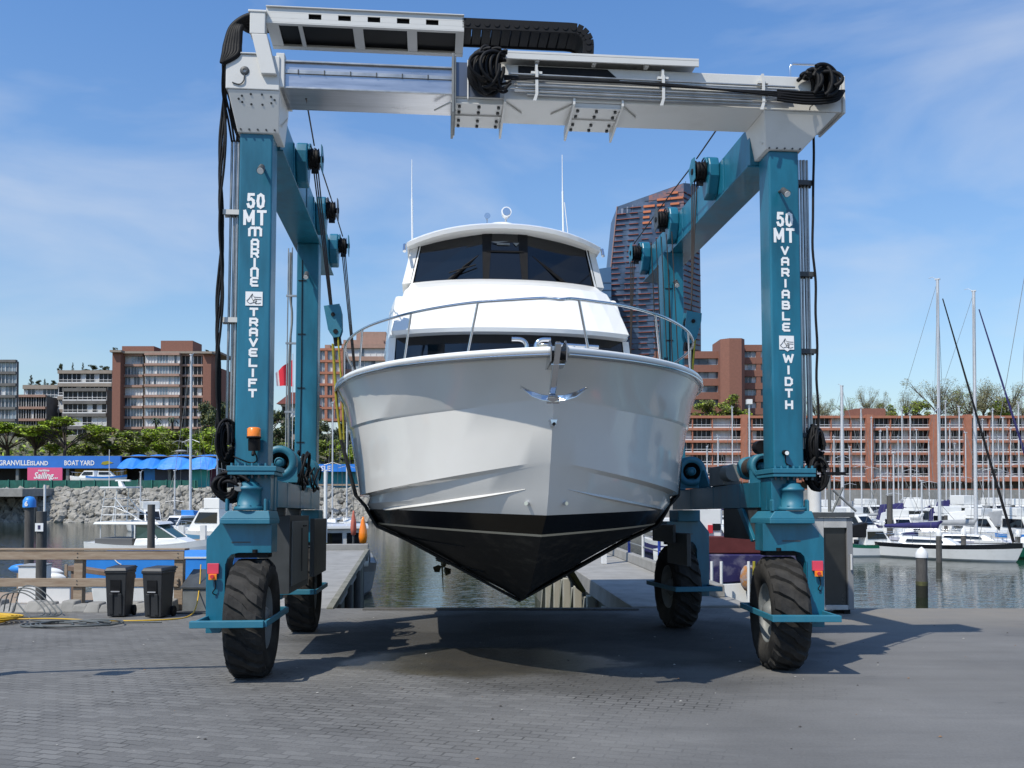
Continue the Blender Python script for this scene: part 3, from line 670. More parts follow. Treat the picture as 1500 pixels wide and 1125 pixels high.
# pipe and hose runs beside the front columns
for sd in (-1, 1):
    mb = MB(); xb_ = -3.60 if sd < 0 else 3.60
    for i in range(4): mb.tube([(xb_ + i * .042 * (1 if sd < 0 else 1), .08 + .02 * (i % 2), 2.75), (xb_ + i * .042, .1, 6.52)], .0165 if i != 2 else .022, 8)
    pr = mb; mb = MB(); rnd = random.Random(5 + sd)
    for i in range(4 if sd < 0 else 1):
        x = (-3.68 - .012 * i) if sd < 0 else 3.765
        pts = [(x + rnd.uniform(-.025, .025), .0 + .03 * i, 7.0 - .42 * j) for j in range(11)]
        if sd < 0: pts = [(-3.64 + .02 * i, -.3, 7.35)] + [(x + .03 * math.sin(j * 1.3 + i), -.02 + .03 * i, 6.95 - .4 * j) for j in range(11)]
        mb.tube(sm(pts, 4), .016, 6)
    if sd < 0:
        for i in range(7): mb.tube(sm([(-3.62 + .03 * i, -.35, 7.3 - .02 * i), (-3.66 + .03 * i, -.2, 7.0), (-3.60 + .02 * i + rnd.uniform(-.05, .05), 0, 6.75), (-3.60 + .03 * i, .08, 6.5)], 4), .014, 5)
    mb.build('black_hose', BLK, lift)
    mb = pr
    for zz in ((5.60, 4.27, 2.92) if sd < 0 else (6.2, 5.0, 4.0, 2.92)):
        a, c = (-3.68, -3.43) if sd < 0 else (3.50, 3.79)
        mb.box(a, c, .02, .05, zz - .03, zz + .03, 1); mb.box(a, c, .13, .16, zz - .03, zz + .03, 1); mb.box(a, c, .05, .13, zz - .012, zz + .012, 1)
    mb.build('hydraulic_pipe', [PIPE, WHITE if sd < 0 else DKG], lift)
    cx = -3.56 if sd < 0 else 3.72
    coil((cx, -.02, 2.78), .10, .28, 26, depth=.12, seed=21 + sd, start=0, sweep=330, r=.017)
    if sd < 0:
        coil((-3.52, -.06, 2.25), .18, .19, 34, depth=.16, seed=33, start=20, sweep=330, r=.02)
        mb = MB(); mb.box(-3.42, -3.34, -.3, -.2, 2.18, 2.28); mb.build('valve_block', MIDG, lift, bevel=.006)
        mb = MB(); mb.tube(sm([(-3.7, -.1, 2.3), (-3.55, -.25, 2.4), (-3.35, -.28, 2.36), (-3.25, -.3, 2.3)]), .02, 6); mb.tube(sm([(-3.7, -.1, 2.2), (-3.5, -.3, 2.3), (-3.36, -.28, 2.24)]), .02, 6); mb.build('black_hose', BLK, lift)
    else: coil((3.69, -.1, 2.42), .11, .22, 20, depth=.1, seed=40, start=20, sweep=330, r=.018)
# hose jumble on the lower left beam
coil((-3.05, 2.4, 2.55), .3, .3, 9, depth=.12, seed=50, plane='yz', start=0, sweep=320, r=.016)
coil((-3.0, 3.3, 2.45), .28, .26, 6, depth=.1, seed=51, plane='yz', start=0, sweep=320, r=.014)
coil((2.96, 4.1, 2.8), .25, .3, 3, depth=.1, seed=52, plane='yz', start=0, sweep=300, r=.012)
mb = MB()
for i, (x, y) in enumerate(((-3.55, 4.3), (-3.48, 4.25))): mb.tube([(x, y, 2.3), (x, y, 6.4)], .012, 6)
mb.tube(sm([(-3.5, 4.2, 6.3), (-3.5, 4.2, 5.6), (-3.46, 4.2, 5.2), (-3.5, 4.2, 4.4), (-3.48, 4.2, 2.4)]), .02, 6, 1)
for zz in (5.55, 4.75, 3.6): mb.box(-3.56, -3.38, 4.18, 4.22, zz, zz + .03, 0)
mb.build('hydraulic_pipe', [PIPE, MIDG], lift)
mb = MB()
for i in range(5): mb.tube([(2.78 - .05 * i, 3.3 + .5 * i * .3, 6.55), (2.98 - .04 * i, 3.5 + .2 * i, 2.9)], .009, 5)
mb.build('control_line', ROPE, lift)
# lamps on the columns
def flood(x, y, z, tilt=-35, yawd=0, r=.045):
    Mx = Matrix.Translation((x, y, z)) @ Matrix.Rotation(R(yawd), 4, 'Z') @ Matrix.Rotation(R(tilt), 4, 'X')
    mb = MB(); d = (Mx.to_3x3() @ Vector((0, -1, 0))); mb.cyl(Mx @ Vector((0, 0, 0)), Mx @ Vector((0, -.13, 0)), r * .8, r, n=14); mb.cyl(Vector((x, y + .12, z + .02)), Vector((x, y, z)), .018, n=6)
    f = mb.build('work_lamp', DKG, lift); m2 = MB(); m2.cyl(Mx @ Vector((0, -.131, 0)), Mx @ Vector((0, -.137, 0)), r * .85, n=14); m2.build('lamp_glass', LAMPW, f)
flood(-3.16, -.30, 6.05, 40, 0); flood(3.24, -.30, 5.97, 40, 10); flood(-3.2, 3.98, 5.9, 45, 0); flood(3.02, 3.98, 5.9, 45, 0)
mb = MB(); mb.lathe([(.0, .0), (.085, 0), (.085, .02), (.05, .03)], (-3.2, -.32, 2.80), (0, 0, 1), 16, 1); mb.lathe([(.078, 0), (.078, .09), (.06, .105), (0, .107)], (-3.2, -.32, 2.822), (0, 0, 1), 18)
mb.box(-3.22, -3.18, -.36, -.18, 2.775, 2.798, 1); mb.cyl((-3.2, -.30, 2.795), (-3.2, -.28, 2.66), .07, n=12, m=1); mb.cyl((-3.2, -.335, 2.64), (-3.2, -.36, 2.6), .02, n=8, m=1)
mb.tube(sm([(-3.2, -.3, 2.66), (-3.18, -.22, 2.55), (-3.26, -.21, 2.52), (-3.42, -.21, 2.58), (-3.47, -.15, 2.6)]), .009, 5, 1)
mb.build('warning_beacon', [ORANGE, BLK], lift)
mb = MB(); mb.cyl((3.25, -.18, 2.68), (3.25, -.26, 2.67), .035, n=12, m=1); mb.cyl((3.25, -.262, 2.67), (3.25, -.268, 2.67), .026, n=12); mb.tube(sm([(3.25, -.22, 2.65), (3.26, -.2, 2.55), (3.33, -.2, 2.51)]), .008, 5, 1); mb.build('work_lamp', [LAMPW, BLK], lift)
mb = MB(); mb.cyl((3.2, .6, 2.8), (3.2, .45, 2.8), .09, n=16); mb.build('flood_housing', BLK, lift)
# rear of lower right: hose bundle left by the winch
# lettering
GLY = {'M': [[(0, 0), (0, .85), (.15, 1), (.35, 1), (.5, .85), (.5, 0)], [(.5, .85), (.65, 1), (.85, 1), (1, .85), (1, 0)]],
 'A': [[(0, 0), (0, .8), (.2, 1), (.8, 1), (1, .8), (1, 0)], [(0, .4), (1, .4)]], 'R': [[(0, 0), (0, 1), (.8, 1), (1, .85), (1, .55), (.85, .42), (0, .42)], [(.6, .42), (1, 0)]],
 'I': [[(.5, 0), (.5, 1)]], 'N': [[(0, 0), (0, .85), (.2, 1), (.8, 1), (1, .85), (1, 0)]], 'E': [[(1, 1), (.2, 1), (0, .8), (0, .2), (.2, 0), (1, 0)], [(0, .5), (.85, .5)]],
 'T': [[(0, 1), (1, 1)], [(.5, 1), (.5, 0)]], 'V': [[(0, 1), (.5, 0), (1, 1)]], 'L': [[(0, 1), (0, 0), (1, 0)]], 'F': [[(1, 1), (0, 1), (0, 0)], [(0, .5), (.8, .5)]],
 'B': [[(0, 0), (0, 1), (.75, 1), (.92, .88), (.92, .62), (.8, .52), (0, .52)], [(.8, .52), (1, .4), (1, .12), (.85, 0), (0, 0)]], 'W': [[(0, 1), (.22, 0), (.5, .8), (.78, 0), (1, 1)]],
 'D': [[(0, 0), (0, 1), (.7, 1), (1, .75), (1, .25), (.7, 0), (0, 0)]], 'H': [[(0, 0), (0, 1)], [(1, 0), (1, 1)], [(0, .5), (1, .5)]],
 '5': [[(.95, 1), (.15, 1), (.1, .58), (.55, .65), (.9, .52), (1, .3), (.85, .07), (.5, 0), (.15, .05), (0, .22)]], '0': [[(.5, 0), (.12, .12), (0, .5), (.12, .88), (.5, 1), (.88, .88), (1, .5), (.88, .12), (.5, 0)]],
 'm': [[(0, 0), (0, .8), (.15, 1), (.4, 1), (.5, .85), (.5, 0)], [(.5, .85), (.62, 1), (.85, 1), (1, .8), (1, 0)]], 'm2': [[(0, 0), (0, 1), (.5, .25), (1, 1), (1, 0)]]}
def glyph(mb, ch, cx, cz, w, h, th, y0=-.1835):
    "flat painted strokes, each a hair in front of the last"
    k = 0
    for st in GLY[ch]:
        P = [Vector((cx + (a - .5) * (w - th), cz + (c - .5) * (h - th))) for a, c in st]
        for i in range(len(P) - 1):
            d = (P[i + 1] - P[i]).normalized(); n_ = Vector((-d.y, d.x)) * th / 2; a = P[i] - d * th * .42; c = P[i + 1] + d * th * .42; y = y0 - .0004 * k; k += 1
            mb.add([(a.x - n_.x, y, a.y - n_.y), (c.x - n_.x, y, c.y - n_.y), (c.x + n_.x, y, c.y + n_.y), (a.x + n_.x, y, a.y + n_.y)], [(0, 1, 2, 3)])
def word(cs, x, z0, z1, w, h, th):
    mb = MB(); n_ = len(cs)
    for i, ch in enumerate(cs):
        wv = w * (1.35 if ch == 'W' else 1); glyph(mb, ch, x, z0 + (z1 - z0) * i / max(1, n_ - 1), wv, h, th)
    mb.build('lettering', LETTER, lift)
for x, d in ((-3.25, 0), (3.30, -.04)):
    mb = MB(); glyph(mb, '5', x - .055, 5.675 + d, .10, .19, .034); glyph(mb, '0', x + .06, 5.675 + d, .10, .19, .034); mb.build('lettering', LETTER, lift)
    mb = MB(); glyph(mb, 'm2', x - .075, 5.47 + d, .135, .19, .034); glyph(mb, 'T', x + .075, 5.47 + d, .12, .19, .034); mb.build('lettering', LETTER, lift)
mb = MB(); glyph(mb, 'm', -3.25, 5.30, .165, .12, .03); mb.build('lettering', LETTER, lift)
word('ARINE', -3.25, 5.155, 4.69, .10, .118, .027)
word('TRAVELIFT', -3.25, 4.325, 3.35, .105, .105, .027)
word('VARIABLE', 3.30, 5.235, 4.26, .105, .112, .027)
word('WIDTH', 3.32, 3.865, 3.28, .105, .115, .028)
def emblem(x, z, w=.2, h=.17, shield=False):
    o = [(x - w / 2, z - h / 2), (x + w / 2, z - h / 2), (x + w / 2, z + h / 2), (x - w / 2, z + h / 2)]
    if shield: o = [(x - w / 2, z - h * .42), (x - w * .15, z - h * .42), (x + .01, z - h * .55), (x + w * .2, z - h * .42), (x + w / 2, z - h * .42), (x + w / 2, z + h / 2), (x - w / 2, z + h / 2)]
    mb = MB(); mb.prism(o, -.188, -.184); e = mb.build('emblem', LETTER, lift)
    m2 = MB(); y = -.1895
    for ln in ([(-.09, -.03), (-.06, .0), (-.02, .06), (.0, .02), (.09, .015)], [(-.02, .06), (-.03, .01), (-.01, -.02), (.03, -.03)], [(.0, -.005), (.09, -.01)], [(-.085, -.035), (-.05, -.06), (.0, -.045), (.05, -.06), (.085, -.05)], [(.02, .0), (.035, -.03), (.01, -.05), (.03, -.065)], [(-.01, -.02), (.0, -.05)]):
        m2.tube([(x + a * .95, y, z + c) for a, c in ln], .0035, 4)
    m2.build('emblem_lines', BLK, e)
emblem(-3.25, 4.485); emblem(3.30, 4.055, .19, .19, True)
# ---------------------------------------------------------------- the yacht
yacht = thing('motor_yacht', 'white motor yacht with black bottom hanging bow-on in the hoist slings', 'yacht', BF, (0, 0, 0))
SF = 13.5
#            s0    H     Lr   p   z_stem z_full  name
ROWS = [
    (3.70, 0, 1.0, 2.0, .76, .70),         # 0 keel
    (2.85, 1.02, 4.2, 2.2, .98, 1.14),     # 1
    (2.05, 1.82, 4.1, 2.4, 1.38, 1.62),    # 2 lower bottom
    (1.62, 2.08, 4.2, 2.7, 1.66, 1.78),    # 3 stripe low
    (1.59, 2.093, 4.2, 2.7, 1.685, 1.803),    # 4 stripe high
    (1.14, 2.14, 4.4, 2.8, 1.90, 1.985),   # 5 boot top
    (.98, 2.16, 4.4, 2.8, 2.12, 2.06),    # 6
    (.83, 2.14, 4.4, 2.7, 2.43, 2.15),     # 7 chine inner
    (.80, 2.25, 4.4, 2.7, 2.47, 2.18),     # 8 chine outer
    (.66, 2.33, 4.5, 2.5, 2.80, 2.62),    # 9
    (.54, 2.40, 4.5, 2.45, 3.07, 3.05),    # 10 knuckle below
    (.52, 2.42, 4.5, 2.45, 3.10, 3.08),    # 11 knuckle above
    (.28, 2.47, 4.6, 2.15, 3.27, 3.36),    # 12
    (.0, 2.57, 4.75, 2.05, 3.47, 3.66),     # 13 sheer
]
NU = 40
def hullpt(i, u):
    s0, H, Lr, p, z0, z1 = ROWS[i]
    s = s0 + (SF - s0) * u ** 1.7
    k = min(1, (s - s0) / Lr); hb = H * (1 - (1 - k) ** p) ** {9: 1.05, 10: 1.12, 11: 1.12, 12: 1.05}.get(i, 1)
    if s > 9: hb *= 1 - .006 * (s - 9)
    z = z0 + (z1 - z0) * (1 - (1 - min(1, (s - s0) / 3.2)) ** 2)
    if i == 13: z += -.12 * max(0, (s - 6) / 8); 
    if i in (7,): hb = hb * (1 - 0) if k > .1 else hb
    return hb, s, z
mb = MB(); MI = {0: 1, 1: 1, 2: 1, 3: 2, 4: 3, 5: 0, 6: 0, 7: 0, 8: 0, 9: 0, 10: 0, 11: 0, 12: 0}
for sd in (-1, 1):
    for i in range(13):
        hard = i in (7, 10)
        a = [hullpt(i, j / NU) for j in range(NU + 1)]; b2 = [hullpt(i + 1, j / NU) for j in range(NU + 1)]
        v = [(sd * h, s, z) for h, s, z in a] + [(sd * h, s, z) for h, s, z in b2]; n_ = NU + 1
        fs = [(j, j + 1, j + 1 + n_, j + n_) if sd > 0 else (j + 1, j, j + n_, j + 1 + n_) for j in range(NU)]
        mb.add(v, fs, MI[i], False)
# transom
tr = [hullpt(i, 1) for i in range(14)]
mb.add([(-h, s, z) for h, s, z in tr] + [(h, s, z) for h, s, z in tr[::-1]], [tuple(range(28))], 0)
hull = mb.build('hull', [HULLW, ANTIF, CREAM, BOOT], yacht)
import bmesh
bm = bmesh.new(); bm.from_mesh(hull.data); bmesh.ops.remove_doubles(bm, verts=bm.verts, dist=.0012)
for f in bm.faces: f.smooth = True
for e in bm.edges:
    if len(e.link_faces) == 2 and (e.calc_face_angle(0) > R(22) or e.link_faces[0].material_index != e.link_faces[1].material_index): e.smooth = False
bm.to_mesh(hull.data); bm.free()
def sheer(s_):
    k = min(1, s_ / 4.75); hb = 2.57 * (1 - (1 - k) ** 2.05); hb = max(hb, .012)
    if s_ > 9: hb *= 1 - .006 * (s_ - 9)
    z = 3.47 + .19 * (1 - (1 - min(1, s_ / 3.2)) ** 2) - .12 * max(0, (s_ - 6) / 8)
    return hb, z
ss = [(.06 + (SF - .06) * (i / 44) ** 1.8) for i in range(45)]
mb = MB()
for sd in (-1, 1):        # gunwale cap and steel rubbing strip
    pts = [(sd * (sheer(s_)[0] - .005), s_ - .01, sheer(s_)[1] + .012) for s_ in ss]
    mb.tube(pts, .035, 8); 
gw = mb.build('gunwale', CABW, yacht)
mb = MB()
for sd in (-1, 1): mb.tube([(sd * (sheer(s_)[0] + .018), s_ - .02, sheer(s_)[1] - .035) for s_ in ss], .014, 6)
mb.build('rubbing_strip', STEEL, gw)
mb = MB(); v = []; fs = []
for j, s_ in enumerate(ss):
    h, z = sheer(s_); v += [(-h + .02, s_, z - .06), (h - .02, s_, z - .06)]
    if j: fs.append((2 * j - 2, 2 * j - 1, 2 * j + 1, 2 * j))
mb.add(v, fs); mb.build('deck', CABW, yacht)
# spray strakes on the forefoot
def surf(i, f, s_):
    def at_s(r):
        s0, H, Lr, p, z0, z1 = ROWS[r]; k = max(0, min(1, (s_ - s0) / Lr))
        return max(.0, H * (1 - (1 - k) ** p)), z0 + (z1 - z0) * (1 - (1 - max(0, min(1, (s_ - s0) / 3.2))) ** 2)
    a, za = at_s(i); b_, zb = at_s(i + 1); return a + (b_ - a) * f, za + (zb - za) * f
mb = MB()
for sd in (-1, 1):
    for (i, f0, f1, sa, sb, w) in ((6, .25, -1.2, 1.12, 3.4, .06), (2, .1, -.2, 2.9, 9, .05), (1, .2, 0, 3.6, 11, .045)):
        v = []; fs = []; K = 18
        for j in range(K + 1):
            t_ = j / K; s_ = sa + (sb - sa) * t_; f = f0 + (f1 - f0) * t_; ii = i
            if f < 0 and i == 6: ii = 5; f = 1 + f
            h, z = surf(ii, max(0, min(1, f)), s_); q = w * min(1, t_ * 4) * (1 if t_ < .85 else (1 - t_) / .15)
            v += [(sd * (h - .03), s_, z + .03 + q * .8), (sd * (h + q + .004), s_, z - .005), (sd * (h - .03), s_, z - .012)]
            if j: fs += [(3 * j - 3, 3 * j - 2, 3 * j + 1, 3 * j), (3 * j - 2, 3 * j - 1, 3 * j + 2, 3 * j + 1)]
        if sd > 0: fs = [tuple(reversed(q)) for q in fs]
        mb.add(v, fs, 0 if i == 6 else 1)
mb.build('spray_strake', [HULLW, ANTIF], yacht)
for sd in (-1, 1):
    mb = MB(); h, z = surf(5, .6, 1.2); mb.cyl((sd * (h - .01), 1.19, z), (sd * (h + .014), 1.15, z), .022, n=10); mb.build('drain_fitting', STEEL, yacht)
# bow notch, roller and stainless anchor
mb = MB(); mb.prism([(-.07, 3.36), (.35, 3.33), (.35, 3.53), (.0, 3.57), (-.10, 3.50)], -.115, -.100, 'x'); mb.prism([(-.07, 3.36), (.35, 3.33), (.35, 3.53), (.0, 3.57), (-.10, 3.50)], .035, .050, 'x'); mb.box(-.099, .034, -.02, .4, 3.33, 3.345); mb.cyl((-.099, -.03, 3.42), (.034, -.03, 3.42), .045, n=12, m=1)
br = mb.build('bow_roller', [STEEL, BLK], yacht, bevel=.004)
mb = MB()
mb.hexa([(-.035, .02, 2.98), (.035, .02, 2.98), (.03, .12, 3.02), (-.03, .12, 3.02)], [(-.03, -.20, 3.50), (.03, -.20, 3.50), (.03, -.13, 3.54), (-.03, -.13, 3.54)])
for sd in (-1, 1):
    pts = [(0, -.02, 2.92), (.12, -.05, 2.935), (.22, -.07, 2.97), (.33, -.07, 3.05)]; ww = [.085, .08, .075, .03]
    v = []
    for (x, y, z), w in zip(pts, ww): v += [(sd * x, y - .05, z - w * .55), (sd * x, y + .02, z + w * .55), (sd * x, y + .06, z - w * .2)]
    fs = []
    for j in range(3):
        for k in range(3): q = (3 * j + k, 3 * j + (k + 1) % 3, 3 * j + 3 + (k + 1) % 3, 3 * j + 3 + k); fs.append(q if sd > 0 else q[::-1])
    fs.append((9, 10, 11)); mb.add(v, fs)
mb.hexa([(-.07, -.06, 2.86), (.07, -.06, 2.86), (.04, .10, 2.92), (-.04, .10, 2.92)], [(-.06, -.08, 2.93), (.06, -.08, 2.93), (.035, .06, 3.0), (-.035, .06, 3.0)])
for v in range(len(mb.v)): mb.v[v] = Vector((mb.v[v].x * .98 - .05, mb.v[v].y + (3.5 - mb.v[v].z) * .45, 3.5 + (mb.v[v].z - 3.5) * .80 + .0))
mb.build('anchor', STEEL, yacht, bevel=.012)
mb = MB(); mb.prism([(-.04, 2.87), (.04, 2.87), (.02, 2.80), (-.02, 2.80)], .53, .67); mb.cyl((0, .53, 2.82), (0, .51, 2.82), .018, n=8, m=1); mb.build('stem_fitting', [STEEL, BLK], yacht, bevel=.004)
# pulpit rail
def railpt(s_, sd, up=.60, out=0):
    h, z = sheer(s_); return Vector((sd * max(0, h - .10 - out), s_, z + up))
mb = MB()
S_ = [.22, .5, .9, 1.4, 2.0, 2.8, 3.8, 5.0, 6.5, 8.0]
up = lambda s_: .60 if s_ < 7 else .5
right = [railpt(s_, 1, .52 + .05 * min(1, s_)) for s_ in S_]; left = [railpt(s_, -1, .52 + .05 * min(1, s_)) for s_ in S_]
fr = [Vector((0, .02, 3.47 + .50))]
mb.tube(sm(left[::-1] + fr + right, 6), .017, 8)
for sd in (-1, 1):
    mb.tube(sm([railpt(8.0, sd, .57), Vector((sd * (sheer(8.3)[0] - .1), 8.35, sheer(8.3)[1] + .45)), Vector((sd * (sheer(8.4)[0] - .1), 8.45, sheer(8.4)[1]))], 4), .017, 8)
for sd, lst in ((-1, (.85, 1.75, 2.9, 4.2, 5.8)), (1, (.30, 1.5, 2.7, 4.0, 5.6))):
    for s_ in lst:
        a = railpt(s_, sd, .52 + .05 * min(1, s_)); b2 = railpt(min(s_ + .12, 8), sd, 0.0, .0); mb.cyl(b2, a, .013, n=8)
        mb.cyl(b2 + Vector((0, 0, -.05)), b2 + Vector((0, 0, .02)), .03, n=8)
mb.build('bow_rail', STEEL, yacht)
def cleat(x, y, z, kind):
    mb = MB()
    if kind == 0:
        for q in (-1, 1): mb.tube(sm([(x + q * .05, y, z - .04), (x + q * .05, y, z + .08), (x + q * .1, y, z + .13), (x + q * .2, y, z + .135)], 5), .022, 8)
    else:
        mb.tube([(x - .2, y, z + .09), (x + .2, y, z + .07)], .02, 8); mb.cyl((x - .06, y, z - .04), (x - .06, y, z + .085), .018, n=8); mb.cyl((x + .06, y, z - .04), (x + .06, y, z + .08), .018, n=8)
    mb.build('deck_cleat', STEEL, yacht)
cleat(-.22, .62, 3.56, 0); cleat(.30, .75, 3.58, 1)
mb = MB(); mb.box(-.12, .12, 1.2, 1.5, 3.50, 3.62); mb.lathe([(.1, 0), (.1, .08), (.06, .1), (.08, .16), (.0, .17)], (0, 1.35, 3.62), (0, 0, 1), 14); mb.build('windlass', STEEL, yacht, bevel=.01)
mb = MB(); mb.tube(sm([(.95, 1.1, 3.62), (1.15, 1.6, 3.6), (1.5, 2.3, 3.66), (1.75, 2.9, 3.75), (1.95, 3.6, 3.95), (2.05, 3.9, 4.1)], 6), .013, 6); mb.tube([(1.78, 3.2, 3.62), (2.02, 3.9, 4.1)], .012, 6); mb.build('mooring_line', BLK, yacht)

# house: lower saloon windows, raised coaming, enclosed upper helm
def ringpts(z, w0, w1, yf, yb, bow=.25, n_=14):
    "plan outline: rounded front (towards -y), straight sides"
    o = []
    for i in range(n_ + 1):
        t_ = -1 + 2 * i / n_; o.append(Vector((w0 * t_, yf + bow * abs(t_) ** 2.4, z)))
    return o + [Vector((w1, yb, z)), Vector((-w1, yb, z))]
def loft(rings, mats, caps_=True, smooth=False):
    mb = MB(); k = len(rings[0])
    for i in range(len(rings) - 1):
        mb.add(rings[i] + rings[i + 1], [(j, (j + 1) % k, (j + 1) % k + k, j + k) for j in range(k)], mats[i], smooth)
    if caps_: mb.add(rings[-1], [tuple(range(k))], mats[-1]); mb.add(rings[0], [tuple(range(k))[::-1]], mats[0])
    return mb
mb = loft([ringpts(3.55, 1.86, 1.95, 5.0, 11, .45), ringpts(4.66, 1.80, 1.9, 5.25, 11, .45)], [0])
house = mb.build('saloon_windows', GLASSD, yacht)
mb = MB()
for sd in (-1, 1): mb = MB(); mb.hexa([(sd * 1.90 - .05, 5.42, 3.6), (sd * 1.90 + .05, 5.42, 3.6), (sd * 1.96 + .05, 6.1, 3.6), (sd * 1.96 - .05, 6.1, 3.6)], [(sd * 1.84 - .05, 5.68, 4.66), (sd * 1.84 + .05, 5.68, 4.66), (sd * 1.92 + .05, 6.3, 4.66), (sd * 1.92 - .05, 6.3, 4.66)]); mb.build('window_pillar', CABW, house)
# brow that overhangs the saloon windows and slopes up to the helm windscreen
mb = loft([ringpts(4.66, 1.80, 2.0, 5.02, 12.5, .42), ringpts(4.72, 1.85, 2.05, 5.0, 12.5, .42), ringpts(5.05, 1.80, 2.05, 5.28, 12.6, .45), ringpts(5.58, 1.68, 2.0, 5.85, 12.6, .5), ringpts(5.70, 1.62, 1.95, 6.1, 12.6, .5), ringpts(5.84, 1.60, 1.9, 6.5, 12.6, .4)], [0] * 6)
co = mb.build('helm_coaming', CABW, yacht, bevel=.02)
mb = MB(); 
for sd in (-1, 1): mb = MB(); mb.hexa([(sd * 1.78 - .1, 5.7, 4.7), (sd * 1.78 + .12, 5.7, 4.7), (sd * 2.0 + .1, 8, 4.7), (sd * 2.0 - .1, 8, 4.7)], [(sd * 1.72 - .1, 6.2, 5.45), (sd * 1.72 + .08, 6.2, 5.45), (sd * 1.9 + .08, 8, 5.6), (sd * 1.9 - .1, 8, 5.6)]); mb.build('wing_fairing', CABW, co, bevel=.04)
# helm: windscreen with frames
def ring2(z, w0, w1, yf, yb, bw):
    pts_ = [(-w0, yf + bw), (-w0 * .21, yf + .02), (w0 * .21, yf + .02), (w0, yf + bw), (w1, yb), (-w1, yb)]
    return [Vector((x, y, z + (.0))) for x, y in pts_]
B_ = ring2(5.84, 1.58, 1.6, 6.62, 10.5, .30); T_ = ring2(6.70, 1.44, 1.46, 6.32 + .45, 10.3, .22)
T_[0].z -= .16; T_[3].z -= .16; T_[4].z -= .25; T_[5].z -= .25
mb = MB(); mb.add(B_ + T_, [(j, (j + 1) % 6, (j + 1) % 6 + 6, j + 6) for j in range(6)]); ws = mb.build('windscreen', GLASSD, yacht)
mb = MB()
def strip(a, b2, r0, m=0, dy=-.012): mb.tube([Vector(a) + Vector((0, dy, 0)), Vector(b2) + Vector((0, dy, 0))], r0, 4, m)
for j in (1, 2):
    mb.hexa([B_[j] + Vector((-.05, -.015, 0)), B_[j] + Vector((.05, -.015, 0)), B_[j] + Vector((.05, .03, 0)), B_[j] + Vector((-.05, .03, 0))], [T_[j] + Vector((-.085, -.015, 0)), T_[j] + Vector((.085, -.015, 0)), T_[j] + Vector((.085, .03, 0)), T_[j] + Vector((-.085, .03, 0))])
mid1 = B_[1].lerp(T_[1], .62); mid2 = B_[2].lerp(T_[2], .62); strip(mid1, mid2, .02)
for a, b2 in ((B_[0], B_[1]), (B_[1], B_[2]), (B_[2], B_[3]), (B_[0], T_[0]), (B_[3], T_[3])): strip(a, b2, .03)
mb.build('windscreen_frame', BLK, ws)
for j, sd in ((0, -1), (3, 1)):
    mb = MB(); b0, t0 = B_[j], T_[j]; k = 5 if j == 0 else 4; b1, t1 = B_[j].lerp(B_[k], .12), T_[j].lerp(T_[k], .12)
    q = lambda p, dx, dy: Vector((p.x + sd * dx, p.y + dy, p.z))
    bb = [q(b0, -.02, -.05), q(b0, .16, .03), q(b0, .19, 3.5), q(b0, -.02, 3.5)]; tt = [q(t0, -.02, -.04), q(t0, .14, .04), q(t0, .15, 3.4), q(t0, -.02, 3.4)]
    if sd < 0: bb = bb[::-1]; tt = tt[::-1]
    mb.hexa(bb, tt); mb.build('helm_pillar', CABW, yacht)
# interior and sticker seen through the middle pane
mb = MB(); c_ = T_[1].lerp(T_[2], .5); c_ = c_.lerp(B_[1].lerp(B_[2], .5), .22)
mb.box(c_.x - .14, c_.x + .08, c_.y - .03, c_.y - .012, c_.z - .02, c_.z + .012); mb.prism([(c_.x + .14, c_.z + .02), (c_.x + .24, c_.z + .02), (c_.x + .19, c_.z - .04)], c_.y - .03, c_.y - .02); mb.prism([(c_.x - .24, c_.z + .03), (c_.x + .06, c_.z + .045), (c_.x - .16, c_.z + .005)], c_.y - .035, c_.y - .031); mb.build('window_sticker', MIDG, ws)
# wipers
mb = MB()
for x0, z0, x1, z1 in ((-1.02, 5.80, -.36, 6.38), (1.15, 5.76, .42, 6.35)):
    y0 = 6.62 + .3 * (abs(x0) / 1.66) - .07; y1 = 6.69 + (z1 - 5.84) * .17
    mb.tube([(x0, y0, z0), (x0 * .92 + x1 * .08, y0 - .02, z0 + .05), (x1, y1, z1)], [.035, .03, .01], 6); 
    mb.cyl((x0, y0 + .1, z0), (x0, y0 - .03, z0), .045, n=10, m=1)
    mb.tube([(x1 - .0, y1 - .01, z1 - .0), ((x0 + x1) / 2 - .15 * (1 if x0 < 0 else -1) * .2, (y0 + y1) / 2 - .03, (z0 + z1) / 2)], .012, 5)
mb.tube([(-.95, 6.70, 5.98), (-.5, 6.66, 6.12)], .012, 5)
mb.build('wiper', [BLK, STEEL], ws)
# roof
def ring3(z, w, yf, yb, bw, cam_):
    o = []
    for i in range(17):
        t_ = -1 + 2 * i / 16; o.append(Vector((w * t_, yf + bw * abs(t_) ** 3, z - cam_ * t_ * t_ )))
    for i in range(17):
        t_ = 1 - 2 * i / 16; o.append(Vector((w * t_, yb, z - cam_ * t_ * t_)))
    return o
mb = loft([ring3(6.70, 1.58, 6.62, 10.8, .34, .24), ring3(6.715, 1.66, 6.53, 10.9, .34, .26), ring3(6.78, 1.67, 6.51, 10.9, .34, .26), ring3(6.845, 1.58, 6.66, 10.8, .32, .22)], [0] * 4, False)
k = 34
a = ring3(6.845, 1.58, 6.66, 10.8, .32, .22); mb.add(a, [(i, i + 1, 32 - i, 33 - i) for i in range(16)])
a = ring3(6.70, 1.58, 6.62, 10.8, .34, .24); mb.add(a, [(33 - i, 32 - i, i + 1, i) for i in range(16)])
rf = mb.build('roof', CABW, yacht, bevel=.012)
mb = MB(); mb.lathe([(.38, 0), (.36, .06), (.26, .11), (0, .12)], (-.02, 7.3, 6.88), (0, 0, 1), 24); mb.build('roof_pod', CABW, rf)
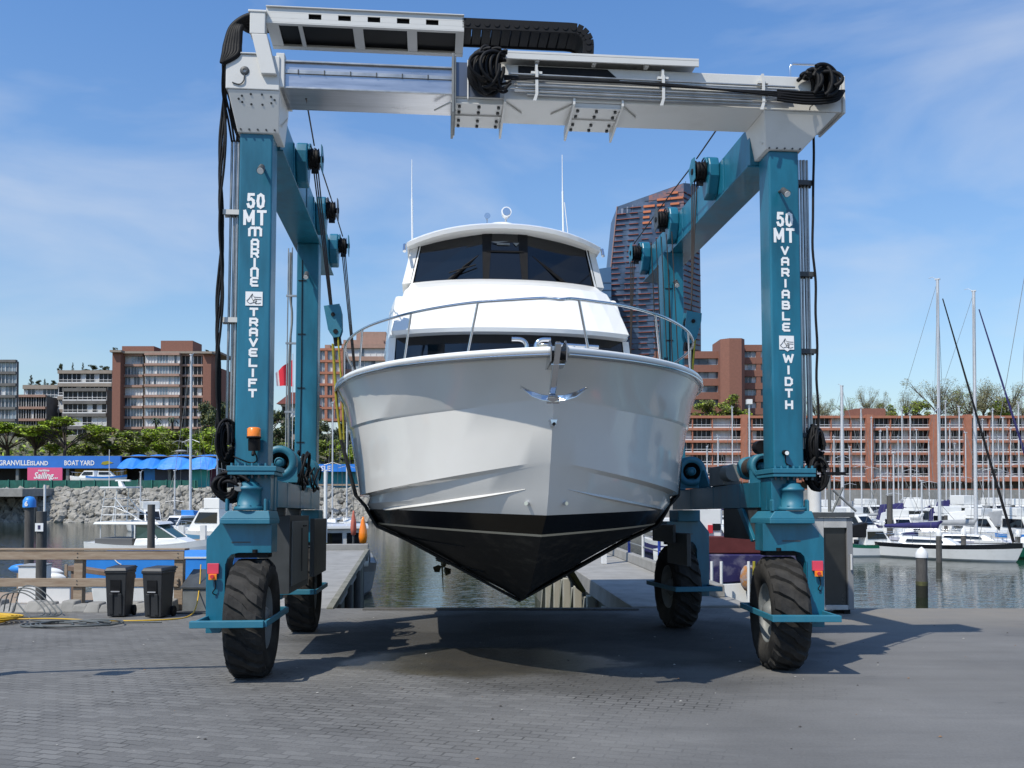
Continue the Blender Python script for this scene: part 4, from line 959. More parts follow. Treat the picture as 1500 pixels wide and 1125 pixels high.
mb = MB(); mb.cyl((.05, 7.2, 6.9), (.05, 7.2, 7.13), .02, n=8); mb.cyl((.05, 7.2, 7.17), (.05, 7.06, 7.18), .075, .09, n=18); sl_ = mb.build('searchlight', CABW, rf); m2 = MB(); m2.cyl((.05, 7.058, 7.18), (.05, 7.05, 7.18), .068, n=18); m2.build('lamp_glass', STEEL, sl_)
mb = MB(); mb.cyl((-.28, 7.2, 6.9), (-.28, 7.2, 7.09), .014, n=8); mb.cyl((-.28, 7.22, 7.11), (-.28, 7.1, 7.11), .03, .055, n=14); mb.build('horn', STEEL, rf)
for x, top in ((-1.58, 1.66), (1.10, 1.62)):
    mb = MB(); zb = 6.52 if x < 0 else 6.74
    mb.tube([(x, 7.4, zb), (x - .015, 7.4, zb + .95)], .018, 6); mb.tube([(x - .015, 7.4, zb + .9), (x - .02, 7.4, zb + top)], [.012, .006], 5); mb.cyl((x, 7.4, zb - .05), (x, 7.4, zb + .08), .03, n=8)
    if x > 0: mb.tube([(x + .1, 7.4, zb), (x + .02, 7.4, zb + .75)], .008, 5)
    mb.build('antenna', CABW, rf)
mb = MB()
for sd in (-1, 1): mb.cyl((sd * 1.7, 6.8, 6.36), (sd * 1.7, 6.9, 6.5), .03, n=8)
mb.build('side_light', STEEL, rf)
# cockpit gear behind the house on the right: davit posts
mb = MB()
mb.box(1.95, 2.03, 9.0, 9.1, 3.6, 5.55); mb.box(1.62, 1.68, 9.0, 9.1, 3.6, 5.0); mb.tube([(1.0, 8.5, 4.0), (1.62, 9.0, 4.9)], .02, 6); mb.tube([(2.03, 9.1, 5.5), (2.2, 9.4, 4.2)], .02, 6); mb.box(1.5, 1.9, 8.3, 8.8, 3.7, 4.2)
mb.build('cockpit_post', CABW, yacht, bevel=.01)
mb = MB()
for q in range(3): mb.tube(arc((2.25, 6.3 + .2 * q, 3.95), .22, 0, 360, 14, 'yz')[:-1], .02, 6, close=True)
mb.cyl((2.25, 6.5, 3.6), (2.25, 6.5, 4.3), .02, n=6); mb.build('deck_gear', STEEL, yacht)
# shafts, propellers and rudders under the stern
for sd in (-1, 1):
    mb = MB(); x = sd * .95
    mb.cyl((x, 9.6, 1.25), (x, 12.0, .80), .035, n=10)
    for i in range(4):
        a = R(90 * i + 30); c_ = Vector((x, 12.0, .80)); d = Vector((math.cos(a), 0, math.sin(a))); q = Vector((-math.sin(a), 0, math.cos(a)))
        mb.add([c_ + d * .05, c_ + d * .16 + q * .10 + Vector((0, .04, 0)), c_ + d * .25 + q * .04, c_ + d * .23 - q * .08 - Vector((0, .05, 0)), c_ + d * .1 - q * .06], [(0, 1, 2, 3, 4), (4, 3, 2, 1, 0)])
    mb.cyl((x, 11.9, .82), (x, 12.12, .77), .06, .04, n=10); mb.build('propeller', mat('bronze', (.12, .10, .05), .5, metal=.6), yacht)
    mb = MB(); x = sd * 1.0; mb.hexa([(x - .05 * sd, 12.45, .18), (x + .01 - .05 * sd, 12.45, .18), (x + .01 - .05 * sd, 12.75, .18), (x - .05 * sd, 12.75, .18)][::1], [(x - .03, 12.35, 1.15), (x + .03, 12.35, 1.15), (x + .03, 12.9, 1.15), (x - .03, 12.9, 1.15)]); mb.build('rudder', mat('olive_antifoul', (.07, .065, .015), .6), yacht, bevel=.01)
for sd in (1,):
    mb = MB(); q = lambda x, s_, z: (sd * x, s_, z)
    b_ = [q(1.18, 6.05, .66), q(1.26, 6.05, .68), q(1.26, 6.5, .70), q(1.18, 6.5, .68)]; t_ = [q(.80, 5.7, 1.16), q(.90, 5.7, 1.20), q(.90, 6.5, 1.20), q(.80, 6.5, 1.16)]
    if sd < 0: b_ = b_[::-1]; t_ = t_[::-1]
    mb.hexa(b_, t_); mb.build('stabilizer_fin', bpy.data.materials['olive_antifoul'], yacht, bevel=.02)
mb = MB(); mb.prism([(4.2, .72), (8, .66), (12, .66), (12, .78), (8, .84), (4.0, .85)], -.03, .03, 'x'); mb.build('keel_skeg', ANTIF, yacht)

# ---------------------------------------------------------------- lifting slings
def sling(y_l, zt, label, grp, front):
    s_ = y_l + 2.64
    T = thing('lifting_sling', label, 'sling', LF, (0, y_l, 0), grp)
    sec = []
    for i in range(0, 9):
        s0, H, Lr, p, z0, z1 = ROWS[i]; k_ = max(0, min(1, (s_ - s0) / Lr)); h = H * (1 - (1 - k_) ** p); z = z0 + (z1 - z0) * (1 - (1 - max(0, min(1, (s_ - s0) / 3.2))) ** 2); sec.append((h, z))
    hull_ = [(0, sec[0][1] - .012)] + [(h + .008, z - .016) for h, z in sec[1:7]] + [(sec[8][0] + .035, sec[8][1])]
    L_ = []; 
    for sd in (-1, 1):
        xt = -2.50 if sd < 0 else 2.62
        path = [(.1 + sd * h, z) for h, z in hull_]
        mid = (-2.37, 2.95) if sd < 0 else (2.42, 2.95)
        L_.append((path, mid, (xt, zt)))
    full = [*(L_[0][0][::-1]), *L_[1][0][1:]]
    black = [L_[0][1]] + full + [L_[1][1]]
    def band(path, w, th, mat_, nm):
        mb = MB(); k = len(path); v = []
        for i, (x, z) in enumerate(path):
            a = path[max(i - 1, 0)]; c = path[min(i + 1, k - 1)]; d = Vector((c[0] - a[0], c[1] - a[1])).normalized(); n_ = Vector((d.y, -d.x))
            for q, sgn in ((y_l - w / 2, 0), (y_l + w / 2, 0), (y_l + w / 2, 1), (y_l - w / 2, 1)): v.append((x + n_.x * th * sgn, q, z + n_.y * th * sgn))
        fs = [(4 * i + j, 4 * i + 4 + j, 4 * i + 4 + (j + 1) % 4, 4 * i + (j + 1) % 4) for i in range(k - 1) for j in range(4)] + [(0, 1, 2, 3), (4 * k - 1, 4 * k - 2, 4 * k - 3, 4 * k - 4)]
        mb.add(v, fs); return mb.build(nm, mat_, T, bevel=.006, seg=1)
    band(black, .28, .035, mat('sling_sleeve', (.012, .013, .013), .75, var=.4, scale=8, bump=.2), 'padded_sleeve')
    for sd, (path, mid, top) in zip((-1, 1), L_):
        mp_ = [mid, (mid[0] * .62 + top[0] * .38 + .02 * sd, mid[1] * .62 + top[1] * .38), top]
        if sd < 0: mp_ = mp_[::-1]
        band(mp_, .12, .03, YEL if sd < 0 or not front else BLK, 'webbing_strap')
        mb = MB(); mb.tube([(top[0] + .05, y_l - .05, top[1] + .2), (mid[0] * .55 + top[0] * .45 + .06, y_l - .1, mid[1] * .55 + top[1] * .45), (mid[0] + .03, y_l - .09, mid[1])], .014, 6); mb.build('tag_line', YEL, T)
sling(1.70, 4.30, 'black padded sling with yellow strap under the bow end of the yacht', None, True)
sling(5.90, 3.95, 'rear sling passing under the yacht between the back columns', None, False)
# ---------------------------------------------------------------- finger piers (level, beyond the sloping yard)
def pier(xa0, xa1, xb, y0, y1, inner):
    mb = MB()
    # xa0/xa1 inner edge near/far, xb outer edge
    b2 = [(xa0, y0), (xb, y0), (xb, y1), (xa1, y1)] if inner > 0 else [(xb, y0), (xa0, y0), (xa1, y1), (xb, y1)]
    mb.hexa([(x, y, -.42) for x, y in b2], [(x, y, -.005) for x, y in b2]); return mb
o = pier(-3.22, -3.58, -5.4, 7.75, 24.0, -1).build('pier_deck', CONC, frame=PF, bevel=.02); tag(o, kind='structure')
o = pier(3.04, 3.2, 5.6, 7.75, 30.0, 1).build('pier_deck', CONC, frame=PF, bevel=.02); tag(o, kind='structure')
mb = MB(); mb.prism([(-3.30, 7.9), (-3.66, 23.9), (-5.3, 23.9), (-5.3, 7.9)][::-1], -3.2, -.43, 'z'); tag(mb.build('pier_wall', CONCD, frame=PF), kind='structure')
mb = MB()
mb.hexa([(-3.24, 7.8, -.10), (-3.10, 7.8, -.10), (-3.46, 24.1, -.10), (-3.60, 24.1, -.10)], [(-3.24, 7.8, .04), (-3.10, 7.8, .04), (-3.46, 24.1, .04), (-3.60, 24.1, .04)])
tag(mb.build('pier_curb', mat('worn_curb', (.22, .21, .17), .85, col2=(.11, .11, .08), scale=2), frame=PF, bevel=.01), kind='structure')
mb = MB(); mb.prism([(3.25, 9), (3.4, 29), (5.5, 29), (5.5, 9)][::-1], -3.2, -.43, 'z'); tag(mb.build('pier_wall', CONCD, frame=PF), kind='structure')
PALE = mat('pale_piling', (.34, .32, .26), .85, col2=(.16, .16, .09), scale=1.6, thr=(.4, .7), stretch=(2, 2, .5))
for i in range(7):
    y = 8.6 + i * 2.2
    T = thing('pier_pile', 'pale concrete pile under the right-hand pier beside the slip water', 'pile', PF, (3.1, y, -2.4), 'concrete piles under the pier')
    mb = MB(); mb.box(2.98, 3.2, y - .13, y + .13, -3.2, -.43); mb.build('shaft', PALE, T, bevel=.02)
    mb = MB(); mb.prism([(y + .1, -.5), (y + .35, -.5), (y + 1.6, -2.4), (y + 1.35, -2.4)], 2.96, 3.1, 'x'); mb.build('brace', PALE, T, bevel=.01)
for i in range(3):
    T = thing('fender_post', 'short dark fender post on the side of the left-hand pier', 'post', PF, (-3.4, 10 + 4 * i, -2.4), 'fender posts along the pier side')
    mb = MB(); x = -3.22 - .022 * (2.25 + 4 * i); mb.cyl((x, 10 + 4 * i, -3.2), (x, 10 + 4 * i, -.2), .12, n=10); mb.build('shaft', TIMBER, T)
o = MB().box(-5.35, -3.5, 24.02, 24.3, -.42, .22).build('pier_end_block', CONC, frame=PF, base=(-4.4, 24.1, 0), bevel=.02); tag(o, 'low concrete upstand closing the far end of the left-hand pier', 'barrier')
o = MB().box(-3.0, 2.55, 18.6, 18.85, -.01, .035).build('wheel_stop', TIMBER, frame=YF, base=(0, 18.3, 0), bevel=.02); tag(o, 'long black timber wheel stop across the edge of the yard', 'wheel stop')
mb = MB(); mb.hexa([(5.2, 9.0, 0), (5.45, 9.0, 0), (5.45, 29, 0), (5.2, 29, 0)], [(5.22, 9.0, .28), (5.43, 9.0, .28), (5.43, 29, .28), (5.22, 29, .28)]); tag(mb.build('pier_kerb', CONC, frame=PF, base=(5.3, 9, 0), bevel=.02), 'raised concrete kerb along the outer side of the right-hand pier', 'kerb')
# blue and white handrail on the right-hand pier
T = thing('pier_railing', 'white and blue tube railing on the kerb beside the hull of the yacht', 'railing', PF, (5.0, 14, 0))
for i in range(7):
    y = 10.5 + 2.0 * i
    mb = MB(); mb.cyl((5.32, y, .28), (5.32, y, 1.5 if i % 2 else 1.35), .045, n=8); mb.build('railing_post', mat('blue_post', (.02, .05, .30), .5) if i % 2 == 0 else RAILW, T)
mb = MB()
for z in (.6, .95, 1.3): mb.tube([(5.32, 10.5, z), (5.32, 22.5, z)], .022, 6)
mb.build('railing_rail', MIDG, T)
for i, (x, y, h) in enumerate(((4.3, 17.5, 2.4), (4.6, 20, 2.6))):
    T = thing('pier_post', ['tall white square post on the right-hand pier nearest the black bottom of the yacht', 'tall white square post farther out on the right-hand pier'][i], 'post', PF, (x, y, 0))
    mb = MB(); mb.box(x - .08, x + .08, y - .08, y + .08, 0, h); mb.build('shaft', WCANV, T, bevel=.01); mb = MB(); mb.box(x - .11, x + .11, y - .11, y + .11, h, h + .06); mb.build('cap', RAILW, T, bevel=.01)

# ---------------------------------------------------------------- yard furniture on the left
FY = 18.72
T = thing('wooden_fence', 'weathered two-rail timber fence at the left edge of the yard', 'fence', YF, (-9, FY, 0))
for x in (-12.7, -10.75, -8.74, -6.72): mb = MB(); mb.box(x - .09, x + .09, FY - .06, FY + .1, 0, 1.02); mb.build('fence_post', WOOD, T, bevel=.008)
mb = MB(); mb.box(-13, -6.58, FY - .12, FY + .16, 1.195, 1.235); mb.build('cap_rail', WOOD, T, bevel=.006)
mb = MB(); mb.box(-13, -6.6, FY - .105, FY - .065, 1.01, 1.19); mb.build('rail', WOOD, T, bevel=.006)
mb = MB(); mb.box(-13, -6.7, FY - .105, FY - .065, .47, .64); mb.build('rail', WOOD, T, bevel=.006)
mb = MB(); 
for x in (-10.75, -8.74, -6.72):
    for z in (1.06, 1.14, .52, .59): mb.cyl((x, FY - .106, z), (x, FY - .115, z), .012, n=6)
mb.build('bolt_pattern', DKG, T)
def bin_(x, y, rz, label):
    Mx = YF @ Matrix.Translation((x, y, 0)) @ Matrix.Rotation(R(rz), 4, 'Z') @ Matrix.Diagonal((.80, .86, 1, 1))
    T = thing('wheelie_bin', label, 'bin', Mx, (0, 0, 0), 'wheelie bins by the fence')
    mb = MB(); mb.hexa([(-.20, -.20, .02), (.20, -.20, .02), (.20, .26, .02), (-.20, .26, .02)], [(-.245, -.27, .86), (.245, -.27, .86), (.245, .30, .86), (-.245, .30, .86)])
    mb.box(-.262, .262, -.29, .31, .82, .862)
    for s_ in (-1, 1):
        mb.hexa(*[[(s_ * .10 + a, b_, z) for a, b_ in q] for q, z in (([(-.045, -.222), (.045, -.222), (.045, -.19), (-.045, -.19)], .05), ([(-.045, -.272), (.045, -.272), (.045, -.24), (-.045, -.24)], .45))])
    mb.build('body', BINP, T, bevel=.018)
    mb = MB(); mb.hexa([(-.12, -.262, .43), (.12, -.262, .43), (.12, -.24, .43), (-.12, -.24, .43)], [(-.12, -.277, .70), (.12, -.277, .70), (.12, -.25, .70), (-.12, -.25, .70)]); mb.build('label_recess', BLK, T)
    mb = MB(); mb.box(-.10, .10, -.283, -.27, .475, .495); mb.build('label_strip', mat('grey_strip', (.35, .35, .36), .5), T)
    mb = MB(); mb.hexa([(-.265, -.31, .863), (.265, -.31, .863), (.265, .33, .863), (-.265, .33, .863)], [(-.22, -.25, .93), (.22, -.25, .93), (.25, .34, .95), (-.25, .34, .95)]); mb.box(-.25, .25, .3, .42, .90, .93); mb.build('lid', BINP, T, bevel=.015)
    for s_ in (-1, 1): mb = MB(); mb.cyl((s_ * .21, .27, .10), (s_ * .265, .27, .10), .1, n=16); mb.build('wheel', BLK, T)
bin_(-7.40, 17.5, 3, 'black wheelie bin in front of the fence, the farther one from the hoist')
bin_(-6.62, 17.35, -8, 'black wheelie bin at the corner post of the fence, the nearer one to the hoist')
rnd = random.Random(3)
mb = MB()
for i in range(26):
    x = -12.8 + i * .24 + rnd.uniform(-.04, .04); h = rnd.uniform(.14, .27); mb.hexa([(x - .16, 18.2 + rnd.uniform(-.06, .06), -.01), (x + .15, 18.2 + rnd.uniform(-.06, .06), -.01), (x + .15, 18.62, -.01), (x - .16, 18.62, -.01)], [(x - .12, 18.3 + rnd.uniform(-.04, .06), h), (x + .12, 18.3 + rnd.uniform(-.04, .06), h * rnd.uniform(.75, 1)), (x + .13, 18.6, h), (x - .13, 18.6, h)])
tag(mb.build('rough_kerb', CONC, frame=YF, base=(-9, 18.4, 0), bevel=.03), 'rough lumpy concrete kerb along the foot of the timber fence', 'kerb')
T = thing('utility_box', 'grey sloping steel box on the quay between the bins and the front wheel', 'utility box', YF, (-6.1, 18.6, 0))
mb = MB(); mb.prism([(18.3, 0), (19, 0), (19, .75), (18.3, .45)], -6.5, -5.75, 'x'); mb.build('cabinet', MIDG, T, bevel=.01); mb = MB(); mb.prism([(18.27, .455), (19.02, .77), (19.02, .80), (18.27, .485)], -6.54, -5.71, 'x'); mb.build('lid', DKG, T)
mb = MB(); mb.box(-6.9, -5.9, 17.9, 18.2, .0, .03); tag(mb.build('steel_plate', DKG, frame=YF, base=(-6.5, 18, 0)), 'thin dark steel plate lying flat beside the grey utility box', 'plate')
# hoses on the ground
def hose(pts, r, m, label, cat='hose', name='hose', kk=8):
    mb = MB(); mb.tube(sm([(x, y, r + .002 + (z if len(p) > 2 else 0)) for p in pts for x, y, z in [tuple(p) + (0,) * (3 - len(p))]], kk), r, 6)
    tag(mb.build(name, m, frame=YF, base=(pts[0][0], pts[0][1], 0)), label, cat)
YHOSE = mat('yellow_hose', (.55, .34, .02), .5); GHOSE = mat('grey_hose', (.09, .10, .10), .5)
mb = MB()
for k in range(6):
    p = []
    for j in range(26):
        a = 2 * math.pi * j / 13; p.append((-9.75 + 1.0 * math.cos(a + k) * (.5 + .09 * k) + .03 * j * .3, 16.35 + .62 * math.sin(a + k) * (.5 + .09 * k), .02 + .02 * k + .01 * math.sin(j)))
    mb.tube(sm(p, 3), .016, 6)
tag(mb.build('hose_coil', YHOSE, frame=YF, base=(-9.7, 16.3, 0)), 'loose coil of orange-yellow hose on the pavers at the far left', 'hose')
hose([(-9.2, 16.9), (-8.4, 17.0), (-7.6, 16.75), (-6.9, 16.65), (-6.25, 16.85), (-6.05, 17.3), (-6.1, 17.9, .1), (-6.2, 18.4, .5), (-6.25, 18.6, .9)], .013, YHOSE, 'single yellow hose running past the bins up to the fence')
hose([(-9.4, 17.6, .25), (-9.0, 17.3), (-8.6, 16.7), (-7.9, 16.5), (-7.0, 16.4), (-6.2, 16.45)], .013, GHOSE, 'grey hose trailing towards the hoist wheel')
mb = MB()
for k in range(5):
    p = []
    for j in range(20):
        a = 2 * math.pi * j / 10 + k; p.append((-8.0 + .15 * k + .62 * math.cos(a) * (.7 + .1 * k), 16.0 + .5 * math.sin(a) * (.6 + .1 * k), .02 + .008 * k + .008 * math.sin(j * 1.7)))
    mb.tube(sm(p, 3), .012, 5)
tag(mb.build('hose_coil', GHOSE, frame=YF, base=(-8, 16, 0)), 'grey hose lying in flat loops on the pavers', 'hose')
mb = MB()
for k in range(4): mb.tube(sm([(-9.9 + .1 * k, 17.9, .05), (-9.8 + .12 * k, 17.85, .35 + .05 * k), (-9.4 + .1 * k, 17.8, .42 + .03 * k), (-9.0 + .1 * k, 17.7, .2), (-8.85 + .1 * k, 17.5, .02), (-9.3, 17.2, .02)], 6), .013, 6)
tag(mb.build('hose_bunch', GHOSE, frame=YF, base=(-9.5, 17.8, 0)), 'springy bunch of grey hose arching over the rough kerb', 'hose')

# ---------------------------------------------------------------- white booth on the right
T = thing('dock_booth', 'white framed booth with dark glass front standing behind the right front wheel', 'booth', YF, (6.4, 18.4, 0))
mb = MB(); x0, x1, y0, y1 = 5.72, 6.60, 17.9, 18.6
mb.box(x0, x1, y0 + .12, y1, .08, 1.86, 1)
mb.box(x0, 6.04, y0, y0 + .118, .081, 1.85); mb.box(6.49, x1, y0, y0 + .118, .081, 1.85, 1); mb.box(6.041, 6.489, y0, y0 + .118, 1.66, 1.85); mb.box(6.041, 6.489, y0, y0 + .118, .081, .17)
mb.build('frame', [mat('booth_frame', (.42, .42, .41), .6, var=.15), mat('booth_shaded_side', (.20, .205, .215), .6)], T, bevel=.008)  # second colour paints in the shade on the body and right post
mb = MB(); mb.box(6.04, 6.49, y0 + .07, y0 + .09, .17, 1.66); mb.build('window', mat('grey_glass', (.02, .02, .02), .25, spec=.5, col2=(.045, .045, .043), scale=1), T)
mb = MB(); mb.box(x0 - .06, x1 + .03, y0 - .05, y1 + .04, 1.865, 1.96); mb.build('roof', DKG, T, bevel=.01)
mb = MB(); mb.box(6.53, 6.56, y0 - .06, y0 - .02, .85, 1.15); mb.build('handle', RAILW, T, bevel=.004)
for xx in (5.8, 6.42): mb = MB(); mb.box(xx, xx + .12, y0 + .05, y1 - .05, 0, .078); mb.build('foot', BLK, T)
T = thing('white_tank', 'white cylinder standing on the roof of the booth', 'tank', YF, (6.0, 18.3, 1.96))
mb = MB(); mb.cyl((6.0, 18.3, 1.965), (6.0, 18.3, 2.5), .13, n=16); mb.build('tank_body', WCANV, T); mb = MB(); mb.cyl((6.0, 18.3, 2.5), (6.0, 18.3, 2.54), .1, n=16); mb.build('cap', MIDG, T)
T = thing('tube_frame', 'grey tube frame with a black top bar on the booth roof', 'frame', YF, (6.5, 18.3, 1.96))
mb = MB(); mb.tube([(6.28, 18.1, 1.97), (6.5, 18.1, 2.45)], .022, 6); mb.tube([(6.30, 18.1, 2.4), (6.75, 18.1, 1.98)], .022, 6); mb.cyl((6.3, 18.3, 1.97), (6.3, 18.3, 2.7), .035, n=8); mb.build('tube', MIDG, T); mb = MB(); mb.box(6.2, 6.62, 18.25, 18.33, 2.70, 2.76); mb.build('top_bar', BLK, T)

# unseen post added left of the frame to cast a thin shadow on the pavers
T = thing('shadow_post', 'slim unseen post left of the yard, added for its shadow', 'jib crane', YF, (-8.6, 9.2, 0))
mb = MB(); mb.cyl((-8.6, 8.3, 0), (-8.6, 8.3, 5.2), .12, n=14); mb.build('post', TEALS, T)
mb = MB(); mb.tube([(-8.6, 8.3, 5.1), (-7.1, 8.7, 5.0), (-5.2, 9.0, 4.9)], .05, 8); mb.build('post_arm', TEALS, T); mb = MB(); mb.tube([(-7.0, 8.7, 4.98), (-7.0, 8.7, 4.5)], .012, 5); mb.box(-7.15, -6.85, 8.6, 8.8, 4.3, 4.5); mb.build('hook', BLK, T)

rnd = random.Random(5); mb = MB()
for i in range(150):
    y = rnd.uniform(7.3, 17.5); x = rnd.uniform(-.62, .62) * y; s_ = rnd.uniform(.005, .016); c = Vector((x, y, s_ * .4))
    mb.add([c + Vector((s_ * 1.4, 0, 0)), c + Vector((0, s_, 0)), c - Vector((s_ * 1.3, 0, 0)), c - Vector((0, s_, 0)), c + Vector((0, 0, s_ * .7))], [(0, 1, 4), (1, 2, 4), (2, 3, 4), (3, 0, 4)], rnd.choice((0, 0, 1, 2)))
tag(mb.build('yard_grit', [mat('grit_pale', (.30, .29, .27), .9), mat('grit_dark', (.05, .045, .04), .9), mat('grit_brown', (.22, .13, .07), .9)], frame=YF), 'grit and small dry leaves scattered on the paving', 'grit', kind='stuff')
# ---------------------------------------------------------------- far ground
def land(x, y):
    "height of the far shore"
    l_ = max(0, min(1, (150 - x) / 200)) if x > -50 else 1
    t_ = max(0, min(1, (y - 150) / 105)); t_ = t_ * t_ * (3 - 2 * t_)
    hl = 1.0 + 13.5 * t_
    k = max(0, min(1, (x + 14) / 30))
    t2 = max(0, min(1, (y - 232) / 60))
    return hl * (1 - k) + (-1.0 + 8 * t2) * k
mb = MB(); v = []; fs = []
XS = [-420 + 12 * i for i in range(71)]; YS = [119 + 8 * i for i in range(60)]
for y in YS:
    for x in XS: v.append((x, y, land(x, y) + .5 * (noise.noise(Vector((x * .05, y * .05, 0)))) * (y > 150)))
nX = len(XS)
for j in range(len(YS) - 1):
    for i in range(nX - 1): fs.append((j * nX + i, j * nX + i + 1, (j + 1) * nX + i + 1, (j + 1) * nX + i))
mb.add(v, fs); tag(mb.build('far_ground', mat('bank_ground', (.07, .075, .035), .95, col2=(.14, .12, .08), scale=.06)), kind='structure')
mb = MB(); mb.box(-420, 420, 118.6, 119.2, ZW - 1, .8); tag(mb.build('shore_wall', CONC), kind='structure')
# riprap
def rock_proto(seed):
    r_ = random.Random(seed); import bmesh
    bm = bmesh.new(); bmesh.ops.create_icosphere(bm, subdivisions=1, radius=1)
    for q in bm.verts: q.co = q.co * r_.uniform(.75, 1.15); q.co.z *= .72; q.co.x *= 1.15
    vs_ = [q.co.copy() for q in bm.verts]; fs_ = [[w.index for w in f.verts] for f in bm.faces]; bm.free(); return vs_, fs_
PRO = [rock_proto(i) for i in range(7)]
rnd = random.Random(11); mb = MB()
for i in range(2600):
    t_ = rnd.random(); x = rnd.uniform(-86, -14); y = 112.2 + 6.3 * t_; z = ZW - .3 + 4.2 * t_
    s_ = rnd.choice((.35, .45, .5, .6, .75)); Mx = Matrix.Translation((x, y, z)) @ Matrix.Rotation(rnd.uniform(0, 6.3), 4, (rnd.random() + .01, rnd.random(), rnd.random())) @ Matrix.Scale(s_, 4)
    a, b2 = rnd.choice(PRO); mb.add([Mx @ p for p in a], b2)
tag(mb.build('riprap', ROCK), 'grey riprap rocks stacked along the far shore', 'rocks', kind='stuff')
mb = MB(); mb.add([(-90, 112.2, ZW - .6), (-12, 112.2, ZW - .6), (-12, 118.7, ZW + 3.9), (-90, 118.7, ZW + 3.9)], [(0, 1, 2, 3)]); tag(mb.build('shore_slope', mat('gap_dark', (.05, .045, .035), .95)), kind='structure')
# flat landing at the far left
T = thing('landing_deck', 'grey concrete landing deck on dark supports at the far left shore', 'deck', WFm, (-64, 113, 0))
mb = MB(); mb.box(-80, WX(52, 113), 110, 118, WZ(727, 112), WZ(716, 112)); mb.build('slab', CONC, T)
for i in range(5): mb = MB(); mb.box(-78 + 5 * i, -77.4 + 5 * i, 111, 111.6, ZW - .5, WZ(727.2, 112)); mb.build('support', DKG, T)

# ---------------------------------------------------------------- boatyard on the far shore
YB = 132.0
bx = lambda px: WX(px, YB)
T = thing('boatyard_shed', 'long low boatyard shed with bright blue fascia and white lettering', 'shed', WFm, (bx(90), YB, 1))
mb = MB(); mb.box(bx(-120), bx(176), YB, YB + .5, WZ(686, YB), WZ(668, YB)); mb.build('fascia', mat('fascia_blue', (.025, .16, .55), .5, var=.15, scale=.3), T)
mb = MB(); mb.box(bx(-120), bx(320), YB + 4, YB + 12, 1.0, WZ(670, YB)); mb.build('back_wall', mat('shed_dark', (.02, .02, .022), .8), T)
mb = MB(); mb.box(bx(-120), bx(320), YB + .55, YB + 12, WZ(669, YB), WZ(667.5, YB)); mb.build('roof', mat('shed_roof', (.14, .13, .12), .9), T)
for px in (-40, 22, 96, 176, 246, 318): mb = MB(); mb.box(bx(px) - .2, bx(px) + .2, YB + .55, YB + .95, 1.0, WZ(686, YB)); mb.build('column', MIDG, T)
for txt, px, sz, wv in (('GRANVILLE', 20.5, 1.02, .86), ('ISLAND', 57, .86, .9), ('BOAT YARD', 116, .98, .80)):
    mb = MB(); mb.text(txt, sz, Matrix.Translation((bx(px), YB - .03, WZ(681.5, YB))) @ Matrix.Rotation(R(90), 4, 'X'), 0, 0, wv, .02); mb.build('lettering', LETTER, T)
mb = MB(); mb.prism([(bx(148), WZ(680, YB)), (bx(154), WZ(681, YB)), (bx(166), WZ(678, YB)), (bx(158), WZ(675, YB)), (bx(150), WZ(676.5, YB))], YB - .05, YB - .02); mb.build('logo', YEL, T)
mb = MB(); mb.box(bx(97), bx(174), YB + 2.6, YB + 2.9, 1.0, WZ(686, YB)); mb.build('mural_panel', mat('ochre_panel', (.38, .23, .02), .7, var=.15, scale=.3), T)
mb = MB(); mb.prism([(bx(108), 1.6), (bx(122), 2.3), (bx(136), 3.4), (bx(144), 3.1), (bx(152), 1.8)], YB + 2.5, YB + 2.58); mb.build('mural_shape', mat('mural_violet', (.18, .12, .4), .7), T)
for a, b2, c_ in ((206, 222, (.05, .25, .62)), (222, 274, (.05, .06, .09)), (275, 303, (.05, .38, .36)), (303, 318, (.10, .02, .05))):
    mb = MB(); mb.box(bx(a), bx(b2), YB + 1.2, YB + 1.5, 1.0, WZ(686.5, YB)); mb.build('wall_panel', mat('panel_%d' % a, c_, .7, var=.25, scale=.5), T)
T = thing('tarp_roof', 'bright blue tarpaulin roof sagging between poles right of the boatyard lettering', 'tarpaulin', WFm, (bx(240), YB, 4))
for a, b2, zl in ((176, 234, (686, 676, 684)), (234, 318, (687, 674, 686))):
    mb = MB(); n_ = 8; v = []
    for i in range(n_ + 1):
        x = bx(a + (b2 - a) * i / n_); q = abs(math.sin(math.pi * 2 * i / n_)) * .5
        v += [(x, YB - 1.2, WZ(zl[0], YB) - .1 * (i % 2)), (x, YB + .4, WZ(zl[1], YB) + q), (x, YB + 3, WZ(667, YB) + q * .4)]
    mb.add(v, [(3 * i + j, 3 * i + j + 3, 3 * i + j + 4, 3 * i + j + 1) for i in range(n_) for j in (0, 1)]); mb.build('tarp_sheet', TARP, T)
T = thing('pink_banner', 'pink banner sign with white script reading Sailing below the blue fascia', 'sign', WFm, (WX(65, 124), 124, 1))
mb = MB(); mb.box(WX(40, 124), WX(91, 124), 124, 124.15, WZ(709.5, 124), WZ(685, 124)); mb.build('panel', mat('sign_pink', (.68, .10, .22), .5), T)
mb = MB(); mb.text('Sailing...', 1.22, Matrix.Translation((WX(67, 124), 123.97, WZ(701, 124))) @ Matrix.Rotation(R(90), 4, 'X'), 0, 0, .86, .03, shear=.3); mb.text('maritime', .42, Matrix.Translation((WX(64, 124), 123.97, WZ(690.5, 124))) @ Matrix.Rotation(R(90), 4, 'X'), 0, 0, 1.0, .015); mb.build('lettering', LETTER, T)
for px in (45, 86): mb = MB(); mb.cyl((WX(px, 124), 124.3, 1), (WX(px, 124), 124.3, WZ(690, 124)), .08, n=6); mb.build('post', MIDG, T)
GMESH = mat('green_mesh', (.012, .10, .08), .8, var=.3, scale=2)
T = thing('quay_fence', 'green mesh fence along the top of the riprap in front of the boatyard', 'fence', WFm, (-50, 120, 1))
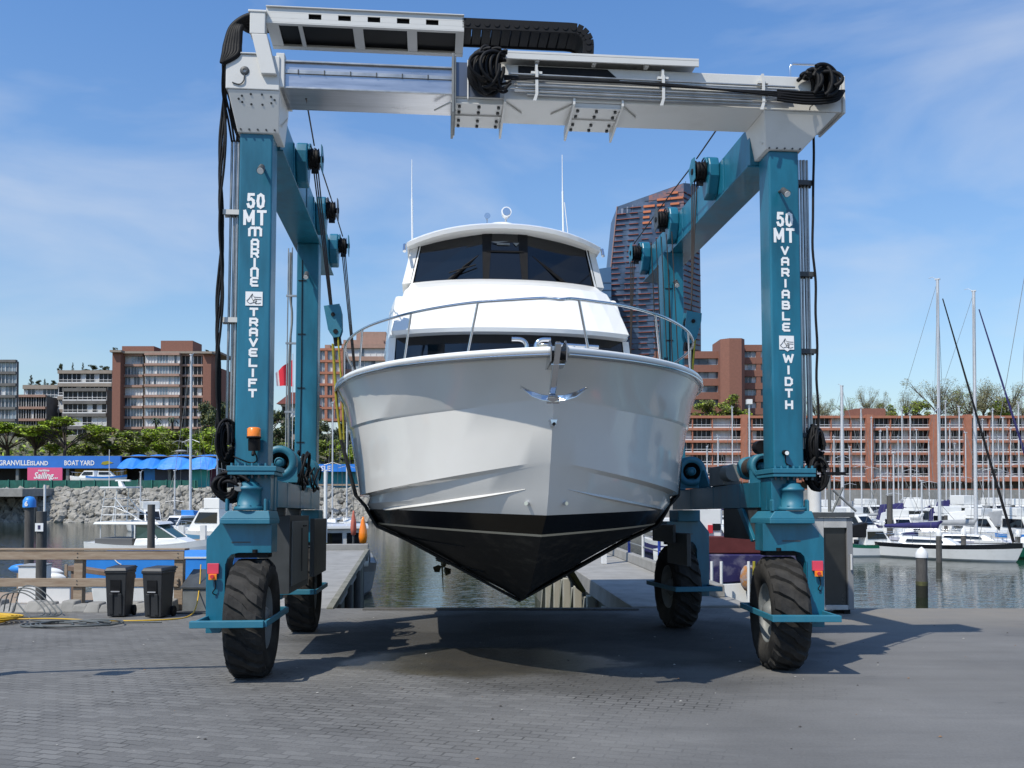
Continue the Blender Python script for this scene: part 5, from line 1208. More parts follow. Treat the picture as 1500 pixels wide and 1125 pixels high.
mb = MB(); mb.box(WX(-60, 120), WX(290, 120), 120, 120.06, 1.0, WZ(703.5, 120)); mb.build('mesh_panel', GMESH, T)
for px in range(-50, 291, 21): mb = MB(); mb.cyl((WX(px, 120), 119.9, 1.0), (WX(px, 120), 119.9, WZ(702.5, 120)), .06, n=6); mb.build('fence_post', mat('green_post', (.04, .2, .15), .6) if px == -50 else bpy.data.materials['green_post'], T)
# shed seen between the left columns and the yacht
T = thing('blue_canopy_shed', 'teal walled quay shed with a blue canopy seen between the hoist leg and the yacht', 'shed', WFm, (WX(505, 128), 128, 1))
mb = MB(); mb.box(WX(440, 128), WX(560, 128), 127, 131, WZ(691, 128), WZ(680, 128)); mb.build('canopy', TARP, T)
mb = MB(); mb.box(WX(442, 128), WX(556, 128), 128.5, 136, .9, WZ(691.2, 128)); mb.build('wall', mat('teal_wall', (.02, .27, .30), .7, col2=(.02, .12, .22), scale=.4), T)
mb = MB(); mb.box(WX(440, 128), WX(560, 128), 127.4, 127.5, WZ(711.5, 128), WZ(709, 128)); mb.build('rail', WOOD, T)
mb = MB(); mb.text('ISLE', .95, Matrix.Translation((WX(478, 128), 126.95, WZ(689.5, 128))) @ Matrix.Rotation(R(90), 4, 'X'), 0, 0, 1, .02); mb.build('lettering', LETTER, T)

# ---------------------------------------------------------------- buildings
def facade(T, x0, x1, z0, z1, Y, nf, nb, wall, glass, band=.28, pier_=.0, depth=12, rail=True, blinds=.3, seed=1, edge=None, mull=3, proud=.5, fr=RAILW):
    "block with slab bands; one window part per bay and storey"
    r_ = random.Random(seed); fh = (z1 - z0) / nf; bw = (x1 - x0) / nb
    mb = MB(); mb.box(x0, x1, Y + .6, Y + depth, z0, z1)
    mb.build('wall', wall, T)
    mb = MB()
    for f in range(nf + 1):
        zz = z0 + f * fh; mb.box(x0 - .05, x1 + .05, Y - proud, Y + .599, zz - fh * band / 2, zz + fh * band / 2)
    mb.build('slab_edge', edge or wall, T)
    if pier_:
        mb = MB()
        for b_ in range(nb + 1): xx = x0 + b_ * bw; mb.box(xx - pier_ / 2, xx + pier_ / 2, Y - proud * .8, Y + .598, z0, z1 - .01)
        mb.build('pier', wall, T)
    for f in range(nf):
        for b_ in range(nb):
            xa = x0 + b_ * bw + pier_ / 2 + .05; xb_ = xa + bw - pier_ - .1; za = z0 + f * fh + fh * band / 2; zb = z0 + (f + 1) * fh - fh * band / 2
            mb = MB(); m_ = 1 if r_.random() < blinds else 0
            k = mull; w_ = (xb_ - xa) / k
            for q in range(k):
                mm = m_ if r_.random() < .88 else 1 - m_
                mb.box(xa + q * w_, xa + (q + 1) * w_ - .08, Y + .35, Y + .45, za + .002, zb - .002, mm)
            for q in range(k + 1): mb.box(xa + q * w_ - .07, xa + q * w_ + .03, Y + .2, Y + .349, za + .002, zb - .002, 2)
            if rail: mb.box(xa, xb_, Y - proud * .7, Y - proud * .7 + .06, za + fh * .24, za + fh * .28, 2); mb.box(xa, xb_, Y - proud * .7, Y - proud * .7 + .04, za + .02, za + fh * .1, 2)
            mb.build('window', [glass, CURTW, fr], T)
def place(px0, px1, py0, py1, Y): return WX(px0, Y), WX(px1, Y), WZ(py1, Y), WZ(py0, Y)
# orange brick terrace behind the marina
x0, x1, z0, z1 = place(985, 1535, 611, 700.5, 220)
T = thing('terrace_apartments', 'long orange brick terrace of stepped apartments behind the marina masts', 'apartment building', WFm, (x0, 220, z0))
facade(T, x0, x1, z0, z1, 220, 5, 19, BRICKO, GLASSK, band=.20, pier_=.22, blinds=.38, seed=5, mull=4, proud=1.0)
mb = MB(); mb.box(x0, x1, 217.5, 219.5, WZ(722, 218), WZ(716, 218)); mb.box(x0, x1, 218.4, 219.4, WZ(705, 218), WZ(700, 218)); mb.build('terrace_band', BRICKO, T)
mb = MB(); mb.box(x0, x1, 222.6, 226, z0 - 6, z0 - .3); mb.build('base_wall', mat('base_grey', (.16, .15, .14), .85, col2=(.07, .075, .05), scale=.25), T)
mb = MB(); mb.box(WX(1255, 224), WX(1298, 224), 224, 232, z1 + .3, z1 + 2.4); mb.build('roof_box', BRICK, T)
for px in (1273, 1367, 1417, 1168, 1090): mb = MB(); mb.box(WX(px, 219) - .7, WX(px, 219) + .7, 218.0, 219.7, z0 - 1, z1 + .5); mb.build('brick_shaft', BRICKO, T)
# second brick building with central shaft
T = thing('brick_tower_block', 'red brick block with a rounded stair shaft and strip windows beside the right hoist leg', 'apartment building', WFm, (WX(1060, 255), 255, 0))
x0, x1, z0, z1 = place(960, 1064, 520, 640, 255)
facade(T, x0, x1, z0, z1, 255, 6, 2, BRICK, GLASSF, band=.52, blinds=.05, rail=False, seed=8, mull=4, depth=14, fr=DKG)
x0, x1, z0, z1 = place(1088, 1135, 510, 640, 256)
facade(T, x0, x1, z0, z1, 256, 7, 2, BRICK, GLASSF, band=.5, pier_=1.2, blinds=.1, rail=False, seed=9, mull=3, depth=12)
mb = MB(); xa, xb_ = WX(1056, 252), WX(1090, 252); mb.prism([(xa, 252), (xa + 2, 250), (xb_ - 1, 250), (xb_ + .3, 252), (xb_ + .3, 262), (xa, 262)], WZ(650, 252), WZ(497, 252), 'z'); mb.build('stair_shaft', BRICK, T)
# apartment blocks on the left hill
T = thing('brick_apartment_block', 'tall apartment block with brick towers and pale window bands on the hill at the left', 'apartment building', WFm, (WX(240, 270), 270, 14))
x0, x1, z0, z1 = place(172, 300, 520, 627, 270)
facade(T, x0, WX(208, 270), z0, z1, 270, 7, 2, STUCCO, GLASSF, band=.22, blinds=.2, seed=12, mull=4, edge=BRICKP, fr=RAILW, rail=False)
facade(T, WX(211, 268), WX(262, 268), z0, z1, 268, 7, 3, STUCCO, GLASSF, band=.22, blinds=.35, seed=13, mull=4, edge=BRICKP, rail=False)
facade(T, WX(264, 270), x1, z0, z1, 270, 7, 2, STUCCO, GLASSK, band=.2, blinds=.1, seed=14, mull=3, edge=BRICKP, rail=False)
for a, b2, y0_, y1_, Yq in ((163, 175, 516, 640, 267), (296, 308, 518, 640, 267), (177, 224, 507, 520, 275), (234, 281, 499, 521, 273), (308, 324, 540, 640, 271)):
    mb = MB(); mb.box(WX(a, Yq), WX(b2, Yq), Yq, Yq + 8, WZ(y1_, Yq), WZ(y0_, Yq)); mb.build('brick_tower', BRICK, T)
mb = MB(); mb.box(WX(164, 266), WX(316, 266), 268.6, 284, z1 + .3, z1 + .9); mb.build('roof', STUCCO, T)
mb = MB(); mb.box(WX(168, 270), WX(306, 270), 270.7, 282, z0 - 6, z0 - .01); mb.build('base_storey', STUCCO, T)
mb = MB(); mb.box(WX(160, 266), WX(177, 266), 265.5, 268, WZ(516, 266), WZ(513, 266)); mb.box(WX(294, 266), WX(310, 266), 265.5, 268, WZ(518, 266), WZ(515, 266)); mb.build('parapet', STUCCO, T)
T = thing('stepped_apartments', 'stepped grey apartment block with roof gardens left of the brick towers', 'apartment building', WFm, (WX(100, 285), 285, 14))
x0, x1, z0, z1 = place(84, 163, 545, 640, 285); facade(T, x0, x1, z0, z1, 285, 5, 4, STUCCOD, GLASSK, band=.26, blinds=.12, seed=15, mull=3, edge=STUCCO)
x0, x1, z0, z1 = place(91, 155, 571, 645, 275); facade(T, x0, x1, z0, z1, 275, 4, 3, STUCCOD, GLASSK, band=.26, blinds=.05, seed=16, mull=3, edge=STUCCOD)
x0, x1, z0, z1 = place(33, 84, 567, 645, 290); facade(T, x0, x1, z0, z1, 290, 4, 3, STUCCOD, GLASSF, band=.3, blinds=.1, seed=17, mull=3, edge=STUCCO)
x0, x1, z0, z1 = place(22, 66, 580, 650, 280); facade(T, x0, x1, z0, z1, 280, 4, 3, STUCCOD, GLASSK, band=.2, blinds=.05, seed=18, mull=4, rail=False, edge=BRICKP)
T = thing('dark_apartment_block', 'dark glass and concrete block cut off by the left edge of the view', 'apartment building', WFm, (WX(5, 262), 262, 14))
x0, x1, z0, z1 = place(-60, 22, 529, 650, 262); facade(T, x0, x1, z0, z1, 262, 7, 5, STUCCOD, GLASSF, band=.22, blinds=.03, seed=19, mull=3, rail=False, edge=STUCCOD, depth=1.4)
T = thing('brick_glass_block', 'brick and glass apartment block rising behind the yacht rail on the left', 'apartment building', WFm, (WX(520, 280), 280, 14))
x0, x1, z0, z1 = place(466, 500, 512, 615, 280); facade(T, x0, x1, z0, z1, 280, 6, 3, BRICKO, GLASSF, band=.2, pier_=.8, blinds=.3, seed=20, mull=2, rail=False)
x0, x1, z0, z1 = place(500, 600, 507, 618, 284); facade(T, x0, x1, z0, z1, 284, 6, 4, BRICKP, GLASSF, band=.34, blinds=.2, seed=21, mull=3, rail=False)
mb = MB(); mb.box(WX(518, 282), WX(562, 282), 286, 298, z1 - 1, WZ(486, 286)); mb.box(WX(500, 282), WX(560, 282), 284.5, 300, z1 + .05, WZ(499, 286)); mb.box(WX(474, 281), WX(482, 281), 282, 286, z1 - 3, WZ(505, 282)); mb.build('roof_storey', BRICKP, T)
T = thing('gabled_house', 'small pale house with a red roof behind the flag', 'house', WFm, (WX(430, 210), 210, 8))
x0, x1, z0, z1 = place(412, 455, 592, 640, 210); facade(T, x0, x1, z0, z1, 210, 2, 3, STUCCO, GLASSK, band=.3, blinds=.4, seed=22, mull=2, rail=False)
mb = MB(); mb.prism([(x0 - 1, z1), (x1 + 1, z1), ((x0 + x1) / 2 + 1.5, z1 + 2.6), ((x0 + x1) / 2 - 1, z1 + 2.6)], 209, 218); mb.build('roof', mat('red_roof', (.22, .07, .06), .8), T)
# glass towers far behind
YT = 520
TG = mat('tower_glass', (.018, .040, .085), .35, spec=.5, col2=(.065, .105, .18), scale=.09, thr=(.4, .65))
TG2 = mat('tower_glass_purple', (.03, .035, .085), .4, spec=.4, col2=(.06, .06, .12), scale=.12)
TR = mat('tower_red_edge', (.22, .062, .045), .6, var=.2, scale=.2); TO = mat('tower_orange', (.46, .14, .06), .6, var=.15, scale=.1)
T = thing('glass_tower', 'tall dark blue glass tower with red balcony edges and an orange upper corner', 'tower', WFm, (WX(960, YT), YT, 0))
A0 = (WX(893, YT), YT + 6); A1 = (WX(907, YT), YT + 6); M_ = (WX(1003, YT - 6), YT - 6); Cc = (WX(1033, YT), YT + 10)
zb = WZ(640, YT); zt0 = WZ(298, YT); zt1 = WZ(268, YT - 6); zt2 = WZ(270, YT + 10)
zq = WZ(430, YT)
mb = MB()
V = [(A0[0], A0[1], zb), (M_[0], M_[1], zb), (Cc[0], Cc[1], zb), (Cc[0] - 5, YT + 40, zb), (A0[0], YT + 40, zb), (A0[0], A0[1], zq), (M_[0], M_[1], zq), (Cc[0], Cc[1], zq), (Cc[0] - 5, YT + 40, zq), (A0[0], YT + 40, zq), (A1[0], A1[1], zt0), (M_[0], M_[1], zt1), (Cc[0] - .8, Cc[1], zt2), (Cc[0] - 5, YT + 40, zt2), (A1[0], YT + 40, zt0)]
fs = []
for k in (0, 5):
    for i in range(5): fs.append((k + i, k + (i + 1) % 5, k + 5 + (i + 1) % 5, k + 5 + i))
mb.add(V, fs + [(10, 11, 12, 13, 14)]); mb.build('glass_body', TG, T)
rnd = random.Random(9); nf = 44; fh = (zt0 - zb) / 43
for f in range(1, 47):
    z = zb + f * 3.12
    if z > zt1 - 2: break
    t_ = max(0, (z - zq) / (zt0 - zq)); xl = A0[0] + (A1[0] - A0[0]) * min(1, t_); yl = A0[1]
    zl_lim = lambda t: zt0 + (zt1 - zt0) * t
    mb = MB(); segs = 5
    tl = 0 if z < zt0 - 2.5 else min(.98, (z + 2.5 - zt0) / (zt1 - zt0)); xa, ya = xl + (M_[0] - xl) * tl, yl + (M_[1] - yl) * tl
    mb.hexa([(xa, ya - .35, z - .08), (M_[0], M_[1] - .35, z - .08), (M_[0], M_[1] + .3, z - .08), (xa, ya + .3, z - .08)], [(xa, ya - .35, z + .1), (M_[0], M_[1] - .35, z + .1), (M_[0], M_[1] + .3, z + .1), (xa, ya + .3, z + .1)], 3)
    for q in range(segs):
        ta = q / segs; tb = (q + rnd.uniform(.45, .98)) / segs
        if z > zl_lim(ta) - 2.5: continue
        xa, ya = xl + (M_[0] - xl) * ta, yl + (M_[1] - yl) * ta; xb_, yb_ = xl + (M_[0] - xl) * tb, yl + (M_[1] - yl) * tb
        hot = z > zt0 - 14 and ta > .38
        mb.hexa([(xa, ya - 1.1, z - (.75 if hot else .2)), (xb_, yb_ - 1.1, z - (.75 if hot else .2)), (xb_, yb_ + .3, z - (.75 if hot else .2)), (xa, ya + .3, z - (.75 if hot else .2))], [(xa, ya - 1.1, z + (.45 if hot else .14)), (xb_, yb_ - 1.1, z + (.45 if hot else .14)), (xb_, yb_ + .3, z + (.45 if hot else .14)), (xa, ya + .3, z + (.45 if hot else .14))], 1 if hot else 0)
        if rnd.random() < .55:
            xm = xa + (xb_ - xa) * rnd.random() * .6; mb.box(xm, xm + rnd.uniform(.8, 2.4), ya - .45, ya + .5, z + .3, z + 2.5, 2)
    for q in range(4):
        ta = q / 4; tb = (q + rnd.uniform(.6, 1.0)) / 4
        if z > zt2 - 3: continue
        xa, ya = M_[0] + (Cc[0] - M_[0]) * ta, M_[1] + (Cc[1] - M_[1]) * ta; xb_, yb_ = M_[0] + (Cc[0] - M_[0]) * tb, M_[1] + (Cc[1] - M_[1]) * tb
        mb.hexa([(xa, ya - 1.0, z - .26), (xb_, yb_ - 1.0, z - .26), (xb_, yb_ + .3, z - .26), (xa, ya + .3, z - .26)], [(xa, ya - 1.0, z + .2), (xb_, yb_ - 1.0, z + .2), (xb_, yb_ + .3, z + .2), (xa, ya + .3, z + .2)])
    if mb.v: mb.build('balcony', [TR, TO, mat('balcony_glass', (.10, .13, .19), .3, spec=.8) if f == 1 else bpy.data.materials['balcony_glass'], DKG], T)
mb = MB(); t_ = .48; xa = A1[0] + (M_[0] - A1[0]) * t_; ya = A1[1] + (M_[1] - A1[1]) * t_
mb.add([(xa, ya - .15, WZ(335, YT)), (M_[0], M_[1] - .15, WZ(330, YT)), (M_[0], M_[1] - .15, zt1 - .3), (xa, ya - .15, zt0 + (zt1 - zt0) * t_ - .3)], [(0, 1, 2, 3)]); mb.build('orange_corner', mat('tower_salmon', (.34, .12, .07), .5, col2=(.07, .085, .14), scale=.12, thr=(.4, .6)), T)
mb = MB(); mb.tube([(A0[0] - .1, A0[1] - .2, zb), (A0[0] - .1, A0[1] - .2, zq), (A1[0] - .1, A1[1] - .2, zt0)], .5, 4); mb.build('corner_fin', mat('fin_pink', (.24, .17, .17), .6), T)
mb = MB()
for q in range(5): xa = A1[0] + 2 + q * 3.1; mb.box(xa, xa + 1.3, A1[1] - 1.2 - q * .9, A1[1] - 1.0 - q * .9, zt0 - 5 + q * .6, zt0 - 1.5 + q * .8)
mb.build('roof_slot', mat('slot_grey', (.22, .25, .33), .5), T)
mb = MB(); mb.cyl((WX(1006, YT), YT, zt1), (WX(1006, YT), YT, zt1 + 3), .15, n=5); mb.build('roof_mast', DKG, T)
T = thing('blue_glass_building', 'smaller plain blue glass block just left of the tall tower', 'tower', WFm, (WX(880, 500), 500, 0))
mb = MB(); mb.prism([(WX(862, 500), WZ(640, 500)), (WX(896, 500), WZ(640, 500)), (WX(896, 500), WZ(391, 500)), (WX(862, 500), WZ(396, 500))], 500, 530); mb.build('glass_body', mat('sky_glass', (.06, .13, .24), .3, spec=.5, col2=(.045, .10, .19), scale=.08), T)
mb = MB()
for q in range(22): z = WZ(640, 500) + 4 * q; mb.box(WX(862, 500), WX(896, 500), 499.7, 499.95, z, z + .35)
mb.build('slab_edge', mat('sky_glass_band', (.05, .09, .16), .5), T)
mb = MB(); mb.cyl((WX(901, 300), 300, 10), (WX(901, 300), 300, WZ(600, 300)), .3, n=5)

# hidden from the lens by the yacht but mirrored in the slip water: the block and trees behind it
T = thing('waterside_block', 'pale brick block behind the yacht, mirrored in the slip water', 'apartment building', WFm, (WX(735, 240), 240, 10))
x0, x1, z0, z1 = place(650, 830, 540, 640, 240); facade(T, x0, x1, z0, z1, 240, 5, 6, BRICKP, GLASSF, band=.3, blinds=.4, seed=31, mull=3, rail=False)
# ---------------------------------------------------------------- trees
def crown_mesh(kind, seed, n_=1500):
    "leaf clumps through an uneven unit crown (radius about 1, height 0..2)"
    r_ = random.Random(seed); mb = MB()
    if kind == 'flat': cl = [(u, r_.uniform(-.7, .7), r_.uniform(.95, 1.35) + .5 * (1 - abs(u)), r_.uniform(.2, .38), .42) for u in [r_.uniform(-.9, .9) for _ in range(17)]]
    elif kind == 'round': cl = [(r_.gauss(0, .42), r_.gauss(0, .42), r_.uniform(.35, 1.7), r_.uniform(.22, .42), .8) for _ in range(16)]
    elif kind == 'cone':
        cl = []
        for i in range(20): z = .15 + 1.75 * i / 20; w = .62 * (1 - z / 2.1); a = r_.uniform(0, 6.3); cl.append((w * .6 * math.cos(a), w * .6 * math.sin(a), z, w * .6 + .08, .5))
    else: cl = [(r_.gauss(0, .42), r_.gauss(0, .4), r_.uniform(.5, 1.85), r_.uniform(.2, .42), .9) for _ in range(22)]
    s0 = {'bare': .036, 'cone': .05}.get(kind, .07)
    for i in range(n_):
        x, y, z, rr, fz = r_.choice(cl); d = Vector((r_.gauss(0, 1), r_.gauss(0, 1), r_.gauss(0, 1))).normalized() * rr * r_.random() ** .45
        c = Vector((x + d.x, y + d.y, z + d.z * fz)); a = Vector((r_.gauss(0, 1), r_.gauss(0, 1), r_.gauss(0, .6))).normalized(); b2 = a.cross(Vector((r_.gauss(0, 1), r_.gauss(0, 1), r_.gauss(0, 1)))).normalized()
        s_ = s0 * r_.uniform(.6, 1.4); e = .45 if kind != 'bare' else .26
        mb.add([c - a * s_, c - b2 * s_ * e, c + a * s_, c + b2 * s_ * e], [(0, 1, 2, 3)], 0 if r_.random() < .7 else 1)
    return mb, cl
def trunk_mesh(cl, seed, flat=False):
    r_ = random.Random(seed); mb = MB(); zf = .55 if flat else .5
    mb.tube(sm([(0, 0, 0), (.02, .01, .25), (-.01, .02, zf)], 4), [.055 - .002 * i for i in range(9)], 6)
    for x, y, z, rr, fz in cl: mb.tube(sm([(-.01, .02, zf * .8), (x * .4, y * .4, zf + (z - zf) * .45), (x, y, z)], 3), [.028, .024, .02, .016, .012, .009, .006], 4)
    for x, y, z, rr, fz in cl:
        for q in range(3): mb.tube([(x * .5, y * .5, zf + (z - zf) * .5), (x + r_.uniform(-rr, rr), y + r_.uniform(-rr, rr), z + r_.uniform(0, rr))], [.012, .004], 3)
    return mb
PT = {}
def tree(name, label, px, py_base, py_top, Y, wpx, kind, mats, seed, n_=1500, group=None, zb=None):
    zb = WZ(py_base, Y) if zb is None else zb; h = WZ(py_top, Y) - zb; w = wpx / 1350 * Y / 2; x = WX(px, Y)
    key = (kind, seed % 3, mats[0].name)
    Mx = Matrix.Translation((x, Y, zb)) @ Matrix.Rotation(seed * 1.7, 4, 'Z') @ Matrix.Diagonal((w, w, h / 2.0, 1))
    T = thing(name, label, 'tree', Mx, (0, 0, 0), group)
    if key not in PT:
        mb, cl = crown_mesh(kind, seed, n_); a = mb.build('crown', mats, T); b2 = trunk_mesh(cl, seed, kind == 'flat').build('trunk', BARK, T); PT[key] = (a, b2)
    else:
        for q in PT[key]: c = q.copy(); COL.objects.link(c); c.parent = T
    return T
LG = [LEAFG, LEAFO]; LO = [LEAFO, LEAFG]; LD = [LEAFD, LEAFO]; LBd = [LEAFB, LEAFO]
GB = 'trees on the bank above the boatyard'
for i, (px, pb, pt, Y, w, k, m, lab) in enumerate([
    (10, 672, 622, 160, 95, 'flat', LG, 'bright green spreading tree cut by the left edge of the view'),
    (52, 672, 624, 158, 75, 'flat', LO, 'olive spreading tree between the two bright green ones'),
    (95, 672, 615, 155, 92, 'flat', LG, 'broad bright green tree above the boatyard lettering'),
    (72, 668, 628, 165, 50, 'round', LG, 'round light green tree behind the broad one'),
    (160, 672, 634, 165, 75, 'round', LO, 'dull olive bush tree below the brick apartment block'),
    (192, 672, 636, 168, 60, 'round', LO, 'small olive tree right of the dull bush tree'),
    (232, 672, 628, 170, 62, 'round', LG, 'light green tree under the middle of the apartment windows'),
    (262, 672, 634, 166, 60, 'round', LO, 'olive tree left of the tall bare mast'),
    (298, 672, 628, 164, 66, 'round', LG, 'light green tree right of the tall bare mast'),
    (125, 672, 640, 170, 50, 'round', LO, 'low olive tree right of the broad bright green one'),
    (300, 650, 585, 215, 46, 'round', LD, 'dark evergreen beside the right brick tower'),
    (322, 655, 575, 210, 40, 'round', LD, 'dark evergreen half hidden by the hoist hoses'),
    (392, 668, 590, 190, 60, 'round', LD, 'dark evergreen behind the front left hoist leg'),
    (425, 668, 606, 188, 50, 'round', LD, 'dark evergreen under the flag'),
    (455, 668, 610, 190, 50, 'round', LD, 'dark evergreen behind the rear left hoist leg'),
    (488, 668, 612, 192, 60, 'round', LD, 'dark evergreen left of the yacht bow'),
    (520, 668, 622, 186, 60, 'round', LD, 'dark evergreen touching the yacht hull'),
    (600, 690, 590, 150, 90, 'round', LO, 'broad olive tree behind the yacht bow'),
    (680, 690, 575, 145, 90, 'round', LD, 'tall dark tree behind the yacht stem'),
    (770, 690, 590, 150, 90, 'round', LO, 'olive tree right behind the yacht stem'),
    (860, 690, 600, 155, 90, 'round', LD, 'dark tree behind the starboard flare of the yacht'),
    (420, 680, 650, 150, 50, 'round', LO, 'olive shrub tree behind the hoist leg foot'),
    (480, 680, 648, 150, 50, 'round', LO, 'olive shrub tree above the blue canopy shed'),
    (515, 682, 655, 148, 46, 'round', LG, 'light green shrub tree right of the blue canopy shed')]):
    tree('bank_tree' if m is not LD else 'evergreen_tree', lab, px, pb, pt - (7 if m is LG or m is LO else 0), Y, w * (1.12 if m is not LD else 1), k, m, 30 + i, 3600, GB)
for px, pt in ((228, 612), (252, 610)):
    Y = 200; x = WX(px, Y); zb = WZ(655, Y); zt = WZ(pt + 6, Y)
    T = thing('palm_tree', ['short palm in front of the brick apartment block, the left one', 'short palm in front of the brick apartment block, the right one'][px > 240], 'palm tree', WFm, (x, Y, zb))
    mb = MB(); mb.tube([(x, Y, zb), (x, Y, zt)], .28, 6); mb.build('trunk', BARK, T)
    mb = MB(); rr_ = random.Random(px)
    for i in range(22):
        a = rr_.uniform(0, 6.3); l_ = rr_.uniform(1.0, 1.9); u = rr_.uniform(-.3, .9); p1_ = Vector((x + math.cos(a) * l_ * .5, Y + math.sin(a) * l_ * .5, zt + u)); p2_ = Vector((x + math.cos(a) * l_, Y + math.sin(a) * l_, zt + u - .9)); s_ = Vector((-math.sin(a), math.cos(a), 0)) * .25
        mb.add([(x, Y, zt), p1_ - s_, p1_ + s_, p2_], [(0, 1, 2), (1, 3, 2)])
    mb.build('fronds', LEAFD, T)
GR = 'roof garden trees'
for i, (px, pb, pt, Y, w, k) in enumerate([(44, 568, 548, 292, 16, 'cone'), (56, 568, 556, 292, 12, 'round'), (64, 568, 554, 292, 10, 'cone'), (76, 568, 556, 292, 12, 'round'), (88, 547, 532, 287, 10, 'round'), (105, 545, 530, 287, 8, 'cone'), (120, 546, 530, 287, 9, 'cone'), (134, 546, 534, 287, 22, 'round'), (152, 546, 534, 287, 16, 'round'), (167, 515, 508, 268, 8, 'round'), (301, 517, 512, 268, 9, 'round')]):
    tree('roof_shrub', ['pointed dark fir at the left end of the stepped roof', 'low round shrub right of the pointed fir on the stepped roof', 'second pointed fir on the lower stepped roof', 'round shrub at the right end of the lower stepped roof', 'round shrub at the left corner of the upper stepped roof', 'thin fir on the left of the upper stepped roof', 'thin fir in the middle of the upper stepped roof', 'wide shrub mass on the upper stepped roof', 'shrub on the upper stepped roof nearest the brick tower', 'small shrub on top of the left brick tower', 'small shrub on top of the right brick tower'][i], px, pb, pt, Y, w, k, LD, 60 + i, 1200, GR)
GT = 'budding trees behind the orange terrace'
for i, (px, pt, w, k, m) in enumerate([(1040, 590, 40, 'round', LO), (1075, 586, 50, 'round', LO), (1197, 588, 36, 'bare', LBd), (1212, 592, 30, 'bare', LBd), (1246, 592, 36, 'bare', LO), (1270, 578, 30, 'bare', LBd), (1293, 582, 26, 'bare', LBd), (1306, 596, 30, 'round', LO), (1328, 583, 30, 'bare', LBd), (1345, 590, 30, 'round', LO), (1376, 565, 60, 'bare', LBd), (1402, 578, 40, 'bare', LO), (1420, 572, 50, 'bare', LBd), (1442, 566, 46, 'bare', LBd), (1478, 573, 60, 'bare', LBd), (1500, 590, 40, 'bare', LBd), (1462, 590, 34, 'round', LO)]):
    lab = ['leafy olive tree left of the brick stair shaft', 'leafy olive tree below the brick stair shaft', 'pale budding tree just right of the right hoist pipes', 'second pale tree right of the hoist pipes', 'olive tree between two thin masts left of the brick roof box', 'airy tall tree above the left end of the brick roof box', 'small airy tree above the brick roof box', 'olive round tree at the right end of the brick roof box', 'bare branching tree right of the roof box', 'olive tree between the roof box and the tallest mast', 'large grey budding tree behind the tallest mast', 'olive tree between the two tallest masts', 'grey budding tree left of the second tallest mast', 'tall thin-topped tree right of the second tallest mast', 'large spreading budding tree crossed by the dark stay', 'budding tree cut by the right edge of the view', 'low olive tree beneath the spreading budding tree'][i]
    tree('budding_tree' if k == 'bare' else 'leafy_tree', lab, px, 622, pt - 9, 246 + (i % 3) * 4, w * 1.15, k, m, 80 + i, 3600 if k == 'bare' else 1500, GT)
# ground cover on the bank and terrace edge
rnd = random.Random(77); mb = MB()
for i in range(9000):
    if rnd.random() < .78: px = rnd.uniform(-20, 570); Y = rnd.uniform(140, 215); x = WX(px, Y); z = land(x, Y) + rnd.uniform(0, 1.6)
    else: px = rnd.uniform(965, 1120); Y = rnd.uniform(222, 229); x = WX(px, Y); z = WZ(614, 225) + rnd.uniform(-2.0, .8) 
    a = Vector((rnd.gauss(0, 1), rnd.gauss(0, 1), rnd.gauss(0, .6))).normalized() * .5; b2 = Vector((rnd.gauss(0, 1), rnd.gauss(0, 1), rnd.gauss(0, 1))).normalized() * .35; c = Vector((x, Y, z))
    mb.add([c - a, c - b2, c + a, c + b2], [(0, 1, 2, 3)], rnd.choice((0, 0, 1, 2)))
tag(mb.build('bank_shrubbery', [LEAFO, LEAFD, LEAFG]), 'mixed olive shrubs covering the bank and terrace edge', 'shrubs', kind='stuff')

# ---------------------------------------------------------------- boats
def boat_hull(L_, B_, F_, stern=.75, sheer_=.18, m=(0, 1), stripe=.72):
    "small hull: bow +x, waterline z=0, freeboard F"
    n_ = 12; mb = MB(); rows = []
    for i in range(n_ + 1):
        t_ = i / n_; x = -L_ / 2 + L_ * t_; w = B_ / 2 * (stern + (1 - stern) * math.sin(min(1, t_ / .5) * math.pi / 2)) if t_ < .5 else B_ / 2 * math.cos((t_ - .5) / .5 * math.pi / 2) ** .75
        zt = F_ * (1 + sheer_ * (2 * t_ - .8) ** 2); rk = .07 * L_ * max(0, t_ - .6) * 2.2
        rows.append([(x - rk, w * .55, -.25), (x - rk * .5, w * .86, F_ * .12), (x, w * .97, zt * stripe), (x, w, zt)])
    for sd in (-1, 1):
        for k in range(3):
            v = [(r[k][0], sd * r[k][1], r[k][2]) for r in rows] + [(r[k + 1][0], sd * r[k + 1][1], r[k + 1][2]) for r in rows]; n1 = n_ + 1
            mb.add(v, [(j, j + 1, j + 1 + n1, j + n1) if sd < 0 else (j + 1, j, j + n1, j + 1 + n1) for j in range(n_)], m[1] if k == 2 else m[0], True)
    mb.add([(r[3][0], -r[3][1], r[3][2] - .05) for r in rows] + [(r[3][0], r[3][1], r[3][2] - .05) for r in rows], [(j, j + 1, j + 1 + n_ + 1, j + n_ + 1) for j in range(n_)], 2)
    s0 = rows[0]; mb.add([(p[0], -p[1], p[2]) for p in s0] + [(p[0], p[1], p[2]) for p in s0[::-1]], [tuple(range(8))], m[0])
    return mb
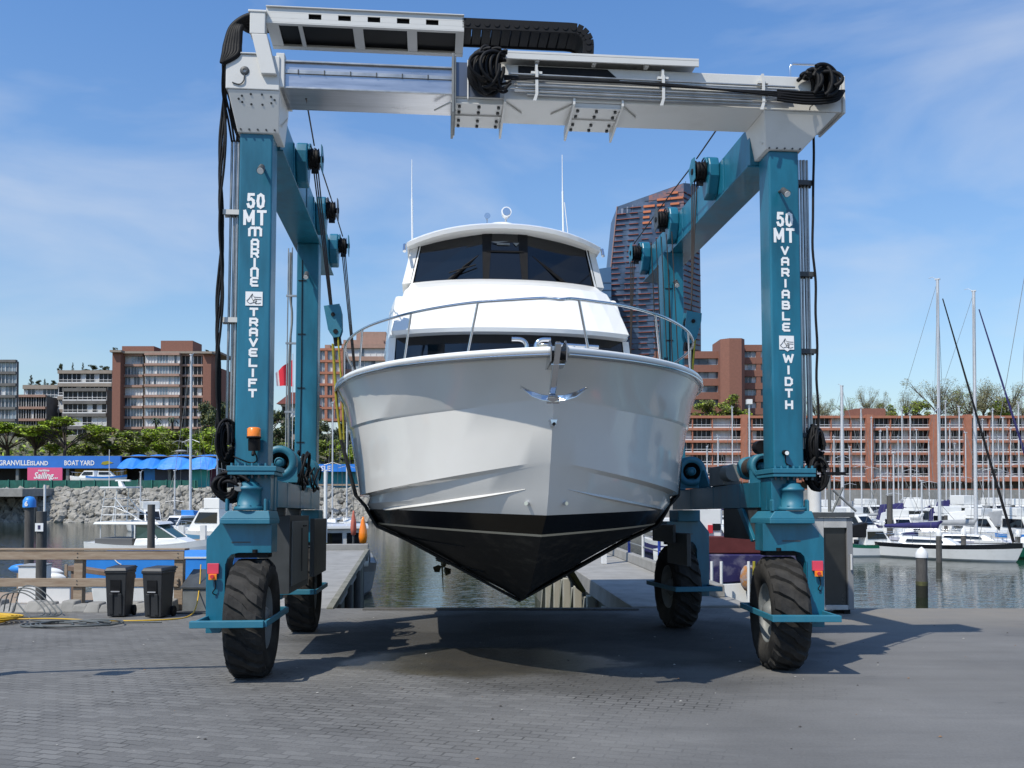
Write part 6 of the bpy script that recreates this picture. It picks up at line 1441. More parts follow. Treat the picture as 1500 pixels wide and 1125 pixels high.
def sailboat(label, px, ptop, Y, hd, L_, hullm, coverm, stripem=None, furl=None, group=None, cover=True, boomdir=1, thick=1.0, mastx=.02, F_=.95, stay=True):
    x = WX(px, Y); Mx = Matrix.Translation((x, Y, ZW)) @ Matrix.Rotation(R(hd), 4, 'Z') @ Matrix.Translation((-mastx * L_, 0, 0))
    T = thing('sailboat', label, 'sailboat', Mx, (0, 0, 0), group)
    boat_hull(L_, L_ * .3, F_, .72).build('hull', [hullm, stripem or hullm, WBOAT], T)
    mx_ = mastx * L_; H = WZ(ptop, Y) - ZW
    mb = MB(); mb.hexa([(mx_ - .24 * L_, -.09 * L_, F_ - .05), (mx_ + .12 * L_, -.06 * L_, F_ - .05), (mx_ + .12 * L_, .06 * L_, F_ - .05), (mx_ - .24 * L_, .09 * L_, F_ - .05)], [(mx_ - .22 * L_, -.075 * L_, F_ + .42), (mx_ + .05 * L_, -.045 * L_, F_ + .36), (mx_ + .05 * L_, .045 * L_, F_ + .36), (mx_ - .22 * L_, .075 * L_, F_ + .42)]); cb = mb.build('cabin', WBOAT, T)
    mb = MB()
    for s_ in (-1, 1): mb.hexa([(mx_ - .19 * L_, s_ * .088 * L_ - .01, F_ + .1), (mx_ + .04 * L_, s_ * .066 * L_ - .01, F_ + .1), (mx_ + .04 * L_, s_ * .066 * L_ + .01, F_ + .1), (mx_ - .19 * L_, s_ * .088 * L_ + .01, F_ + .1)], [(mx_ - .18 * L_, s_ * .083 * L_ - .01, F_ + .28), (mx_ + .03 * L_, s_ * .06 * L_ - .01, F_ + .26), (mx_ + .03 * L_, s_ * .06 * L_ + .01, F_ + .26), (mx_ - .18 * L_, s_ * .083 * L_ + .01, F_ + .28)])
    mb.build('cabin_window', GLASSD, cb)
    mb = MB(); mb.cyl((mx_, 0, F_ + .2), (mx_, 0, H), .085 * thick, .07 * thick, n=8)
    mb.tube([(mx_, -.10 * L_, H * .52), (mx_, 0, H * .54), (mx_, .10 * L_, H * .52)], .03, 4); mb.tube([(mx_, 0, H), (mx_ - .35, .1, H + .25), (mx_ - .6, .2, H + .22)], .018, 4); mb.box(mx_ - .15, mx_ + .15, -.1, .1, H, H + .08)
    mt = mb.build('mast', MASTM, T)
    mb = MB(); r_ = .013
    for s_ in (-1, 1): mb.tube([(mx_, 0, H - .1), (mx_, s_ * .10 * L_, H * .52), (mx_ - .02 * L_, s_ * .14 * L_, F_)], r_, 3)
    mb.tube([(mx_, 0, H - .1), (-.49 * L_, 0, F_ + .1)], r_, 3)
    if not furl: mb.tube([(mx_, 0, H - .1), (.46 * L_, 0, F_ + .15)], r_ + .008, 3)
    mb.build('stay', MIDG, T)
    if furl: mb = MB(); mb.tube([(mx_ + (.46 * L_ - mx_) * .07, 0, H * .93), (mx_ + (.46 * L_ - mx_) * .5, 0, H * .52), (.45 * L_, 0, F_ + .25)], [.04, .075, .10], 6); mb.build('furled_sail', furl, T)
    mb = MB(); mb.cyl((mx_, 0, F_ + 1.0), (mx_ - .36 * L_, 0, F_ + .95), .05, n=6); mb.build('boom', MASTM, T)
    if cover: mb = MB(); mb.tube([(mx_ + .1, 0, F_ + 1.5), (mx_ - .1, 0, F_ + 1.2), (mx_ - .2 * L_, 0, F_ + 1.12), (mx_ - .35 * L_, 0, F_ + 1.05)], [.1, .22, .19, .1], 7); mb.build('sail_cover', coverm, T)
    mb = MB()
    for s_ in (-1, 1):
        mb.tube([(-.45 * L_, s_ * .11 * L_, F_ + .6), (0, s_ * .15 * L_, F_ + .6), (.42 * L_, s_ * .03 * L_, F_ + .7)], .015, 4)
        for q in range(6): t_ = -.45 + .17 * q; mb.cyl((t_ * L_, s_ * (.11 + .04 * min(1, q / 3) if q < 4 else .15 - .05 * (q - 3)) * L_, F_ - .05), (t_ * L_, s_ * (.11 + .04 * min(1, q / 3) if q < 4 else .15 - .05 * (q - 3)) * L_, F_ + .6), .014, n=4)
    mb.build('guard_rail', STEEL, T)
    return T
WB = WBOAT; CREAMH = mat('lilac_white_hull', (.58, .58, .66), .3, coat=.3)
sailboat('white sailboat with the tallest mast and a dark furled foresail, nearest in the marina', 1376, 410, 60, -40, 10.0, WB, NAVY, BOOT, BLK, thick=1.35)
sailboat('white sailboat with the second tallest mast and long dark furled foresail at the right', 1429, 427, 64, -32, 10.5, CREAMH, GREYC, None, NAVY, thick=1.5)
sailboat('green hulled sailboat cut by the right edge of the view', 1512, 360, 61, -170, 9.0, GREENH, GREYC, WB, None)
sailboat('sailboat with a thick grey mast just right of the white booth', 1234, 566, 84, -60, 9.5, WB, NAVY, None, None, thick=1.9)
gs = 'sailboats crowded in the marina'
for px, pt, Y, hd, hm, cm, lab in [
    (1262, 598, 92, -80, WB, NAVY, 'sailboat whose thin mast ends just left of the brick roof box'),
    (1290, 632, 88, -100, WB, GREYC, 'sailboat with a short mast below the brick roof box'),
    (1309, 664, 80, -70, WB, GREYC, 'sailboat with the shortest mast left of the purple canvas cruiser'),
    (1322, 600, 97, -95, GREENH, NAVY, 'sailboat with a thin mast right of the roof box'),
    (1334, 608, 90, -80, WB, NAVY, 'sailboat whose white mast has a masthead lamp above the purple cruiser'),
    (1350, 705, 74, -60, WB, WCANV, 'small sailboat with a low mast in front of the purple cruiser'),
    (1386, 588, 94, -110, WB, NAVY, 'sailboat with mast just right of the tallest mast'),
    (1392, 622, 100, -90, NAVY, WCANV, 'navy hulled sailboat behind the gap between the tallest masts'),
    (1406, 596, 92, -70, WB, NAVY, 'sailboat with mast midway between the two tallest masts'),
    (1455, 600, 84, -100, WB, GREYC, 'sailboat with mast right of the second tallest mast'),
    (1448, 640, 98, -90, GREENH, GREYC, 'sailboat with a low mast behind the right-hand dark stay'),
    (1470, 612, 90, -65, WB, NAVY, 'sailboat with mast between the dark stay and the right edge'),
    (1493, 590, 88, -80, WB, GREYC, 'sailboat with mast nearest the right edge'),
    (1209, 690, 90, -90, WB, GREYC, 'sailboat with a short mast hidden behind the white booth'),
    (1073, 597, 96, -80, WB, NAVY, 'sailboat with mast left of the front right hoist leg'),
    (1052, 640, 88, -70, WB, GREYC, 'sailboat with a low mast beside the rear winch'),
    (1098, 605, 99, -95, WB, GREYC, 'sailboat with a lamp-topped mast next to the hoist leg'),
    (1036, 655, 92, -100, GREENH, NAVY, 'green sailboat with a low mast behind the rear right hoist leg')]:
    sailboat(lab, px, pt, Y, hd, 8.5, hm, cm, group=gs, thick=.9)
gl_ = 'sailboats on the left side of the basin'
for px, pt, Y, hd, hm, lab in [
    (279, 520, 82, -100, WB, 'sailboat with the tall grey mast in front of the brick apartments'),
    (256, 690, 86, -90, WB, 'sailboat with a short mast in front of the blue tarpaulin'),
    (318, 600, 84, -60, WB, 'sailboat with mast half hidden by the hose bundle of the hoist'),
    (206, 692, 95, -80, WB, 'sailboat with the short mast behind the sport fishing boat'),
    (487, 590, 90, -90, WB, 'sailboat with thin mast between the rear leg and the yacht, left one'),
    (508, 600, 92, -70, WB, 'sailboat with thin mast closest to the yacht hull')]:
    sailboat(lab, px, pt, Y, hd, 8.5, hm, GREYC, group=gl_, thick=1.0 if px != 279 else 1.5)
def motorboat(label, px, Y, hd, L_, hullm, stripem, canv, tall=1.0, deckz=None, fly=True, group=None, name='motorboat'):
    x = WX(px, Y); Mx = Matrix.Translation((x, Y, ZW if deckz is None else deckz)) @ Matrix.Rotation(R(hd), 4, 'Z')
    T = thing(name, label, 'motorboat', Mx, (0, 0, 0), group); F_ = .09 * L_ + .35
    boat_hull(L_, L_ * .33, F_, .9, .25).build('hull', [hullm, stripem, WBOAT], T)
    w = L_ * .125; h1 = 1.05 * tall
    mb = MB(); mb.hexa([(-.22 * L_, -w, F_), (.22 * L_, -w * .8, F_), (.22 * L_, w * .8, F_), (-.22 * L_, w, F_)], [(-.20 * L_, -w * .9, F_ + h1), (.06 * L_, -w * .75, F_ + h1), (.06 * L_, w * .75, F_ + h1), (-.20 * L_, w * .9, F_ + h1)]); cb = mb.build('cabin', WBOAT, T, bevel=.03)
    mb = MB()
    for s_ in (-1, 1): mb.hexa([(-.18 * L_, s_ * w * .97 - .02, F_ + h1 * .38), (.12 * L_, s_ * w * .87 - .02, F_ + h1 * .38), (.12 * L_, s_ * w * .87 + .02, F_ + h1 * .38), (-.18 * L_, s_ * w * .97 + .02, F_ + h1 * .38)], [(-.18 * L_, s_ * w * .93 - .02, F_ + h1 * .85), (.06 * L_, s_ * w * .8 - .02, F_ + h1 * .85), (.06 * L_, s_ * w * .8 + .02, F_ + h1 * .85), (-.18 * L_, s_ * w * .93 + .02, F_ + h1 * .85)])
    mb.add([(.17 * L_, -w * .68, F_ + h1 * .36), (.17 * L_, w * .68, F_ + h1 * .36), (.082 * L_, w * .64, F_ + h1 * .88), (.082 * L_, -w * .64, F_ + h1 * .88)], [(0, 1, 2, 3)])
    mb.build('window', GLASSD, cb)
    if fly: mb = MB(); mb.box(-.20 * L_, .0, -w * .85, w * .85, F_ + h1 + .01, F_ + h1 + .5 * tall); mb.build('flybridge', WBOAT, T, bevel=.05)
    if canv: mb = MB(); mb.hexa([(-.44 * L_, -w, F_ + .5), (-.2 * L_, -w, F_ + .5), (-.2 * L_, w, F_ + .5), (-.44 * L_, w, F_ + .5)], [(-.40 * L_, -w * .8, F_ + h1 + .25), (-.16 * L_, -w * .8, F_ + h1 + .45), (-.16 * L_, w * .8, F_ + h1 + .45), (-.40 * L_, w * .8, F_ + h1 + .25)]); mb.build('canvas_cover', canv, T, bevel=.06)
    mb = MB()
    for s_ in (-1, 1):
        mb.tube([(.2 * L_, s_ * w, F_ + .65), (.38 * L_, s_ * w * .6, F_ + .75), (.47 * L_, 0, F_ + .8)], .02, 4)
        for q in (.2, .29, .38): mb.cyl((q * L_, s_ * w * (1 - (q - .2) * 2.2), F_), (q * L_, s_ * w * (1 - (q - .2) * 2.2), F_ + .7), .015, n=4)
    mb.build('guard_rail', STEEL, T)
    return T
motorboat('small boat with green stern stripe and black cockpit canvas right of the white booth', 1282, 62, 5, 4.6, WB, GREENH, BLK, fly=False)
motorboat('cruiser with purple canvas and white flybridge behind the tallest mast', 1352, 80, -15, 8.5, WB, NAVY, NAVY, 1.5)
motorboat('white cruiser with a tall wheelhouse beyond the second tallest mast', 1422, 84, -70, 8, WB, WB, NAVY, 1.7)
motorboat('white cruiser with grey canvas behind the timber pilings right of the booth', 1255, 76, -60, 7.5, WB, WB, GREYC, 1.2)
motorboat('white cruiser low in the water at the right edge', 1476, 76, -20, 7.5, WB, GREENH, WCANV, 1.1)
motorboat('white motorboat seen under the lower right beam of the hoist', 1052, 52, -30, 7.0, WB, WB, None, 1.5)
motorboat('navy hulled launch between the rear right wheel and the tall white posts', 985, 62, -80, 7, NAVY, WB, GREYC, 1.0)
motorboat('white motorboat stored on the quay left of the blue tarpaulin', 130, 122.5, 170, 5.6, WB, WB, None, .9, deckz=1.5, fly=False)
motorboat('white and blue motorboat stored on the quay, its bow pointing right', 157, 121.8, 8, 5.0, WB, BLUEP, None, .7, deckz=1.7, fly=False)
motorboat('blue hulled fishing boat with grey wheelhouse beside the left hoist leg', 308, 74, 160, 7.5, mat('pale_blue_hull', (.12, .30, .48), .4, coat=.2), WB, None, 1.7)
motorboat('small white cabin boat between the piling and the blue hulled boat', 262, 78, -110, 6.5, WB, WB, BLUEP, 1.1, fly=False)
motorboat('white boat with folded grey awning behind the sport fishing boat', 222, 84, -60, 7, WB, WB, GREYC, 1.4)
rnd = random.Random(123)
for i, (px, Y, hd, L_, hm, st, cv, tall, lab) in enumerate([
    (1228, 70, -70, 7.0, WB, WB, GREYC, 1.3, 'white cruiser just right of the white booth with grey canvas'),
    (1318, 72, -95, 6.5, WB, NAVY, WCANV, 1.2, 'cruiser with navy stripe bow-on beside the square dock post'),
    (1395, 77, -85, 7.5, NAVY, WB, NAVY, 1.2, 'navy hulled cruiser between the two tallest masts'),
    (1445, 73, -60, 7.0, WB, WB, WCANV, 1.2, 'white cruiser with white canvas crossed by the dark furled sail'),
    (1500, 70, -75, 7.0, WB, BLUEP, GREYC, 1.3, 'white cruiser with blue stripe cut by the right edge'),
    (1215, 95, -80, 7.5, WB, WB, NAVY, 1.3, 'tall white cruiser far behind the white booth'),
    (1275, 100, -70, 8, WB, WB, GREYC, 1.3, 'large white cruiser behind the thin masts'),
    (1338, 104, -100, 8, WB, NAVY, WCANV, 1.35, 'large white cruiser far behind the purple canvas cruiser'),
    (1375, 100, -60, 8, WB, GREENH, GREYC, 1.25, 'far cruiser with green stripe left of the tallest mast'),
    (1410, 106, -90, 8, WB, WB, NAVY, 1.35, 'far white cruiser with navy canvas between the tallest masts'),
    (1460, 102, -80, 8, WB, WB, GREYC, 1.35, 'far white cruiser with grey canvas right of the second tallest mast'),
    (1492, 100, -95, 8, WB, NAVY, NAVY, 1.3, 'far cruiser with navy stripe near the right edge')]):
    motorboat(lab, px, Y, hd, L_, hm, st, cv, tall, group='cruisers packed in the marina')
for px, pt, Y, hd, hm, cm, lab in [
    (1222, 640, 98, -85, WB, GREYC, 'sailboat with a low mast behind the booth roof frame'),
    (1245, 655, 104, -75, WB, NAVY, 'sailboat with a low mast right of the thick grey mast'),
    (1277, 612, 106, -95, WB, GREYC, 'far sailboat with mast in front of the brick roof box'),
    (1300, 625, 102, -80, NAVY, WCANV, 'navy sailboat with mast at the right end of the roof box'),
    (1316, 640, 108, -90, WB, NAVY, 'far sailboat with a thin low mast left of the masthead lamp'),
    (1343, 630, 104, -70, WB, GREYC, 'far sailboat with mast right of the masthead lamp'),
    (1361, 645, 96, -100, WB, NAVY, 'sailboat with a low mast left of the tallest mast'),
    (1399, 650, 105, -85, WB, GREYC, 'far sailboat with the lowest mast between the tallest pair'),
    (1415, 634, 98, -75, GREENH, NAVY, 'green sailboat with mast left of the second tallest mast'),
    (1440, 615, 104, -95, WB, GREYC, 'far sailboat with mast close right of the second tallest mast'),
    (1463, 640, 107, -80, WB, NAVY, 'far sailboat with a low mast behind the spreading tree line'),
    (1481, 628, 99, -90, WB, GREYC, 'sailboat with a low mast near the right-hand dock piling')]:
    sailboat(lab, px, pt, Y, hd, 8.0, hm, cm, group=gs, thick=.8)
# the sport fishing boat with its tower
Y = 58; Mx = Matrix.Translation((WX(228, Y), Y, ZW)) @ Matrix.Rotation(R(-8), 4, 'Z')
T = thing('sport_fishing_boat', 'white sport fishing boat with a pipe tower and hardtop behind the timber fence', 'motorboat', Mx, (0, 0, 0))
boat_hull(8.2, 2.6, 1.05, .9, .3).build('hull', [WB, WB, WB], T)
mb = MB(); mb.hexa([(-.9, -1.0, 1.0), (2.9, -.6, 1.1), (2.9, .6, 1.1), (-.9, 1.0, 1.0)], [(-.8, -.9, 1.45), (1.8, -.7, 1.5), (1.8, .7, 1.5), (-.8, .9, 1.45)]); mb.build('foredeck', WB, T, bevel=.06)
mb = MB(); mb.hexa([(-.85, -.88, 1.46), (1.75, -.66, 1.5), (1.75, .66, 1.5), (-.85, .88, 1.46)], [(-.85, -.85, 2.3), (.45, -.72, 2.3), (.45, .72, 2.3), (-.85, .85, 2.3)]); cb = mb.build('wheelhouse_glass', mat('green_glass', (.02, .06, .055), .1, spec=.8), T)
mb = MB()
for s_ in (-1, 1):
    for a, b2 in (((-.85, .90, 1.46), (-.85, .87, 2.3)), ((.55, .80, 1.48), (-.05, .80, 2.3)), ((1.77, .68, 1.5), (.47, .74, 2.3))): mb.tube([(a[0], s_ * a[1], a[2]), (b2[0], s_ * b2[1], b2[2])], .05, 4)
mb.build('window_frame', WB, cb)
mb = MB(); mb.hexa([(-3.6, -1.05, 2.31), (.8, -.9, 2.31), (.8, .9, 2.31), (-3.6, 1.05, 2.31)], [(-3.5, -.98, 2.47), (.6, -.85, 2.47), (.6, .85, 2.47), (-3.5, .98, 2.47)]); mb.build('hardtop', WB, T, bevel=.05)
mb = MB()
for s_ in (-1, 1):
    q = s_ * .8
    mb.tube([(-3.2, q, .9), (-3.2, q, 2.3)], .035, 5); mb.tube([(-2.4, q, 2.47), (-2.2, q * .8, 4.55)], .035, 5); mb.tube([(-3.2, q, 2.47), (-3.0, q * .8, 4.5)], .03, 5); mb.tube([(-2.3, q, 4.0), (-1.6, q, 3.2), (-.4, q, 2.5)], .035, 5); mb.tube([(-3.1, q, 3.4), (-2.3, q, 3.4), (-1.4, q, 3.05)], .03, 5); mb.tube([(-3.1, q, 2.9), (-1.2, q, 2.9)], .025, 5)
for z in (2.9, 3.4, 3.9): mb.tube([(-3.1, -.8, z), (-3.1, .8, z)], .025, 5); mb.tube([(-2.3, -.75, z), (-2.3, .75, z)], .025, 5)
mb.build('tower_frame', WB, T)
mb = MB(); mb.box(-3.3, -1.5, -.8, .8, 4.55, 4.66); mb.build('tower_roof', WB, T, bevel=.03)
mb = MB(); mb.hexa([(-2.4, -.15, 4.67), (-2.1, -.15, 4.67), (-2.1, .15, 4.67), (-2.4, .15, 4.67)], [(-2.5, -.1, 5.0), (-2.3, -.1, 5.0), (-2.3, .1, 5.0), (-2.5, .1, 5.0)]); mb.box(-2.7, -1.7, -.1, .1, 5.0, 5.1); mb.build('radar', WB, T, bevel=.02)
mb = MB(); mb.box(-3.5, -1.0, -.95, .95, 1.0, 1.45); mb.build('cockpit_coaming', mat('cockpit_grey', (.1, .1, .1), .6), T, bevel=.03)  # coaming block in plain dark grey
mb = MB(); mb.tube([(-2.9, -.4, 4.6), (-2.9, -.4, 7.0)], .02, 4); mb.build('aerial', WB, T)
# blue boat just beyond the fence
Yb = 28; T = thing('blue_hulled_boat', 'broad boat with bright blue topsides and white lower hull just behind the fence', 'boat', WFm, (WX(225, Yb), Yb, ZW))
mb = MB(); mb.prism([(WX(128, Yb), WZ(859, Yb)), (WX(338, Yb), WZ(859, Yb)), (WX(345, Yb), WZ(815, Yb)), (WX(112, Yb), WZ(814, Yb))], Yb, Yb + 2.6); mb.build('topsides', BLUEP, T, bevel=.04)
mb = MB(); mb.prism([(WX(150, Yb), ZW - .3), (WX(325, Yb), ZW - .3), (WX(334, Yb), WZ(859.5, Yb)), (WX(133, Yb), WZ(859.5, Yb))], Yb + .05, Yb + 2.5); mb.build('lower_hull', WBOAT, T, bevel=.04)
mb = MB(); mb.box(WX(118, Yb), WX(340, Yb), Yb - .03, Yb - .005, WZ(818, Yb), WZ(815.5, Yb)); mb.tube(sm([(WX(168, Yb), Yb - .02, WZ(818, Yb)), (WX(174, Yb), Yb - .03, WZ(824, Yb)), (WX(179, Yb), Yb - .02, WZ(827, Yb))]), .02, 4); mb.build('rubbing_strake', WBOAT, T)
mb = MB(); mb.prism([(WX(100, 26.5), WZ(829, 26.5)), (WX(192, 26.5), WZ(843, 26.5)), (WX(192, 26.5), WZ(849, 26.5)), (WX(100, 26.5), WZ(836, 26.5))], 26.5, 26.9); mb.box(WX(104, 26.5), WX(110, 26.5), 26.55, 26.8, ZW - .3, WZ(834, 26.5)); mb.box(WX(182, 26.5), WX(188, 26.5), 26.55, 26.8, ZW - .3, WZ(847, 26.5)); tag(mb.build('gangway_plank', mat('brown_plank', (.20, .13, .09), .8, var=.2, scale=3), base=(WX(146, 26.5), 26.5, ZW), bevel=.01), 'sloping brown gangway beam between the fence posts', 'gangway')
# floating dock with lockers and kayaks
T = thing('floating_dock', 'low teal-edged floating dock beyond the left end of the fence', 'dock', WFm, (WX(60, 35), 35, ZW))
mb = MB(); mb.box(-24, WX(118, 34), 33, 37.5, ZW - .3, ZW + .42); mb.build('float', mat('dock_float', (.02, .10, .09), .7), T); mb = MB(); mb.box(-24, WX(118, 34), 32.95, 37.55, ZW + .425, ZW + .5); mb.build('decking', WOOD, T)
zd = ZW + .5
for i, (a, b2, yt, Yq, lab) in enumerate(((28, 61, 828, 34.2, 'tall white dock locker left of the signed piling'), (66, 104, 858, 33.9, 'low white dock locker right of the signed piling'))):
    T = thing('dock_locker', lab, 'locker', WFm, (WX((a + b2) / 2, Yq), Yq, zd))
    mb = MB(); mb.box(WX(a, Yq), WX(b2, Yq), Yq, Yq + .8, zd, WZ(yt + 2, Yq)); mb.build('body', WBOAT, T, bevel=.02); mb = MB(); mb.box(WX(a, Yq) - .03, WX(b2, Yq) + .03, Yq - .04, Yq + .83, WZ(yt + 2, Yq) + .003, WZ(yt, Yq)); mb.build('lid', GREYC, T, bevel=.015)
for i, (pa, pb_, py, Yq, m_) in enumerate(((14, 50, 833, 36.2, BLUEP), (50, 94, 838, 36.4, WBOAT), (58, 98, 846, 35.6, WBOAT))):
    mb = MB(); xa, xb_ = WX(pa, Yq), WX(pb_, Yq); z = WZ(py, Yq); nn = 9
    mb.tube([(xa + (xb_ - xa) * t_ / nn, Yq, z) for t_ in range(nn + 1)], [.02 + .17 * math.sin(math.pi * t_ / nn) ** .6 for t_ in range(nn + 1)], 8, 0)
    tag(mb.build('kayak', m_, base=((xa + xb_) / 2, Yq, z)), ['blue kayak on the rack left of the lockers', 'white kayak at the top of the rack behind the lockers', 'white kayak lowest on the rack beside the signed piling'][i], 'kayak')
T = thing('kayak_rack', 'plain timber rack holding three kayaks on the floating dock', 'rack', WFm, (WX(60, 36), 36.3, zd))
for px in (22, 58, 92): mb = MB(); mb.box(WX(px, 36.3) - .05, WX(px, 36.3) + .05, 36.6, 36.7, zd, WZ(828, 36.3)); mb.box(WX(px, 36.3) - .04, WX(px, 36.3) + .04, 35.5, 36.59, WZ(852, 36.3), WZ(850, 36.3)); mb.build('upright', WOOD, T)
# pilings
def piling(label, px, w, ptop, Y, cap=None, m=TIMBER, extra=None, algae=False):
    x = WX(px, Y); r_ = w / 1350 * Y / 2; zt = WZ(ptop, Y)
    T = thing('piling', label, 'piling', WFm, (x, Y, ZW)); mb = MB(); mb.cyl((x, Y, ZW - .6), (x, Y, zt), r_ * 1.03, r_, n=16); mb.build('shaft', m, T)
    if cap: mb = MB(); mb.lathe([(r_ * 1.12, -.05), (r_ * 1.12, .12), (r_ * .7, .3), (0, .42)], (x, Y, zt), (0, 0, 1), 16); mb.build('cap', cap, T)
    if algae: mb = MB(); mb.cyl((x, Y, ZW - .6), (x, Y, ZW + .5), r_ * 1.06, n=16); mb.cyl((x, Y, ZW + .5), (x, Y, ZW + .68), r_ * 1.08, n=16, m=1); mb.build('weed_band', [mat('weed', (.012, .013, .006), .8), mat('weed_top', (.10, .10, .03), .8, col2=(.03, .03, .015), scale=6)], T)
    return T, x, r_
piling('grey piling with a white cone cap standing alone in open water', 1349, 15.5, 815, 40, WCANV, algae=True)
for px, w, pt, Y, lab in ((1374.5, 8, 784, 57, 'dark piling in front of the tallest mast'), (1410.5, 7, 782, 58.5, 'dark piling with white cone cap between the two tallest masts'), (1490, 7, 785, 60, 'dark piling with a pale cap near the right edge')):
    piling(lab, px, w, pt, Y, WCANV)
piling('tall square dock post with lamp boxes right of the white booth', 1303, 8, 726, 70)
for px, pt, Y, lab in ((1385, 755, 72, 'weathered grey dock piling beside the navy sail cover'), (1484, 740, 78, 'pale grey dock piling behind the right-hand boats')): piling(lab, px, 5, pt, Y)
T, x, r_ = piling('tall dark piling with a bright blue numbered cap at the left', 43.5, 12.5, 742, 36)
mb = MB(); mb.lathe([(r_ * 1.45, 0), (r_ * 1.4, .26), (r_ * .9, .40), (0, .43)], (x, 36, WZ(743, 36)), (0, 0, 1), 18); mb.build('cap', BLUEP, T)
mb = MB(); mb.text('6', .26, Matrix.Translation((x, 36 - r_ * 1.5, WZ(741, 36))) @ Matrix.Rotation(R(90), 4, 'X'), 0, 0, 1, .012); mb.build('lettering', LETTER, T)
T, x, r_ = piling('dark piling with a small white sign and a white pipe on top', 61.5, 14, 749, 31)
mb = MB(); mb.box(x - .12, x + .15, 31 - r_ - .03, 31 - r_ - .01, WZ(778, 31), WZ(766, 31)); s_ = mb.build('sign_plate', LETTER, T); m2 = MB(); m2.box(x - .03, x + .06, 31 - r_ - .036, 31 - r_ - .031, WZ(775, 31), WZ(769, 31)); m2.build('sign_mark', PURPH, s_)
mb = MB(); mb.cyl((x + .1, 31, WZ(749, 31)), (x + .1, 31, WZ(710, 31)), .04, n=8); mb.build('pipe', WBOAT, T)
piling('plain dark piling standing in front of the sport fishing boat', 222, 10.5, 739, 42)
# trawler and workboat close to the piers
def at_px(px0, px1, Y): return WX(px0, Y), WX(px1, Y)
Y = 31; T = thing('fishing_trawler', 'violet and maroon hulled fishing boat moored behind the right hoist wheels', 'fishing boat', WFm, (WX(1090, Y), Y, ZW))
mb = MB(); mb.prism([(WX(1010, Y), ZW - .3), (WX(1190, Y), ZW - .3), (WX(1200, Y), WZ(846, Y)), (WX(1004, Y), WZ(858, Y))], Y, Y + 2.8); mb.build('lower_hull', WBOAT, T, bevel=.05)
mb = MB(); mb.prism([(WX(1003, Y), WZ(858, Y)), (WX(1201, Y), WZ(846, Y)), (WX(1208, Y), WZ(812, Y)), (WX(998, Y), WZ(812, Y))], Y - .03, Y + 2.85); mb.build('topsides', PURPH, T, bevel=.05)
mb = MB(); mb.prism([(WX(1000, Y), WZ(811, Y)), (WX(1206, Y), WZ(811, Y)), (WX(1206, Y), WZ(789, Y)), (WX(1000, Y), WZ(785, Y))], Y + .1, Y + 2.6); mb.build('bulwark', BROWNH, T, bevel=.03)
mb = MB(); mb.box(WX(1018, Y), WX(1062, Y), Y + .5, Y + 2.3, WZ(789, Y), WZ(745, Y)); mb.build('wheelhouse', WBOAT, T, bevel=.05)
mb = MB(); mb.box(WX(1048, Y), WX(1060, Y), Y + .46, Y + .49, WZ(778, Y), WZ(768, Y)); mb.build('window', GLASSD, T); mb = MB(); mb.box(WX(1041, Y), WX(1048, Y), Y + .44, Y + .49, WZ(782, Y), WZ(770, Y)); mb.build('life_ring', RED, T)
for px in (1042, 1056, 1096, 1104): mb = MB(); mb.cyl((WX(px, Y - .6), Y - .6, ZW + .3), (WX(px, Y - .6), Y - .6, WZ(820, Y)), .05, n=6); mb.build('fender_line', WBOAT if px < 1100 else YEL, T)
mb = MB()
for a, b2 in ((1085, 1108), (1110, 1126)): mb.ball((WX((a + b2) / 2, Y - .4), Y - .35, WZ(845, Y)), .42, 12, 0, (.7, .4, 1.1))
mb.build('net_bundle', mat('orange_net', (.35, .16, .05), .9, col2=(.25, .25, .28), scale=5, thr=(.4, .55), bump=.6, bscale=10), T)
Y = 42; T = thing('work_boat', 'grey work boat with cluttered deck moored beyond the left-hand pier', 'work boat', Matrix.Translation((WX(505, Y), Y, ZW)) @ Matrix.Rotation(R(-80), 4, 'Z'), (0, 0, 0))
boat_hull(7.5, 2.9, 1.3, .9, .25).build('hull', [MIDG, DKG, MIDG], T)
mb = MB(); mb.box(-1.6, .8, -.9, .9, 1.2, 2.9); cb = mb.build('wheelhouse', mat('pale_grey_paint', (.42, .43, .43), .5, var=.1), T, bevel=.05)
mb = MB(); mb.box(.8, .83, -.75, -.1, 2.1, 2.7); mb.box(.8, .83, .1, .75, 2.1, 2.7); mb.build('window', GLASSD, cb); mb = MB(); mb.box(-1.8, 1.0, -1.05, 1.05, 2.9, 3.0); mb.build('roof', WBOAT, T)
for i, (x, y) in enumerate(((2.2, -.9), (2.6, .8), (1.4, .9))): mb = MB(); mb.lathe([(0, 0), (.22, .02), (.25, .3), (.22, .62), (0, .66)], (x, y, 1.35), (0, 0, 1), 12); mb.build('drum', [MIDG, WBOAT, DKG][i], T)
for i in range(5): mb = MB(); mb.ball((2.0 + .25 * i, -.6 + .3 * i, 1.7 + .2 * (i % 2)), .14, 8); mb.build('float_ball', [RED, WBOAT, BLK][i % 3], T)
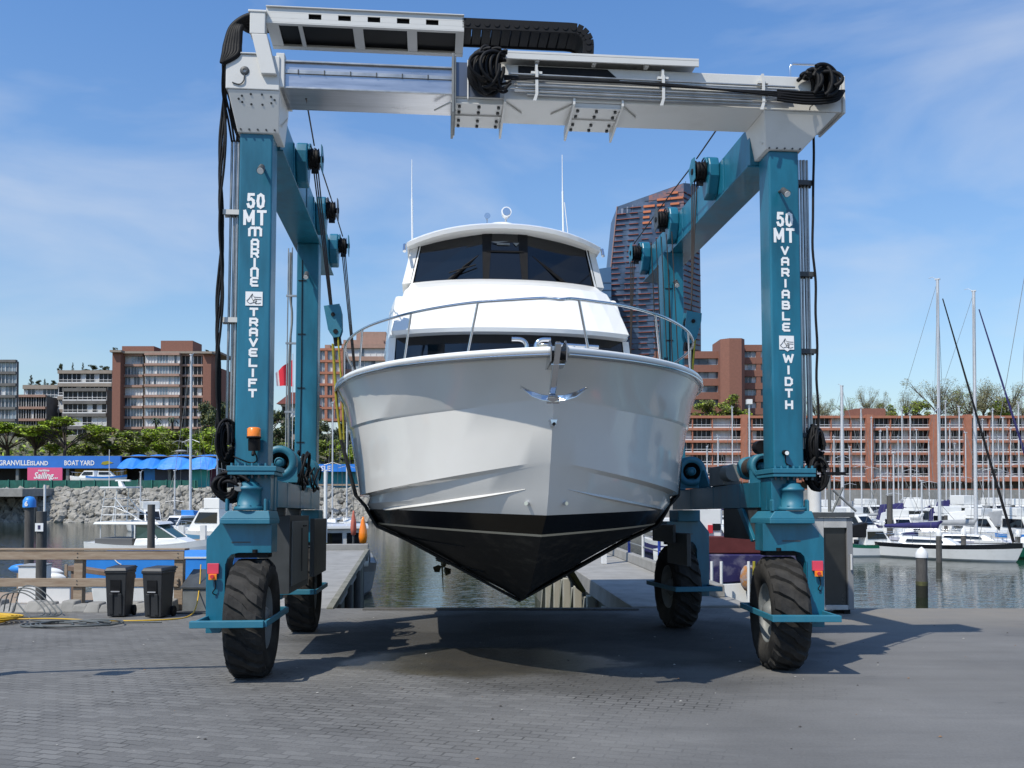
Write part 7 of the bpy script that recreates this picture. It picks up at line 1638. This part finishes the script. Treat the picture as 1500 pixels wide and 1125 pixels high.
for i, (px, w, pt, pb_, m_, lab) in enumerate(((532, 13, 757, 797, ORANGE, 'bright orange buoy hanging beyond the left-hand pier'), (518, 9, 748, 785, mat('faded_red', (.45, .12, .08), .7), 'faded red buoy left of the bright orange one'))):
    Y = 37.2; x = WX(px, Y); z0 = WZ(pb_, Y); z1 = WZ(pt, Y); r_ = w / 1350 * Y / 2
    T = thing('mooring_buoy', lab, 'buoy', WFm, (x, Y, z0)); mb = MB(); mb.lathe([(0, 0), (r_ * .75, .05), (r_, .3), (r_ * .9, .55), (r_ * .35, (z1 - z0) * .9), (.03, z1 - z0), (0, z1 - z0)], (x, Y, z0), (0, 0, 1), 16); mb.build('float', m_, T)
    mb = MB(); mb.cyl((x, Y, ZW - .2), (x, Y, z0 + .05), .05, n=6); mb.cyl((x, Y, z1), (x, Y, z1 + .5), .012, n=5); mb.build('tether', DKG, T)
# thin poles and flag
T = thing('flag', 'red and white flag drooping on a pole between the left hoist legs', 'flag', WFm, (WX(428, 95), 95, 1))
mb = MB(); x = WX(428, 95); mb.cyl((x, 95, ZW), (x, 95, WZ(518, 95)), .05, n=6); mb.build('flag_pole', MASTM, T)
mb = MB(); v = []; n_ = 12
for i in range(n_ + 1):
    t_ = i / n_; xx = x - .05 - 1.75 * t_; yy = 95 + .22 * math.sin(t_ * 9); dz = -1.1 * t_ ** 1.1
    v += [(xx, yy, WZ(527, 95) + dz - .25 * t_), (xx + .1, yy + .1, WZ(566, 95) - .15 * t_ ** 2 + .2 * t_)]
for i in range(n_): mb.add([v[2 * i], v[2 * i + 2], v[2 * i + 3], v[2 * i + 1]], [(0, 1, 2, 3)], 0 if i < 10 else 1)
mb.build('cloth', [mat('flag_red', (.62, .02, .04), .8), WCANV], T)
T = thing('light_pole', 'thin white lamp pole beside the hoist leg seen over the pier', 'lamp post', WFm, (WX(476, 36), 36, DZ))
mb = MB(); x = WX(477, 36); mb.cyl((x, 36, ZW - .3), (x, 36, WZ(690, 36)), .07, n=10); mb.build('pole', WBOAT, T); mb = MB(); mb.cyl((x, 36, ZW + .6), (x, 36, ZW + 2.6), .075, n=10); mb.build('yellow_band', YEL, T)
T = thing('dish_lamp_post', 'grey lamp post with a curved arm above the light green trees', 'lamp post', WFm, (WX(274, 140), 140, 1))
mb = MB(); x = WX(275, 140); mb.cyl((x, 140, 1), (x, 140, WZ(655, 140)), .08, n=6); mb.tube(sm([(x, 140, WZ(655, 140)), (x - .6, 140, WZ(648, 140)), (x - 1.6, 140, WZ(646, 140)), (x - 2.4, 140, WZ(650, 140))]), .06, 5); mb.build('pole', MIDG, T); mb = MB(); mb.ball((x - 1.0, 140, WZ(661, 140)), .9, 12, 0, (1, 1, .25)); mb.build('lamp_head', GREYC, T)
T = thing('radar_mast', 'white boxed lamp on a mast beside the right front hoist leg', 'mast', WFm, (WX(1098, 70), 70, ZW))
mb = MB(); x = WX(1098, 70); mb.cyl((x, 70, ZW), (x, 70, WZ(592, 70)), .06, n=6); mb.build('pole', MASTM, T); mb = MB(); mb.box(x - .2, x + .2, 69.8, 70.2, WZ(592, 70), WZ(585, 70)); mb.build('lamp_box', WBOAT, T)
# marina walkways
for i, (pa, pb_, Y, lab) in enumerate(((1240, 1520, 66, 'nearest timber marina walkway behind the front row of boats'), (1240, 1540, 86, 'farther timber marina walkway among the crowded sailboats'), (180, 340, 70, 'timber walkway behind the sport fishing boat'))):
    T = thing('marina_walkway', lab, 'walkway', WFm, (WX((pa + pb_) / 2, Y), Y, ZW)); mb = MB(); mb.box(WX(pa, Y), WX(pb_, Y), Y, Y + 2, ZW + .25, ZW + .5); mb.build('decking', WOOD, T); mb = MB(); mb.box(WX(pa, Y), WX(pb_, Y), Y + .1, Y + 1.9, ZW - .2, ZW + .249); mb.build('float', DKG, T)
    for q in range(5):
        px = pa + (pb_ - pa) * (q + .5) / 5; x = WX(px, Y); mb = MB(); mb.box(x - .2, x + .2, Y + .8, Y + 1.2, ZW + .5, ZW + 1.6); mb.build('power_pedestal', WBOAT, T)
T = thing('boathouse_row', 'low grey boathouses behind the crowded masts', 'boathouse', WFm, (WX(1300, 150), 150, ZW))
for i in range(12):
    px = 1185 + i * 29; x0, x1 = WX(px, 150), WX(px + 25, 150); mb = MB(); mb.box(x0, x1, 150, 156, ZW, WZ(735 - (i * 7) % 12, 150)); mb.build('boathouse', [STUCCOD, MIDG, WBOAT, GREYC][i % 4], T); mb = MB(); mb.box(x0 + .3, x1 - .3, 149.9, 149.97, ZW + .3, WZ(742, 150)); mb.build('door_opening', BLK, T)
